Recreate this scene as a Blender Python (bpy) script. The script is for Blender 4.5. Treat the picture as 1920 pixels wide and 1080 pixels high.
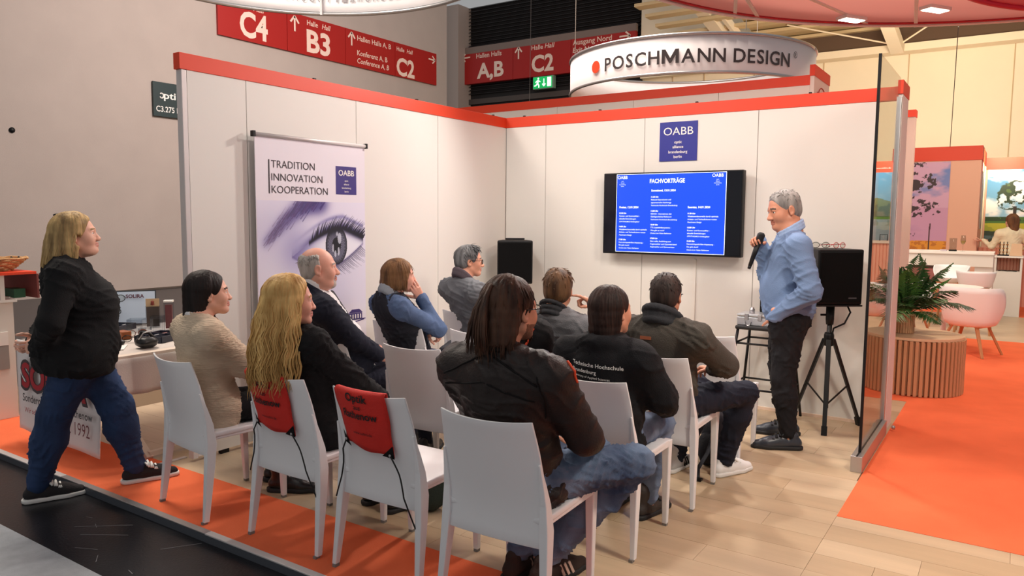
import bpy, math, random
import numpy as np
from mathutils import Vector, Matrix
from mathutils.bvhtree import BVHTree
R_ = random.Random(7)
PI = math.pi
scene = bpy.context.scene
for _o in list(bpy.data.objects): bpy.data.objects.remove(_o)
col = scene.collection

# ------------------------------------------------------------------ camera
CAM = (4.18040, -6.12957, 1.53752)
cd = bpy.data.cameras.new('camera'); cam = bpy.data.objects.new('camera', cd); col.objects.link(cam)
_yaw, _pit, _rol, _f = -0.5890, -0.0933, 0.0077, 1408.16
_fw = Vector((math.sin(_yaw)*math.cos(_pit), math.cos(_yaw)*math.cos(_pit), math.sin(_pit)))
_r = Vector((math.cos(_yaw), -math.sin(_yaw), 0)); _u = _r.cross(_fw)
_r2 = math.cos(_rol)*_r + math.sin(_rol)*_u; _u2 = -math.sin(_rol)*_r + math.cos(_rol)*_u
_M = Matrix((_r2, _u2, -_fw)).transposed().to_4x4(); _M.translation = CAM
cam.matrix_world = _M
cd.sensor_width = 36; cd.lens = _f/1920*36; cd.clip_start = .05; cd.clip_end = 200
scene.camera = cam
vs = scene.view_settings
vs.view_transform = 'Standard'; vs.look = 'None'; vs.gamma = 1; vs.use_curve_mapping = False; vs.exposure = 0.0

# ------------------------------------------------------------------ world and lights
def srgb(r, g, b):
    f = lambda c: (c/255/12.92) if c/255 <= .04045 else ((c/255+.055)/1.055)**2.4
    return (f(r), f(g), f(b))
w = bpy.data.worlds.new('world'); scene.world = w; w.use_nodes = True
bg = w.node_tree.nodes['Background']; bg.inputs[0].default_value = (*srgb(250, 250, 251), 1); bg.inputs[1].default_value = .34
def aim(o, loc, tgt):
    o.location = loc
    o.rotation_euler = (Vector(tgt)-Vector(loc)).to_track_quat('-Z', 'Y').to_euler()
def spot(loc, tgt, power, colr=(255, 248, 240), ang=100, rad=.12, blend=.6):
    l = bpy.data.lights.new('spotlight', 'SPOT'); l.energy = power; l.color = srgb(*colr)
    l.spot_size = math.radians(ang); l.spot_blend = blend; l.shadow_soft_size = rad
    o = bpy.data.objects.new('spotlight', l); col.objects.link(o); aim(o, loc, tgt); return o
def area(loc, tgt, power, size, colr=(255, 240, 225)):
    l = bpy.data.lights.new('hall_lamp', 'AREA'); l.energy = power; l.color = srgb(*colr); l.size = size
    o = bpy.data.objects.new('hall_lamp', l); col.objects.link(o); aim(o, loc, tgt); return o
spot((1.3, -.35, 3.4), (1.3, -4.2, 0), 215, ang=120, rad=.10)            # booth rail, throwing shadows towards the aisle
spot((2.7, -.35, 3.4), (2.6, -4.0, 0), 190, ang=120, rad=.10)
spot((.9, -2.6, 3.45), (1.9, 0, 1.1), 112, colr=(255, 250, 244), ang=95, rad=.14)   # on the back wall, from the left
spot((2.9, -2.9, 3.45), (.4, -1.6, .9), 62, colr=(255, 236, 228), ang=110, rad=.2)
spot((2.8, -2.4, 3.45), (2.2, 0, 1.1), 62, colr=(255, 250, 242), ang=95, rad=.14)
area((2.2, -6.4, 3.4), (1.6, -2.5, .5), 9, 1.6, (255, 248, 242))                        # aisle side
area((-1.5, -3.2, 4.6), (-1.0, -3.6, 0), 150, 1.2)
area((-3.5, 3.5, 7.5), (-8, 4, 2.5), 900, 3.0, (255, 238, 230))
spot((4.6, 1.8, 3.15), (4.0, 3.6, 0), 165, colr=(255, 240, 218), ang=130, rad=.25)
spot((4.9, -3.2, 3.2), (4.3, -.6, 0), 300, colr=(255, 244, 228), ang=130, rad=.25)
area((3.6, 5.6, 4.2), (3.6, 7.6, 1), 100, 1.5, (255, 234, 205))
spot((-.3, -2.3, 3.5), (-1.2, -1.05, 3.5), 26, ang=120, rad=.08, blend=.8)          # unseen spot added inside the white ring to brighten its far band
area((3.0, 9.8, 3.6), (2.5, 12, 4.5), 460, 2.5, (255, 238, 212))
spot((4.9, -.3, 7.6), (4.9, -.3, 3.6), 900, colr=(255, 246, 236), ang=84, rad=.4)         # unseen spot added to brighten the salmon disc from above, cone limited to it
area((-.5, 2.9, 5.6), (.2, 3.6, 3), 160, 1.5, (255, 240, 228))

# ------------------------------------------------------------------ materials
MATS = {}
def mat(name, rgb, rough=.55, metal=0., bump=0, bscale=60, var=0, vscale=8, emit=0, trans=0, spec=None, stretch=None, sheen=0, alpha=1, rgb2=None):
    if name in MATS: return MATS[name]
    m = bpy.data.materials.new(name); m.use_nodes = True; nt = m.node_tree; N = nt.nodes; L = nt.links
    b = N['Principled BSDF']; c = srgb(*rgb)
    b.inputs['Base Color'].default_value = (*c, 1); b.inputs['Roughness'].default_value = rough; b.inputs['Metallic'].default_value = metal
    if spec is not None: b.inputs['Specular IOR Level'].default_value = spec
    if sheen: b.inputs['Sheen Weight'].default_value = sheen
    if trans: b.inputs['Transmission Weight'].default_value = trans
    if alpha < 1: b.inputs['Alpha'].default_value = alpha
    if emit: b.inputs['Emission Color'].default_value = (*c, 1); b.inputs['Emission Strength'].default_value = emit
    tc = None
    if bump or var or rgb2:
        tc = N.new('ShaderNodeTexCoord'); mp = N.new('ShaderNodeMapping'); L.new(tc.outputs['Object'], mp.inputs[0])
        if stretch: mp.inputs['Scale'].default_value = stretch
    if var or rgb2:
        n = N.new('ShaderNodeTexNoise'); n.inputs['Scale'].default_value = vscale; n.inputs['Detail'].default_value = 5; L.new(mp.outputs[0], n.inputs[0])
        r = N.new('ShaderNodeValToRGB'); L.new(n.outputs[0], r.inputs[0])
        lo = srgb(*rgb2) if rgb2 else tuple(x*(1-var) for x in c); hi = c if rgb2 else tuple(min(1, x*(1+var)) for x in c)
        r.color_ramp.elements[0].position = .32; r.color_ramp.elements[1].position = .68
        r.color_ramp.elements[0].color = (*lo, 1); r.color_ramp.elements[1].color = (*hi, 1)
        L.new(r.outputs[0], b.inputs['Base Color'])
        if emit: L.new(r.outputs[0], b.inputs['Emission Color'])
    if bump:
        n2 = N.new('ShaderNodeTexNoise'); n2.inputs['Scale'].default_value = bscale; n2.inputs['Detail'].default_value = 4; L.new(mp.outputs[0], n2.inputs[0])
        bp = N.new('ShaderNodeBump'); bp.inputs['Strength'].default_value = bump; bp.inputs['Distance'].default_value = .01
        L.new(n2.outputs[0], bp.inputs['Height']); L.new(bp.outputs[0], b.inputs['Normal'])
    MATS[name] = m; return m
def attr_mat(name, rough=.5, emit=0):
    m = bpy.data.materials.new(name); m.use_nodes = True; N = m.node_tree.nodes; b = N['Principled BSDF']
    a = N.new('ShaderNodeVertexColor'); a.layer_name = 'print'; m.node_tree.links.new(a.outputs[0], b.inputs['Base Color'])
    b.inputs['Roughness'].default_value = rough
    return m

# ------------------------------------------------------------------ object helpers
WL = {}
def link(o, parent=None):
    col.objects.link(o)
    if parent is not None: o.parent = parent
    return o
def tag(o, label=None, cat=None, group=None, kind=None):
    if label: o['label'] = label
    if cat: o['category'] = cat
    if group: o['group'] = group
    if kind: o['kind'] = kind
    return o
def thing(name, label, cat, loc=(0, 0, 0), rz=0, group=None):
    o = bpy.data.objects.new(name, None); o.location = loc; o.rotation_euler = (0, 0, rz); o.empty_display_size = .1
    col.objects.link(o); WL[o.name] = Vector(loc); return tag(o, label, cat, group)
def wl(parent):
    return WL.get(parent.name, Vector((0, 0, 0))) if parent is not None else Vector((0, 0, 0))
def mesh_np(name, V, F, m, parent=None, smooth=False, world=True, attr=None):
    """V (n,3), F (k,4) or (k,3) arrays -> linked mesh object"""
    V = np.asarray(V, dtype=np.float32); F = np.asarray(F, dtype=np.int32); off = np.array(wl(parent)) if world else 0
    me = bpy.data.meshes.new(name); me.vertices.add(len(V)); me.vertices.foreach_set('co', (V-off).astype(np.float32).ravel())
    k = F.shape[1]; me.loops.add(F.size); me.loops.foreach_set('vertex_index', F.ravel()); me.polygons.add(len(F))
    me.polygons.foreach_set('loop_start', np.arange(0, F.size, k, dtype=np.int32)); me.polygons.foreach_set('loop_total', np.full(len(F), k, dtype=np.int32))
    if smooth: me.polygons.foreach_set('use_smooth', np.ones(len(F), dtype=bool))
    me.update(calc_edges=True)
    if attr is not None:
        ca = me.color_attributes.new('print', 'FLOAT_COLOR', 'POINT'); ca.data.foreach_set('color', np.asarray(attr, dtype=np.float32).ravel())
    for mm in (m if isinstance(m, (list, tuple)) else [m]): me.materials.append(mm)
    o = bpy.data.objects.new(name, me); link(o, parent); WL[o.name] = wl(parent) if world else Vector((0, 0, 0))
    return o
class MB:
    def __init__(s): s.v = []; s.f = []
    def add(s, vs, fs):
        n = len(s.v); s.v += [tuple(x) for x in vs]; s.f += [tuple(i+n for i in f) for f in fs]; return s
    def box(s, lo, hi, rz=0, c=None):
        x0, y0, z0 = lo; x1, y1, z1 = hi
        p = [(x0, y0, z0), (x1, y0, z0), (x1, y1, z0), (x0, y1, z0), (x0, y0, z1), (x1, y0, z1), (x1, y1, z1), (x0, y1, z1)]
        if rz:
            cx, cy = c or ((x0+x1)/2, (y0+y1)/2); C, S = math.cos(rz), math.sin(rz)
            p = [(cx+(a-cx)*C-(b-cy)*S, cy+(a-cx)*S+(b-cy)*C, z) for a, b, z in p]
        return s.add(p, [(0, 3, 2, 1), (4, 5, 6, 7), (0, 1, 5, 4), (1, 2, 6, 5), (2, 3, 7, 6), (3, 0, 4, 7)])
    def bar(s, a, b, w0, h0, w1=None, h1=None, up=(0, 0, 1)):
        """tapered box from a to b"""
        a, b = Vector(a), Vector(b); d = (b-a).normalized(); upv = Vector(up)
        x = d.cross(upv)
        if x.length < 1e-4: x = d.cross(Vector((0, 1, 0)))
        x.normalize(); y = x.cross(d); w1 = w0 if w1 is None else w1; h1 = h0 if h1 is None else h1; p = []
        for q, ww, hh in ((a, w0, h0), (b, w1, h1)):
            for sx, sy in ((-1, -1), (1, -1), (1, 1), (-1, 1)): p.append(q+x*sx*ww/2+y*sy*hh/2)
        return s.add(p, [(0, 1, 2, 3), (7, 6, 5, 4), (0, 4, 5, 1), (1, 5, 6, 2), (2, 6, 7, 3), (3, 7, 4, 0)])
    def tube(s, pts, r, n=8, caps=True, flat=1.0):
        pts = [Vector(p) for p in pts]; k = len(pts); rs = r if isinstance(r, (list, tuple)) else [r]*k; base = len(s.v); prev = None
        for i, p in enumerate(pts):
            d = (pts[min(i+1, k-1)]-pts[max(i-1, 0)]).normalized()
            if prev is None:
                prev = d.cross(Vector((0, 0, 1)))
                if prev.length < 1e-3: prev = d.cross(Vector((1, 0, 0)))
            x = (prev-d*prev.dot(d)).normalized(); y = d.cross(x); prev = x
            for j in range(n):
                a = 2*PI*j/n; s.v.append(tuple(p+x*math.cos(a)*rs[i]+y*math.sin(a)*rs[i]*flat))
        for i in range(k-1):
            for j in range(n):
                a, b = base+i*n+j, base+i*n+(j+1) % n; s.f.append((a, b, b+n, a+n))
        if caps: s.f.append(tuple(base+j for j in reversed(range(n)))); s.f.append(tuple(base+(k-1)*n+j for j in range(n)))
        return s
    def lathe(s, c, prof, n=32, ax=None, caps=True):
        """prof [(r,z)...] about the vertical through c"""
        base = len(s.v); k = len(prof)
        for r, z in prof:
            for j in range(n):
                a = 2*PI*j/n; s.v.append((c[0]+r*math.cos(a), c[1]+r*math.sin(a), c[2]+z))
        for i in range(k-1):
            for j in range(n):
                a, b = base+i*n+j, base+i*n+(j+1) % n; s.f.append((a, b, b+n, a+n))
        if caps:
            if prof[0][0] > 1e-5: s.f.append(tuple(base+j for j in reversed(range(n))))
            if prof[-1][0] > 1e-5: s.f.append(tuple(base+(k-1)*n+j for j in range(n)))
        return s
    def prism(s, poly, z0, z1):
        n = len(poly); return s.add([(x, y, z0) for x, y in poly]+[(x, y, z1) for x, y in poly],
            [tuple(reversed(range(n))), tuple(range(n, 2*n))]+[(i, (i+1) % n, n+(i+1) % n, n+i) for i in range(n)])
    def frame(s, o, x, y, pts, t):
        """polygon pts in plane (o,x,y), thickness t along x cross y"""
        o, x, y = Vector(o), Vector(x), Vector(y); nrm = x.cross(y).normalized(); n = len(pts)
        return s.add([o+x*a+y*b for a, b in pts]+[o+x*a+y*b+nrm*t for a, b in pts],
            [tuple(reversed(range(n))), tuple(range(n, 2*n))]+[(i, (i+1) % n, n+(i+1) % n, n+i) for i in range(n)])
    def build(s, name, m, parent=None, smooth=False, bevel=0, world=True, seg=2):
        off = wl(parent) if world else Vector((0, 0, 0))
        me = bpy.data.meshes.new(name); me.from_pydata([tuple(Vector(v)-off) for v in s.v], [], s.f); me.update()
        if smooth: me.polygons.foreach_set('use_smooth', [True]*len(me.polygons))
        for mm in (m if isinstance(m, (list, tuple)) else [m]): me.materials.append(mm)
        o = bpy.data.objects.new(name, me); link(o, parent); WL[o.name] = off if world else Vector((0, 0, 0))
        if bevel:
            b = o.modifiers.new('bevel', 'BEVEL'); b.width = bevel; b.segments = seg; b.limit_method = 'ANGLE'; b.angle_limit = math.radians(40)
            if smooth is False and seg > 1: me.polygons.foreach_set('use_smooth', [False]*len(me.polygons))
        return o
def struct(o): o['kind'] = 'structure'; return o
def bx(name, lo, hi, m, parent=None, bevel=0, **k): return MB().box(lo, hi, **k).build(name, m, parent, bevel=bevel)

TXT = {}
def text(s, o, x, y, m, parent, w=None, h=None, align='L', bold=0., shear=0, depth=.0015, name='lettering', spacing=1., mirror=False):
    """flat raised lettering: o lower-left/centre/right of the baseline, x and y unit directions, fitted to width w or cap height h"""
    key = (s, bold, shear, spacing)
    if key not in TXT:
        cu = bpy.data.curves.new('t', 'FONT'); cu.body = s; cu.size = 1; cu.offset = bold; cu.shear = shear; cu.resolution_u = 3; cu.space_character = spacing
        ob = bpy.data.objects.new('t', cu); me = bpy.data.meshes.new_from_object(ob)
        V = np.array([v.co[:] for v in me.vertices]); F = [tuple(p.vertices) for p in me.polygons]
        bpy.data.objects.remove(ob); bpy.data.curves.remove(cu); bpy.data.meshes.remove(me); TXT[key] = (V, F)
    V, F = TXT[key]; x0, x1 = V[:, 0].min(), V[:, 0].max(); cap = .73
    if w and h: sx, sy = w/(x1-x0), h/cap
    elif w: sx = sy = w/(x1-x0)
    else: sx = sy = h/cap
    xx = (V[:, 0]-{'L': x0, 'C': (x0+x1)/2, 'R': x1}[align])*sx*(-1 if mirror else 1); yy = V[:, 1]*sy
    o, x, y = np.array(o, float), np.array(x, float), np.array(y, float); n = np.cross(x, y); n /= np.linalg.norm(n)
    P = o+np.outer(xx, x)+np.outer(yy, y)+n*depth
    mb = MB(); mb.add(P.tolist(), [tuple(reversed(f)) for f in F] if mirror else F)
    return mb.build(name, m, parent)
def project_text(o_target, VF, s, o, x, y, m, parent, d, lift=.003, **k):
    """lettering laid on a garment: text vertices are pushed along d until they meet the cloth"""
    off = wl(parent); t = text(s, o, x, y, m, parent, **k); bv = BVHTree.FromPolygons([tuple(v) for v in VF[0]], [tuple(int(q) for q in f) for f in VF[1]]); d = Vector(d).normalized()
    last = None
    for v in t.data.vertices:
        w_ = Vector(v.co)+off; hit = bv.ray_cast(w_-d*.3, d, 1.0)
        if hit[0] is not None: last = (hit[0]-w_).dot(d)
        v.co = w_+d*((last or .3)-lift)-off
    return t
# ------------------------------------------------------------------ palette
WHITE = mat('wall_white', (226, 222, 215), .6, bump=.05, bscale=300)
WHITE2 = mat('panel_white', (228, 222, 214), .5)
GAP = mat('joint_grey', (120, 114, 108), .8)
RED = mat('fascia_red', (222, 62, 26), .5)
ORANGE = mat('orange_carpet', (252, 122, 80), .95, bump=.5, bscale=420, var=.07, vscale=3, spec=.1)
ALU = mat('aluminium', (186, 184, 184), .35, .85, bump=.05, bscale=200)
ALUW = mat('pale_aluminium', (214, 208, 206), .45, .2)
BLACK = mat('black_plastic', (12, 12, 14), .5, bump=.1, bscale=400, spec=.3)
BLACKM = mat('black_metal', (20, 19, 20), .4, .3)
DARKFLOOR = mat('dark_hall_floor', (24, 24, 28), .32, bump=.12, bscale=90, var=.25, vscale=4, spec=.35)
GREYC = mat('grey_carpet', (168, 172, 176), .95, bump=.5, bscale=300, var=.10, vscale=12)
HALL_L = mat('beige_render', (174, 162, 154), .8, bump=.15, bscale=60, var=.03, vscale=1.5)
HALL_B = mat('cream_cladding', (240, 226, 198), .7, var=.03, vscale=.8)
HALL_D = mat('dark_plinth', (84, 74, 66), .8)
PRINTW = mat('print_white', (240, 236, 230), .6)
SIGNRED = mat('sign_red', (160, 20, 14), .5)
SIGNW = mat('sign_white', (232, 206, 190), .6)
NAVY = mat('logo_blue', (40, 44, 140), .5)
INK = mat('ink_dark', (52, 44, 48), .6)
INKV = mat('ink_violet', (62, 48, 110), .6)
LWOOD = mat('light_oak', (206, 166, 122), .5, bump=.08, bscale=60, var=.16, vscale=4, stretch=(1, 1, .12))
SOIL = mat('soil', (36, 30, 22), .95, bump=.8, bscale=200)

# ------------------------------------------------------------------ floors
hf = struct(bx('floor', (-16, -16, -.10), (14, 18, -.04), DARKFLOOR))
sc_ = MB()                                               # scuffs: pale scratches lying on the dark floor
for a, b in (((.30, -4.30), (.52, -4.12)), ((.42, -4.33), (.62, -4.20)), ((.55, -4.42), (.66, -4.37)), ((.90, -4.20), (1.00, -4.05)), ((.72, -4.40), (.78, -4.44)), ((.35, -4.22), (.40, -4.24)), ((.98, -4.4), (1.03, -4.41)), ((.22, -4.2), (.26, -4.19))):
    sc_.bar((a[0], a[1], -.0395), (b[0], b[1], -.0395), .003, .0008)
o = sc_.build('scratches', mat('scratch', (120, 118, 120), .8), hf); o['kind'] = 'stuff'
o = struct(bx('floor', (-16, -12, -.0399), (14, -4.502, -.034), GREYC))
sub = struct(bx('floor', (-3.2, -4.0, -.04), (8, 13, -.005), mat('floor_base', (120, 96, 70), .8)))
woods = [mat('oak_laminate_%s' % n, c, .36, bump=.03, bscale=40, var=.10, vscale=3.2, stretch=(.22, 2.4, 1)) for n, c in
         (('a', (192, 168, 137)), ('b', (198, 175, 145)), ('c', (187, 162, 131)), ('d', (195, 171, 141)))]
PW, PL = .195, 1.29
def planks(x0, x1, y0, y1, seed):
    r = random.Random(seed); y = y0; k = 0
    while y < y1-.01:
        ye = min(y+PW, y1); x = x0-r.random()*PL
        while x < x1-.01:
            xe = x+PL; a, b = max(x, x0), min(xe, x1)
            if b-a > .02: bx('plank', (a+.0008, y+.0008, -.005), (b-.0008, ye-.0008, r.uniform(-.0002, .0002)), woods[r.randrange(4)], sub)
            x = xe
        y = ye; k += 1
planks(-1.6, 3.49, -3.533, .98, 3)
planks(3.49, 5.6, -3.533, -2.03, 4)
fw = struct(bx('floor', (-.5, 5.35, -.005), (8, 8.4, 0), woods[1])); struct(bx('floor', (.2, .98, -.005), (1.9, 5.35, -.0006), woods[0]))
for nm, lo, hi in (('front', (-3.2, -3.998, -.005), (8, -3.533, .002)), ('side', (3.49, -2.03, -.005), (8, .98, .002)), ('side', (1.9, .98, -.005), (8, 5.35, .002)), ('back', (-.5, 8.4, -.005), (8, 13, .002))):
    struct(bx('floor', lo, hi, ORANGE))
tr = struct(bx('trim_1', (-3.2, -4.034, -.0399), (8, -4.0, -.004), mat('profile_dark', (92, 96, 104), .5, .4)))
x = -3.2; r_ = random.Random(2)
for i in range(8):
    bx('edge_profile', (x+.001, -4.034, -.004), (x+1.398, -3.996, .004), (ALU, ALUW)[i % 2], tr, bevel=.002); x += 1.4
struct(bx('trim_2', (-.25, -3.62, 0), (-.02, -3.59, .006), ALUW)); struct(bx('trim_3', (-.15, -3.62, 0), (-.12, -3.40, .006), ALUW))

# ------------------------------------------------------------------ booth walls
H, BAND, YF, XE = 2.5, .096, -3.434, 3.29
wlft = struct(MB().box((-.042, YF+.03, .03), (-.006, 0, H-BAND)).build('wall_left', GAP))
ys = [YF+.035, -2.98, -2.005, -1.04, -.004]
for a, b in zip(ys[:-1], ys[1:]): bx('panel', (-.05, a+.0025, .03), (0, b-.0025, H-BAND), WHITE, wlft)
bx('post', (-.052, YF, .02), (.002, YF+.035, H-BAND), ALUW, wlft, bevel=.004)
bx('fascia', (-.056, YF-.012, H-BAND), (.006, .02, H), RED, wlft, bevel=.002)
for y in (-3.2, -2.2, -1.2, -.3): bx('foot', (-.04, y-.03, 0), (-.01, y+.03, .03), BLACK, wlft)
wbk = struct(MB().box((0, .006, .02), (XE, .042, H-BAND)).build('wall_back', GAP))
xs = [.006, .456, 1.457, 2.43, XE]
for a, b in zip(xs[:-1], xs[1:]): bx('panel', (a+.0025, 0, .02), (b-.0025, .05, H-BAND), WHITE, wbk)
bx('fascia', (.006, -.006, H-BAND), (3.455, .056, H), RED, wbk, bevel=.002)
bx('cable_duct', (1.93, -.012, .02), (1.955, 0, 1.2), WHITE2, wbk)
struct(bx('baseboard_back', (0, -.012, 0), (XE, 0, .022), mat('pale_skirting', (232, 204, 182), .5)))
# little studs on top of the fascia
st = MB()
for x in (.19, 1.0, 1.9, 2.8): st.box((x, .01, H), (x+.02, .03, H+.012))
for y in (-.2, -1.3, -2.4): st.box((-.03, y, H), (-.01, y+.02, H+.012))
st.build('stud', BLACK, wbk)['kind'] = 'stuff'

# glass partition standing in an aluminium base
def glass_mat(name, tint, refl=.22):
    m = bpy.data.materials.new(name); m.use_nodes = True; N = m.node_tree.nodes; L = m.node_tree.links; N.remove(N['Principled BSDF'])
    t = N.new('ShaderNodeBsdfTransparent'); t.inputs[0].default_value = (*srgb(*tint), 1); g = N.new('ShaderNodeBsdfGlossy'); g.inputs['Roughness'].default_value = .01
    fr = N.new('ShaderNodeLayerWeight'); pw = N.new('ShaderNodeMath'); pw.operation = 'POWER'; L.new(fr.outputs['Facing'], pw.inputs[0]); pw.inputs[1].default_value = 5; ml = N.new('ShaderNodeMath'); ml.operation = 'MULTIPLY_ADD'; L.new(pw.outputs[0], ml.inputs[0]); ml.inputs[1].default_value = refl; ml.inputs[2].default_value = .02; mx = N.new('ShaderNodeMixShader'); L.new(ml.outputs[0], mx.inputs[0])
    L.new(t.outputs[0], mx.inputs[1]); L.new(g.outputs[0], mx.inputs[2]); L.new(mx.outputs[0], N['Material Output'].inputs[0]); return m
GLASS = glass_mat('clear_glass', (240, 240, 238))
gp = thing('glass_partition', 'tall clear glass panel with black front edge in an aluminium floor rail', 'glass panel', (3.452, -.7, 0))
bx('base_rail', (3.418, -1.235, 0), (3.486, -.2, .10), ALU, gp, bevel=.003)
bx('rail_groove', (3.447, -1.235, .10), (3.457, -.2, .102), BLACKM, gp)
bx('glass_pane', (3.447, -1.115, .10), (3.457, -.2, 2.525), GLASS, gp)
bx('edge_strip', (3.444, -1.128, .10), (3.460, -1.112, 2.525), BLACK, gp)
bx('side_frame', (3.437, -.205, .10), (3.468, -.165, 2.40), ALU, gp, bevel=.003)
# white column with a red cap that closes the glass wall
cw = struct(bx('wall_right', (3.442, -.165, 0), (3.470, .16, 2.42), WHITE)); bx('fascia', (3.438, -.19, 2.42), (3.474, .17, 2.515), RED, cw, bevel=.002)
pin = tag(MB().lathe((3.52, -.12, .02), [(.0, .0), (.012, .004), (.014, .02), (.006, .03), (0, .03)], 12).build('door_stop', ALU, None, True), 'small round metal stop at the foot of the white column', 'fitting')
pin.location.z = 0
# end wall of the next stand, beyond the column
ew = struct(bx('wall_right_end', (3.19, 2.5, 0), (3.275, 2.62, 2.58), mat('pink_grey_panel', (206, 184, 172), .6))); bx('fascia', (3.185, 2.49, 2.58), (3.28, 2.63, 2.65), RED, ew)

# stand wall behind, rising over the booth's back wall
w2 = struct(bx('wall_rear_stand', (-3.6, 2.03, 0), (2.36, 2.08, 2.9), WHITE))
xx = [-3.6, -2.6, -1.6, -.6, .42, 1.42, 2.36]
for a, b in zip(xx[:-1], xx[1:]): bx('panel', (a+.002, 2.0, .02), (b-.002, 2.03, 2.9), WHITE2, w2)
bx('fascia', (-3.6, 1.994, 2.9), (2.36, 2.086, 3.0), RED, w2)
w3 = struct(bx('wall_rear_side', (2.36, 2.0, 0), (2.40, 2.72, 3.0), WHITE2)); bx('fascia', (2.355, 1.992, 2.99), (2.406, 2.73, 3.10), RED, w3)
lg = MB()
for i in range(12):
    a0, a1 = PI*.1+i*PI*.8/12, PI*.1+(i+1)*PI*.8/12
    lg.tube([(2.403, 2.36-.17*math.cos(a0), 2.80+.11*math.sin(a0)), (2.403, 2.36-.17*math.cos(a1), 2.80+.11*math.sin(a1))], .006, 5)
lg.build('arc_logo', SIGNRED, w3); text('SOLIRA', (2.401, 2.36, 2.745), (0, 1, 0), (0, 0, 1), SIGNRED, w3, w=.46, h=.11, align='C', bold=.02)

# ------------------------------------------------------------------ hall shell
hw = struct(bx('wall_hall_left', (-11.4, -15.5, -.04), (-11, 12.8, 9), HALL_L))
tag(MB().lathe((0, 0, 0), [(.05, 0), (.05, .02), (.02, .04), (0, .04)], 14).build('wall_socket', BLACK, None, True, world=False), 'small dark round fitting high on the beige hall wall', 'fitting')
_s = bpy.data.objects['wall_socket']; _s.location = (-11, .285, 3.044); _s.rotation_euler = (0, PI/2, 0)
bx('plinth', (-11.05, 1.5, -.04), (-10.98, 12.8, -.005), HALL_D, hw)
struct(bx('wall_hall_pillar', (-13.9, 15.4, -.04), (-12.57, 16.3, 9), mat('pillar_grey', (160, 146, 138), .7)))
hb = struct(bx('wall_hall_back', (-14, 16.3, -.04), (12, 16.6, 6.0), HALL_B))
struct(bx('wall_hall_back_upper', (-5.86, 16.02, 5.9), (-2.2, 16.3, 9), HALL_B))
cl = MB()
for x in (-4.9, -3.9, -2.4, -.5, 1.6, 3.9, 6): cl.box((x, 16.27, 0), (x+.02, 16.3, 6))  # darker tan strips along the cladding joints
cl.build('cladding_joint', mat('cladding_joint_tan', (196, 170, 132), .8), hb)['kind'] = 'stuff'
# louvred gate behind the hanging sign
gt = thing('louvred_gate', 'dark louvred hall gate behind the red direction sign', 'gate', (-9.2, 16.1, 0))
bx('gate_panel', (-12.6, 16.15, -.04), (-5.88, 16.25, 9), mat('gate_dark', (26, 23, 24), .7), gt)
LV = mat('louvre_dark', (34, 30, 31), .55)
for i in range(26):
    z = 5.95+i*.12
    MB().frame((-12.56, 16.0, z), (0, 1, 0), (0, 0, 1), [(0, 0), (.15, .07), (.15, .085), (0, .015)], 6.64).build('louvre', LV, gt)
bx('gate_rail', (-12.6, 16.02, 5.60), (-5.88, 16.2, 5.78), mat('gate_rail', (70, 62, 58), .6), gt)
# ceiling at the far right: ribbed deck, dark gap, beams, ties
ce = struct(MB().frame((0, 8.8, 7.7), (0, 1, 0), (0, 0, 1), [(0, 0), (7.4, -1.15), (7.4, -1.05), (0, .1)], 12).build('ceiling', mat('ceiling_board', (196, 172, 128), .7)))
ce.location.x = -2.2
DK = mat('ceiling_board_b', (206, 184, 142), .7)
for i in range(11):
    t = i/10.5; y = 8.9+7.2*t; z = 7.66-1.15*(7.2*t+.1)/7.4
    bx('ceiling_rib', (-2.2, y, z-.10), (9.8, y+.36, z-.02), DK, ce)
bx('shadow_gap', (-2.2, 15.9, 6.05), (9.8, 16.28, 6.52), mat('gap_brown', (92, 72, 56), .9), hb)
bx('ledge', (-2.2, 15.8, 5.86), (9.8, 16.28, 6.05), HALL_B, hb)
bm = struct(MB().bar((1.40, 15.7, 5.9), (1.15, 10.4, 7.3), .30, .24).build('trim_roof_beam', HALL_B)); MB().bar((-2.6, 15.6, 6.1), (-3.3, 12.5, 7.6), .34, .2).build('beam', HALL_B, bm); MB().bar((-2.2, 15.6, 6.1), (-2.9, 12.5, 7.6), .1, .2).build('beam', HALL_B, bm)
for a, b in (((1.3, 15.5, 6.0), (-1.2, 15.0, 6.7)), ((1.5, 15.5, 6.0), (3.2, 14.6, 6.8))): MB().tube([a, b], .02, 6).build('tie_rod', HALL_B, bm)

# ------------------------------------------------------------------ direction signs
Y, Z, X = (0, 1, 0), (0, 0, 1), (1, 0, 0)
def arrow(o, x, y, d, s, m, parent):
    o, x, y = Vector(o), Vector(x), Vector(y); n = x.cross(y); D = {'U': y, 'L': -x, 'R': x}[d]; P = {'U': x, 'L': y, 'R': y}[d]; mb = MB(); n_ = n*.01
    mb.bar(o-D*s*.5+n_, o+D*s*.5+n_, .14*s, .004, up=n); mb.bar(o+D*s*.52+n_, o+D*s*.08+P*s*.36+n_, .14*s, .004, up=n); mb.bar(o+D*s*.52+n_, o+D*s*.08-P*s*.36+n_, .14*s, .004, up=n)
    return mb.build('arrow', m, parent)
xs_ = -10.94
def lsign(y0, y1, label):
    t = thing('direction_sign', label, 'sign', (-10.97, (y0+y1)/2, 5.6), 0, None)
    bx('sign_board', (-11, y0+.008, 5.585), (xs_, y1-.008, 6.53), SIGNRED, t); return t
t = lsign(4.56, 6.50, 'red hall sign reading C4, first panel on the beige wall, partly behind the white ring')
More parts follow.
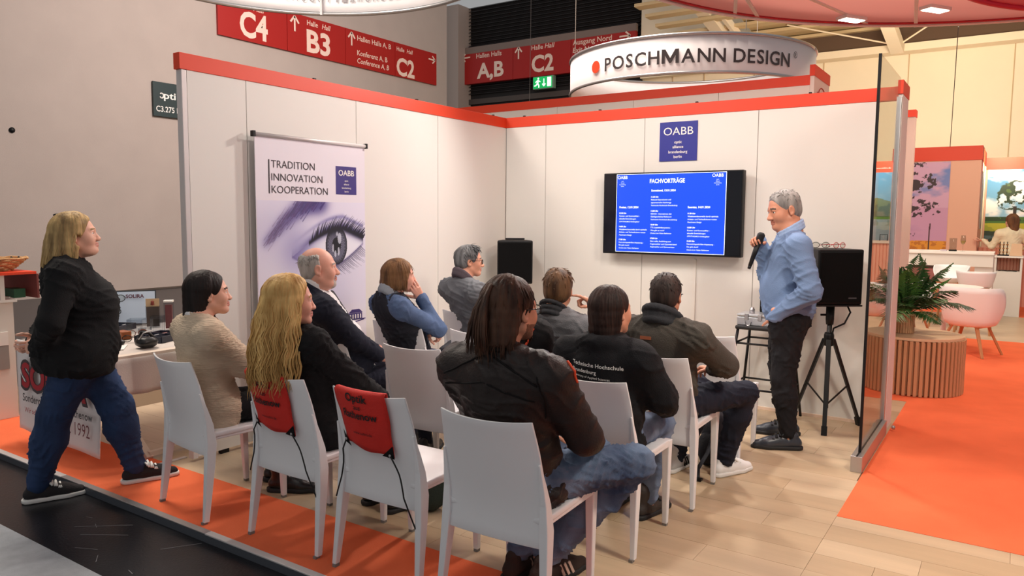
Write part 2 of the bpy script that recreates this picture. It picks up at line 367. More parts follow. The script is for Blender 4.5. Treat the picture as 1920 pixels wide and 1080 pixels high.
text('C4', (xs_, 5.53, 5.69), Y, Z, SIGNW, t, w=.78, h=.58, align='C', bold=.03); text('Halle', (xs_, 4.98, 6.31), Y, Z, SIGNW, t, h=.14, bold=.01); text('Hall', (xs_, 5.52, 6.31), Y, Z, SIGNW, t, h=.14, bold=.01, shear=.2)
mb = MB(); mb.bar((xs_+.005, 4.66, 6.42), (xs_+.005, 4.80, 6.26), .05, .004, up=X); mb.build('arrow', SIGNW, t)
t = lsign(6.50, 8.43, 'red hall sign reading B3 with an up arrow on the beige wall')
arrow((xs_, 6.73, 6.27), Y, Z, 'U', .36, SIGNW, t); text('Halle', (xs_, 7.13, 6.33), Y, Z, SIGNW, t, h=.13, bold=.01); text('Hall', (xs_, 7.62, 6.33), Y, Z, SIGNW, t, h=.13, bold=.01, shear=.2)
text('B3', (xs_, 7.5, 5.69), Y, Z, SIGNW, t, w=.78, h=.55, align='C', bold=.03)
t = lsign(8.43, 10.36, 'red hall sign for halls A and B and the conference rooms on the beige wall')
arrow((xs_, 8.65, 6.28), Y, Z, 'U', .34, SIGNW, t); text('Hallen Halls A, B', (xs_, 8.87, 6.29), Y, Z, SIGNW, t, w=1.32, h=.14, bold=.01)
text('Konferenz A, B', (xs_, 8.86, 5.90), Y, Z, SIGNW, t, w=1.18, h=.14, bold=.01); text('Conference A, B', (xs_, 8.86, 5.69), Y, Z, SIGNW, t, w=1.24, h=.14, bold=.01, shear=.15)
t = lsign(10.36, 12.23, 'red hall sign reading C2 with a right arrow at the end of the beige wall')
text('Halle', (xs_, 10.43, 6.31), Y, Z, SIGNW, t, h=.12, bold=.01); text('Hall', (xs_, 10.86, 6.31), Y, Z, SIGNW, t, h=.12, bold=.01, shear=.2); arrow((xs_, 11.99, 6.32), Y, Z, 'R', .30, SIGNW, t)
text('C2', (xs_, 10.81, 5.64), Y, Z, SIGNW, t, w=.78, h=.5, align='C', bold=.03)
yb = 15.78
def bsign(x0, x1, label):
    t = thing('direction_sign', label, 'sign', ((x0+x1)/2, 15.85, 6.3)); bx('sign_board', (x0+.008, yb, 6.28), (x1-.008, 15.95, 7.33), SIGNRED, t); bx('sign_rail', (x0, yb+.02, 7.33), (x1, 15.95, 7.56), mat('rail_grey', (122, 106, 98), .6), t); return t
t = bsign(-12.79, -10.49, 'red hanging sign reading A,B with a left arrow')
arrow((-12.5, yb, 7.21), X, Z, 'L', .36, SIGNW, t); text('Hallen Halls', (-12.05, yb, 7.14), X, Z, SIGNW, t, w=1.08, h=.17, bold=.01); text('A,B', (-11.45, yb, 6.45), X, Z, SIGNW, t, w=1.15, h=.52, align='C', bold=.03)
t = bsign(-10.49, -8.22, 'red hanging sign reading C2 with an up arrow, above the green exit light')
arrow((-10.26, yb, 7.12), X, Z, 'U', .38, SIGNW, t); text('Halle', (-9.74, yb, 7.16), X, Z, SIGNW, t, w=.45, h=.16, bold=.01); text('Hall', (-9.22, yb, 7.17), X, Z, SIGNW, t, w=.38, h=.16, bold=.01, shear=.2); text('C2', (-9.3, yb, 6.44), X, Z, SIGNW, t, w=.86, h=.55, align='C', bold=.03)
t = bsign(-8.22, -5.94, 'red hanging sign reading Ausgang Nord, half hidden by the white ring sign')
text('Ausgang Nord', (-8.15, yb, 7.14), X, Z, SIGNW, t, w=1.4, h=.17, bold=.01); text('Exit North', (-8.15, yb, 6.90), X, Z, SIGNW, t, w=1.0, h=.16, bold=.01, shear=.15); arrow((-6.3, yb, 7.2), X, Z, 'R', .36, SIGNW, t)
ex = thing('exit_light', 'green lit emergency exit sign with running figure and arrow', 'exit sign', (-9.28, 15.85, 5.86))
bx('housing', (-9.68, 15.80, 5.855), (-8.88, 15.95, 6.27), mat('exit_housing', (120, 150, 130), .5), ex); bx('lit_face', (-9.66, 15.785, 5.88), (-8.93, 15.80, 6.25), mat('exit_green', (10, 150, 74), .4, emit=1.1), ex)
EW = mat('exit_white', (226, 250, 232), .4, emit=1.4); ye = 15.78
mb = MB(); mb.tube([(-9.46, ye, 6.20), (-9.46, ye+.002, 6.20)], .032, 10); mb.bar((-9.47, ye, 6.15), (-9.49, ye, 6.03), .06, .006, up=Y); mb.bar((-9.47, ye, 6.14), (-9.38, ye, 6.09), .03, .006, up=Y); mb.bar((-9.48, ye, 6.14), (-9.57, ye, 6.08), .03, .006, up=Y); mb.bar((-9.49, ye, 6.04), (-9.43, ye, 5.97), .04, .006, up=Y); mb.bar((-9.43, ye, 5.97), (-9.44, ye, 5.90), .035, .006, up=Y); mb.bar((-9.49, ye, 6.04), (-9.56, ye, 5.97), .04, .006, up=Y); mb.bar((-9.56, ye, 5.97), (-9.62, ye, 5.97), .035, .006, up=Y); mb.build('running_figure', EW, ex)
mb = MB(); mb.bar((-9.24, ye, 6.18), (-9.24, ye, 5.96), .03, .006, up=Y); mb.bar((-9.24, ye, 5.94), (-9.30, ye, 6.02), .03, .006, up=Y); mb.bar((-9.24, ye, 5.94), (-9.18, ye, 6.02), .03, .006, up=Y); mb.build('arrow', EW, ex); bx('door_symbol', (-9.11, ye, 5.92), (-8.96, ye+.004, 6.22), EW, ex)

# stand number plate on the hall wall
t = thing('stand_number_plate', 'dark green plate reading opti C3.275 B on the beige wall', 'sign', (-10.97, 3.3, 3.6))
bx('plate', (-10.978, 2.972, 3.61), (-10.94, 3.70, 4.32), mat('plate_green', (30, 50, 52), .5), t)
text('pti', (-10.94, 3.21, 3.99), Y, Z, PRINTW, t, w=.27, h=.15, bold=.015); mb = MB(); c = (3.155, 4.04)
for i in range(14): a, b = PI*.75-i*PI*1.6/14, PI*.75-(i+1)*PI*1.6/14; mb.tube([(-10.935, c[0]+.045*math.cos(a), c[1]+.05*math.sin(a)), (-10.935, c[0]+.045*math.cos(b), c[1]+.05*math.sin(b))], .014, 5)
mb.build('lettering', PRINTW, t); text('C3.275 B', (-10.94, 3.03, 3.71), Y, Z, PRINTW, t, w=.54, h=.12, bold=.01)

# ------------------------------------------------------------------ hanging rings
FAB = mat('ring_fabric', (236, 228, 226), .7)
def ring_shell(c, R, z0, z1, m, name, parent, n=72, t=.01):
    return MB().lathe((c[0], c[1], 0), [(R, z0), (R, z1), (R-t, z1), (R-t, z0), (R, z0)], n, caps=False).build(name, m, parent, True)
def hoop(c, R, z, r, m, name, parent, n=72):
    return MB().tube([(c[0]+R*math.cos(2*PI*i/n), c[1]+R*math.sin(2*PI*i/n), z) for i in range(n+1)], r, 8).build(name, m, parent, True)
C1 = (-.10, 5.083); R1 = 1.80
t = thing('ring_banner', 'white hanging ring banner reading POSCHMANN DESIGN with a red dot', 'hanging banner', (C1[0], C1[1], 3.4))
ring_shell(C1, R1, 3.43, 3.92, FAB, 'fabric_band', t); hoop(C1, R1, 3.92, .022, ALU, 'hoop', t); hoop(C1, R1, 3.43, .022, ALU, 'hoop', t)
def ring_text(s, a0, zb, hcap, R, m, parent, bold=.03, gap=.028):
    """letters standing round the outside of a hoop, starting at azimuth a0"""
    a = a0
    for ch in s:
        if ch == ' ': a += hcap*.40/R; continue
        if ch == 'M':
            k_ = hcap/.73; am = a+.45*k_/R; tv_ = Vector((-math.sin(am), math.cos(am), 0)); o_ = Vector((C1[0]+(R+.004)*math.cos(am), C1[1]+(R+.004)*math.sin(am), zb))-tv_*.45*k_
            MB().frame(o_, tv_, Z, [(x_*k_, y_*k_) for x_, y_ in ((0, 0), (.17, 0), (.17, .42), (.40, .02), (.50, .02), (.73, .42), (.73, 0), (.90, 0), (.90, .73), (.71, .73), (.45, .27), (.19, .73), (0, .73))], .006).build('lettering', m, parent); a += (.90*k_+gap)/R; continue
        for rep in (0, 1):
            if rep == 0:
                if (ch, bold, 0, 1.) not in TXT: bpy.data.objects.remove(text(ch, (0, 0, -5), X, Z, m, None, h=hcap, bold=bold))
                V = TXT[(ch, bold, 0, 1.)][0]; wch = (V[:, 0].max()-V[:, 0].min())*hcap/.73
            else:
                am = a+wch/2/R; text(ch, (C1[0]+(R+.004)*math.cos(am), C1[1]+(R+.004)*math.sin(am), zb), (-math.sin(am), math.cos(am), 0), Z, m, parent, h=hcap, align='C', bold=bold, depth=.008)
        a += (wch+gap)/R
    return a
ac = -1.2061; LT = mat('letter_charcoal', (66, 58, 58), .5)
dot_a = ac-.775
px, py = C1[0]+(R1+.012)*math.cos(dot_a), C1[1]+(R1+.012)*math.sin(dot_a)
mb = MB(); tv = Vector((-math.sin(dot_a), math.cos(dot_a), 0)); nv = Vector((math.cos(dot_a), math.sin(dot_a), 0)); pc = Vector((px, py, 3.64))
mb.frame(pc, tv, Z, [(.085*math.cos(2*PI*i/28), .085*math.sin(2*PI*i/28)) for i in range(28)], .004).build('red_dot', mat('dot_red', (232, 74, 34), .5), t)
a = ring_text('POSCHMANN DESIGN', ac-.675, 3.555, .180, R1, LT, t, .018)
text('®', (C1[0]+(R1+.004)*math.cos(a+.03), C1[1]+(R1+.004)*math.sin(a+.03), 3.68), (-math.sin(a), math.cos(a), 0), Z, LT, t, w=.075, h=.09, depth=.008)
ring_text('POSCHMANN DESIGN', ac-3.05, 3.60, .175, R1, LT, t)
for k in range(3):
    a = ac+.4+k*2.09; tag(MB().tube([(C1[0]+R1*math.cos(a), C1[1]+R1*math.sin(a), 3.96), (C1[0]+R1*math.cos(a), C1[1]+R1*math.sin(a), 8)], .006, 5).build('cable', mat('steel_cable', (150, 140, 130), .4, .5), t))
# white ring over the booth's left wall, the inside of its far band in view
C2 = (-.345, -2.32); R2 = 1.545
t = thing('ring_banner', 'large white open ring banner hanging above the eye banner', 'hanging banner', (C2[0], C2[1], 3.41))
ring_shell(C2, R2, 3.42, 3.575, mat('ring_fabric_bright', (246, 242, 242), .7), 'fabric_band', t); hoop(C2, R2, 3.42, .02, ALU, 'hoop', t); hoop(C2, R2, 3.575, .012, ALU, 'hoop', t)
af = math.atan2(1.25, -1.02)
MB().tube([(C2[0]+1.52*math.cos(af), C2[1]+1.52*math.sin(af), 3.40), (C2[0]+1.52*math.cos(af), C2[1]+1.52*math.sin(af), 3.575)], .014, 6).build('seam_rod', ALUW, t)
for ch, k in zip('vonTOHUBSTflamoHool', range(19)):
    a = af+.40-k*.049; q = 1.525; text(ch, (C2[0]+q*math.cos(a), C2[1]+q*math.sin(a), 3.52), (math.sin(a), -math.cos(a), 0), Z, mat('show_through', (170, 164, 166), .8), t, w=.045, h=.08, align='C', mirror=True, depth=.004)
# salmon ring with a stretched underside, top right
C3 = (4.914, -.309); R3 = 3.824
SAL = mat('salmon_fabric', (246, 150, 136), .6)
nt = SAL.node_tree; tl = nt.nodes.new('ShaderNodeBsdfTranslucent'); tl.inputs[0].default_value = (*srgb(250, 168, 152), 1); mx = nt.nodes.new('ShaderNodeMixShader'); mx.inputs[0].default_value = .62
nt.links.new(nt.nodes['Principled BSDF'].outputs[0], mx.inputs[1]); nt.links.new(tl.outputs[0], mx.inputs[2]); nt.links.new(mx.outputs[0], nt.nodes['Material Output'].inputs[0])
t = thing('ring_ceiling', 'large salmon red hanging disc with white spokes at the top right', 'hanging banner', (C3[0], C3[1], 3.6))
MB().lathe((C3[0], C3[1], 0), [(0, 3.63), (R3-.02, 3.63)], 96, caps=False).build('underside', SAL, t)
hoop(C3, R3, 3.615, .022, ALUW, 'hoop', t, 120); ring_shell(C3, R3, 3.62, 3.9, mat('ring_red', (200, 50, 50), .6), 'fabric_band', t, 96)
hoop(C3, R3-.05, 3.622, .012, mat('hem_red', (176, 28, 40), .6), 'hem', t, 120)
for (p0, p1) in (((1.623, 1.833), (1.886, 1.023)), ((1.818, 2.055), (1.941, 1.138)), ((2.757, 2.875), (2.437, 1.533)), ((3.155, 3.204), (3.291, 1.91))):
    MB().bar((*p0, 3.622), (*p1, 3.622), .035, .012).build('spoke', ALUW, t)
LAMP = mat('lamp_white', (255, 246, 220), .3, emit=6)  # hall lamps showing through the fabric, built as added glowing panels below it
for (px_, py_, lb) in ((2.651, 2.404, 'added glow panel for a hall lamp shining through the salmon disc, beside a spoke'), (3.401, 2.437, 'added glow panel for a hall lamp shining through the salmon disc, top right')):
    tl_ = thing('lamp_glow', lb, 'lamp', (px_, py_, 3.60), -.59); MB().box((-.07, -.14, -.015), (.07, .14, .016)).build('glow_frame', ALUW, tl_, world=False); MB().box((-.055, -.125, -.021), (.055, .125, -.015)).build('glow_panel', LAMP, tl_, world=False)
C4 = (5.435, .338); d4 = 1.78; t = thing('ring_ceiling', 'smaller deep pink hanging disc in the top right corner', 'hanging banner', (*C4, 3.3))
MB().lathe((*C4, 0), [(0, 3.31), (d4-.01, 3.31), (d4-.01, 3.314), (0, 3.314)], 96).build('underside', mat('pink_fabric', (206, 92, 116), .6), t); hoop(C4, d4, 3.3, .025, mat('rim_crimson', (200, 36, 62), .5), 'hoop', t, 96)
# suspension cables in front of the dark gate and the cream wall
def cable(p0, p1, label, m='cable_black'):
    tag(MB().tube([p0, p1], .006, 5).build('cable', mat(m, (30, 26, 24) if m == 'cable_black' else (130, 120, 116), .5), None), label, 'cable')
cable((3.391, 5.639, 4.1), (3.11, 9.62, 2.86), 'thin black cable falling from the salmon disc to the pink stand wall')
cable((-9.72, 15.6, -.04), (-9.66, 15.6, 9), 'thin pale cable hanging in front of the dark gate, beside the exit light', 'cable_grey')
# ------------------------------------------------------------------ white seminar chairs
CH = mat('chair_white', (232, 232, 234), .38, bump=.02, bscale=300)
FOOTG = mat('glide_grey', (128, 124, 120), .6)
def lerp(a, b, t): return a+(b-a)*t
def interp(tab, z):
    for (z0, v0), (z1, v1) in zip(tab[:-1], tab[1:]):
        if z <= z1: return lerp(v0, v1, max(0, (z-z0)/(z1-z0)))
    return tab[-1][1]
YB = [(0, -.245), (.15, -.228), (.30, -.212), (.42, -.203), (.50, -.207), (.60, -.225), (.72, -.255), (.82, -.288)]
WB = [(0, .240), (.30, .232), (.42, .228), (.55, .222), (.70, .212), (.82, .200)]
def chair_meshes():
    M = {}
    # backrest shell
    mb = MB(); nu, nv = 13, 13; z0, z1 = .335, .822; base = []
    for side in (0, 1):
        for j in range(nv):
            z = lerp(z0, z1, j/(nv-1)); wd = interp(WB, z); yb = interp(YB, z)
            for i in range(nu):
                u = -1+2*i/(nu-1); cur = lerp(.012, .038, min(1, max(0, (z-.4)/.4)))
                zz = z-(.010*(1-u*u) if j == nv-1 else 0)
                mb.v.append((u*wd, yb-cur*(1-u*u)+cur*.35+(.010 if side == 0 else 0), zz))
    g = lambda s_, j, i: s_*nu*nv+j*nu+i
    for j in range(nv-1):
        for i in range(nu-1):
            mb.f.append((g(0, j, i+1), g(0, j, i), g(0, j+1, i), g(0, j+1, i+1))); mb.f.append((g(1, j, i), g(1, j, i+1), g(1, j+1, i+1), g(1, j+1, i)))
    for i in range(nu-1):
        mb.f.append((g(0, nv-1, i+1), g(0, nv-1, i), g(1, nv-1, i), g(1, nv-1, i+1))); mb.f.append((g(0, 0, i), g(0, 0, i+1), g(1, 0, i+1), g(1, 0, i)))
    for j in range(nv-1):
        mb.f.append((g(0, j, 0), g(1, j, 0), g(1, j+1, 0), g(0, j+1, 0))); mb.f.append((g(0, j+1, nu-1), g(1, j+1, nu-1), g(1, j, nu-1), g(0, j, nu-1)))
    M['backrest'] = mb
    # seat: slightly dished slab with rounded front
    mb = MB(); ny, nx = 13, 11; top, bot = [], []
    for j in range(ny):
        v = j/(ny-1); y = lerp(-.205, .245, v); wd = lerp(.222, .215, v)
        for i in range(nx):
            u = -1+2*i/(nx-1); z = .452-.010*(1-u*u)*math.sin(PI*min(1, v*1.1))
            if v > .9: z -= .012*((v-.9)/.1)**2
            top.append((u*wd, y, z)); bot.append((u*wd, y, .425))
    mb.v = top+bot; n = nx*ny
    for j in range(ny-1):
        for i in range(nx-1):
            a = j*nx+i; mb.f.append((a, a+1, a+nx+1, a+nx)); mb.f.append((n+a, n+a+nx, n+a+nx+1, n+a+1))
    for i in range(nx-1): a = i; mb.f.append((a, n+a, n+a+1, a+1)); a = (ny-1)*nx+i; mb.f.append((a+1, n+a+1, n+a, a))
    for j in range(ny-1): a = j*nx; mb.f.append((a+nx, n+a+nx, n+a, a)); a = j*nx+nx-1; mb.f.append((a, n+a, n+a+nx, a+nx))
    M['seat'] = mb
    for s in (-1, 1):
        # rear leg runs up the flank of the back
        mb = MB(); pr_ = []
        for z in (.012, .15, .30, .40, .50, .58, .66):
            f = max(0, (z-.42)/.24); wd = interp(WB, z)+.006*(1-f); yb = interp(YB, z)+.004
            hw = lerp(.011, .019, min(1, z/.40))*(1-.75*f); hd = lerp(.014, .027, min(1, z/.42))*(1-.80*f)
            xc = s*(wd-hw*.9); pr_.append([(xc-hw, yb-hd*.6, z), (xc+hw, yb-hd*.6, z), (xc+hw, yb+hd*1.4, z), (xc-hw, yb+hd*1.4, z)])
        for r in pr_: mb.v += r
        for k in range(len(pr_)-1):
            for i in range(4): a, b = k*4+i, k*4+(i+1) % 4; mb.f.append((a, b, b+4, a+4))
        mb.f.append((3, 2, 1, 0)); e = (len(pr_)-1)*4; mb.f.append((e, e+1, e+2, e+3)); M['rear%d' % s] = mb
        mb = MB(); mb.bar((s*.196, .232, .012), (s*.200, .222, .447), .026, .026, .040, .044, up=(0, 1, 0)); M['front%d' % s] = mb
        mb = MB(); mb.bar((s*.207, -.20, .432), (s*.205, .22, .432), .022, .038); M['rail%d' % s] = mb
        M['glider%d' % s] = MB().box((s*.230-.009, -.253, 0), (s*.230+.009, -.226, .014)); M['glidef%d' % s] = MB().box((s*.196-.011, .221, 0), (s*.196+.011, .243, .014))
    M['railf'] = MB().box((-.20, .212, .405), (.20, .232, .437))
    return M
CHM = chair_meshes(); CHAIRS = []
def make_chair(loc, rz, label, group=None):
    if not CHAIRS:
        t = thing('seminar_chair', label, 'chair', (*loc, 0), rz)
        CHM['backrest'].build('backrest', CH, t, True, bevel=.003, world=False); CHM['seat'].build('seat', CH, t, True, bevel=.006, world=False)
        for s in (-1, 1):
            CHM['rear%d' % s].build('leg', CH, t, False, bevel=.004, world=False); CHM['front%d' % s].build('leg', CH, t, False, bevel=.005, world=False)
            CHM['rail%d' % s].build('side_rail', CH, t, False, bevel=.004, world=False); CHM['glider%d' % s].build('glide', FOOTG, t, False, world=False); CHM['glidef%d' % s].build('glide', FOOTG, t, False, world=False)
        CHM['railf'].build('front_rail', CH, t, False, bevel=.003, world=False)
    else:
        src = CHAIRS[0]; t = src.copy(); col.objects.link(t); t.location = (*loc, 0); t.rotation_euler = (0, 0, rz); t['label'] = label
        for c in list(src.children): d = c.copy(); col.objects.link(d); d.parent = t
    CHAIRS.append(t); t['group'] = 'white seminar chairs'; WL[t.name] = Vector((*loc, 0)); return t
D_ = math.radians
make_chair((.70, -3.70), D_(-7), 'white chair of the dark-haired woman in the beige sweater')
make_chair((1.415, -3.665), D_(0), 'white chair with red bag under the blonde woman with long hair')
make_chair((2.0, -3.665), D_(1), 'empty white chair in the nearest row with a red bag over its back')
make_chair((2.6, -3.68), D_(2), 'nearest white chair, under the long-haired man in the dark jacket')
make_chair((.76, -2.77), D_(-4), 'white chair of the balding man in the dark suit, mostly hidden')
make_chair((1.405, -2.735), D_(3), 'empty white chair between the red-bag chair and the short-haired woman')
make_chair((2.0, -2.77), D_(0), 'white chair of the person with orange piping, behind the long-haired man')
make_chair((2.6, -2.885), D_(0), 'white chair under the woman in the black hoodie')
make_chair((.66, -2.06), D_(6), 'white chair under the woman with her hand on her cheek')
make_chair((1.375, -2.08), D_(0), 'empty white chair half hidden by the long-haired man, left of his hair')
make_chair((2.0, -2.12), D_(0), 'white chair under the man touching his ear')
make_chair((2.605, -2.17), D_(1), 'white chair under the man with white sneakers')
make_chair((.69, -1.31), D_(0), 'white chair under the grey-haired man with glasses')
make_chair((1.40, -1.31), D_(0), 'empty white chair in the front row, only a sliver of its back showing')
make_chair((2.585, -1.31), D_(0), 'empty white chair in the front row beside the black stool')

# ------------------------------------------------------------------ red drawstring bags over two chair backs
BAGR = mat('bag_red', (206, 36, 24), .7, bump=.25, bscale=220, var=.08, vscale=9)
CORD = mat('cord_black', (18, 17, 18), .7)
def bag(ch, x0, x1, zbot, label, sag, droop):
    c = ch.location; t = thing('drawstring_bag', label, 'bag', (c.x, c.y-.29, .82), 0, 'red drawstring bags')
    nu, nv = 15, 22; V = []; r = random.Random(int(sag*1000))
    for j in range(nv):
        q = j/(nv-1)                                  # 0 front hem .. over the top .. 1 rear hem
        for i in range(nu):
            u = i/(nu-1); x = lerp(x0, x1, u); u2 = x/.2; cur = .038; off = -cur*(1-u2*u2)+cur*.35
            if q < .3: z = lerp(.60, .826, q/.3); y = interp(YB, min(.82, z))+off+.018
            elif q < .42: a = (q-.3)/.12*PI; z = .826+.010*math.sin(a); y = interp(YB, .82)+off+.005+.013*math.cos(a)
            else: z = lerp(.826, zbot+droop*(1-u), (q-.42)/.58); y = interp(YB, min(.82, z))+off-.012-.012*math.sin((q-.42)/.58*PI)*math.sin(PI*u)
            wv = .004*math.sin(9*u+5*q)*math.sin(14*q+3*u)*min(1, max(0, (q-.42)*4))
            V.append((x+.006*math.sin(q*9+u*3)*(1 if i in (0, nu-1) else 0), y-abs(wv)-.003, z+(.006*math.sin(3*PI*u) if j in (0, nv-1) else 0)))
    F = [(j*nu+i+1, j*nu+i, (j+1)*nu+i, (j+1)*nu+i+1) for j in range(nv-1) for i in range(nu-1)]
    W = [(c.x+v[0], c.y+v[1], v[2]) for v in V]
    VF_ = (np.array(W), np.array(F)); o = MB().add(W, F).build('bag_cloth', BAGR, t, True); so = o.modifiers.new('s', 'SOLIDIFY'); so.thickness = .004
    # black corners with eyelets, cords, printing
    def P(u, z, e=-.022):
        x = lerp(x0, x1, u); u2 = x/.2; return Vector((c.x+x, c.y+interp(YB, min(.82, z))-.038*(1-u2*u2)+.0133+e, z))
    zl, zr = zbot+droop, zbot
    for (ua, za, ub, uc, s) in ((0., zl, .0, .16, 1), (1., zr, 1., .80, -1)):
        MB().add([P(ua, za-.004), P(ua, za+.055), P(uc, za-.004-(.012 if s > 0 else -.01))], [(0, 1, 2), (2, 1, 0)]).build('corner_patch', CORD, t)
        e = P(lerp(ua, uc, .3), za+.012, -.024); MB().tube([e, e+Vector((0, -.003, 0))], .006, 10).build('eyelet', ALU, t)
        pts = [e]
        tgt = .40 if s < 0 else .33
        for k in range(1, 9): q = k/8; pts.append(Vector((c.x+lerp(lerp(x0, x1, ua), (.19 if s < 0 else -.195), q)+.012*math.sin(q*4), c.y+interp(YB, lerp(za, tgt, q))-.045-.006*math.sin(q*PI), lerp(za, tgt, q))))
        if s < 0: pts += [pts[-1]+Vector((.02, .01, -.06)), pts[-1]+Vector((.035, .03, -.13))]
        MB().tube(pts, .0035, 6).build('drawcord', CORD, t)
    mx_ = (x0+x1)/2; sc = (x1-x0)/.27
    yy = c.y+interp(YB, .74)-.038*.8+.0133-.034
    tl_ = .0
    dz = (zr-zl)*0
    for s, z, wd, b in (('Optik', .786-sag*.6, .115, .02), ('aus', .752-sag*.8, .036, .01), ('Rathenow', .712-sag, .185, .02), ('www.solira.de', .640-sag*.8, .105, .0)):
        tiltv = Vector((1, 0, -droop*.25)).normalized(); yv = c.y+interp(YB, z)-.038*(1-(mx_/.2)**2)+.0133-.030
        project_text(o, VF_, s, (c.x+mx_, c.y-.6, z), tiltv, (0, 0, 1), CORD, t, (0, 1, 0), w=wd*sc, align='C', bold=b, depth=0, lift=.005)
    return t
bag(CHAIRS[1], -.165, .115, .545, 'red drawstring bag hanging on the blonde woman\'s chair back', .03, .02)
bag(CHAIRS[2], -.150, .130, .555, 'red drawstring bag hanging on the empty chair in the nearest row', .0, .03)

# ------------------------------------------------------------------ television on the back wall
tv = thing('television', 'wall-mounted flat television showing a blue lecture programme', 'television', (1.755, -.06, 1.58))
bx('wall_bracket', (1.45, -.065, 1.35), (2.05, -.001, 1.8), BLACKM, tv); bx('housing', (1.137, -.128, 1.232), (2.366, -.06, 1.931), BLACK, tv, bevel=.006)
bx('display', (1.147, -.131, 1.245), (2.356, -.127, 1.921), mat('display_black', (10, 11, 18), .12), tv)
SCR = mat('screen_blue', (16, 66, 214), .3, emit=.72); SCW = mat('screen_white', (236, 244, 255), .3, emit=1.0); SCT = mat('screen_text', (206, 222, 255), .3, emit=.9)
sx0, sx1, sz0, sz1, sy = 1.268, 2.229, 1.254, 1.915, -.134
bx('slide_border', (sx0-.004, sy+.001, sz0-.004), (sx1+.004, sy+.003, sz1+.004), SCW, tv); bx('slide', (sx0, sy, sz0), (sx1, sy+.001, sz1), SCR, tv)
SWd, SHt = sx1-sx0, sz1-sz0
def st_(s, fx, fy, h, m=SCT, al='L', b=0., sh=0, w_=None): return text(s, (sx0+fx*SWd, sy-.0006, sz0+(1-fy)*SHt), X, Z, m, tv, h=h if not w_ else h, w=w_, align=al, bold=b, shear=sh, depth=.0006)
for fx in (.055, .93):
    st_('OABB', fx, .055, .028, SCW, 'C', w_=.092)
    for k, s in enumerate(('optic', 'alliance', 'brandenburg', 'berlin')): st_(s, fx, .090+.022*k, .0085, SCT, 'C')
st_('FACHVORTRÄGE', .48, .115, .036, SCW, 'C', .014, w_=.31)
def block(fx, fy, lines):
    for k, (s, ty) in enumerate(lines): st_(s, fx, fy+.036*k, .0125 if ty != 'i' else .0115, SCW if ty == 'b' else SCT, 'L', .02 if ty == 'b' else .008, .25 if ty == 'i' else 0)
st_('Sonnabend, 13.01.2024', .335, .222, .017, SCW, b=.02); st_('Freitag, 12.01.2024', .030, .435, .017, SCW, b=.02); st_('Sonntag, 14.01.2024', .675, .435, .017, SCW, b=.02)
block(.335, .300, [('11.00 Uhr', 'b'), ('Relaxed Operationen und', 't'), ('optometrische Nachsorge', 't'), ('Technische Hochschule Brandenburg', 'i')])
block(.335, .480, [('13.00 Uhr', 'b'), ('REXXX - Innovationen der', 't'), ('Optikgeschichte Rathenow', 't'), ('Technische Hochschule Brandenburg', 'i')])
block(.335, .655, [('15.00 Uhr', 'b'), ('TTL Lupenbrillensysteme -', 't'), ('Was gibt es noch?', 't'), ('Oculus Low Vision Rathenow', 'i')])
block(.335, .830, [('17.00 Uhr', 'b'), ('Quo vadis, Ausbildung zum', 't'), ('Augenoptiker und Optometristen?', 't'), ('Augenoptiker und Optometristen-', 'i'), ('innung des Landes Brandenburg', 'i')][:4])
block(.030, .510, [('12.00 Uhr', 'b'), ('Kanten- und Kontrastfilter -', 't'), ('aktuelle Entwicklungen', 't'), ('OPHTHALMICA Brillengläser', 'i')])
block(.030, .685, [('14.00 Uhr', 'b'), ('Wettbewerbsvorteile durch optimale', 't'), ('Arbeits- und Verkaufsräume nutzen', 't'), ('Poschmann Design', 'i')])
block(.030, .855, [('17.00 Uhr', 'b'), ('Fernrohrlupenbrillen-Anpassung -', 't'), ('No geht doch!', 't'), ('Oculus Low Vision Rathenow', 'i')])
block(.675, .510, [('11.00 Uhr', 'b'), ('Wettbewerbsvorteile durch optimale', 't'), ('Arbeits- und Verkaufsräume nutzen', 't'), ('Poschmann Design', 'i')])
block(.675, .685, [('13.00 Uhr', 'b'), ('Kanten- und Kontrastfilter -', 't'), ('aktuelle Entwicklungen', 't'), ('OPHTHALMICA Brillengläser', 'i')])
block(.675, .855, [('15.00 Uhr', 'b'), ('Fernrohrlupenbrillen-Anpassung -', 't'), ('No geht doch!', 't'), ('Oculus Low Vision Rathenow', 'i')])
# square logo board over the television
t = thing('logo_board', 'square dark blue OABB board on the back wall above the television', 'sign', (1.766, -.004, 2.19))
bx('board', (1.600, -.008, 2.027), (1.933, 0, 2.355), NAVY, t); yl = -.008
text('OABB', (1.766, yl, 2.245), X, Z, PRINTW, t, w=.262, h=.068, align='C', bold=.0)
for k, s in enumerate(('optic', 'alliance', 'brandenburg', 'berlin')): text(s, (1.766, yl, 2.175-.041*k), X, Z, PRINTW, t, h=.024, align='C', bold=.012)

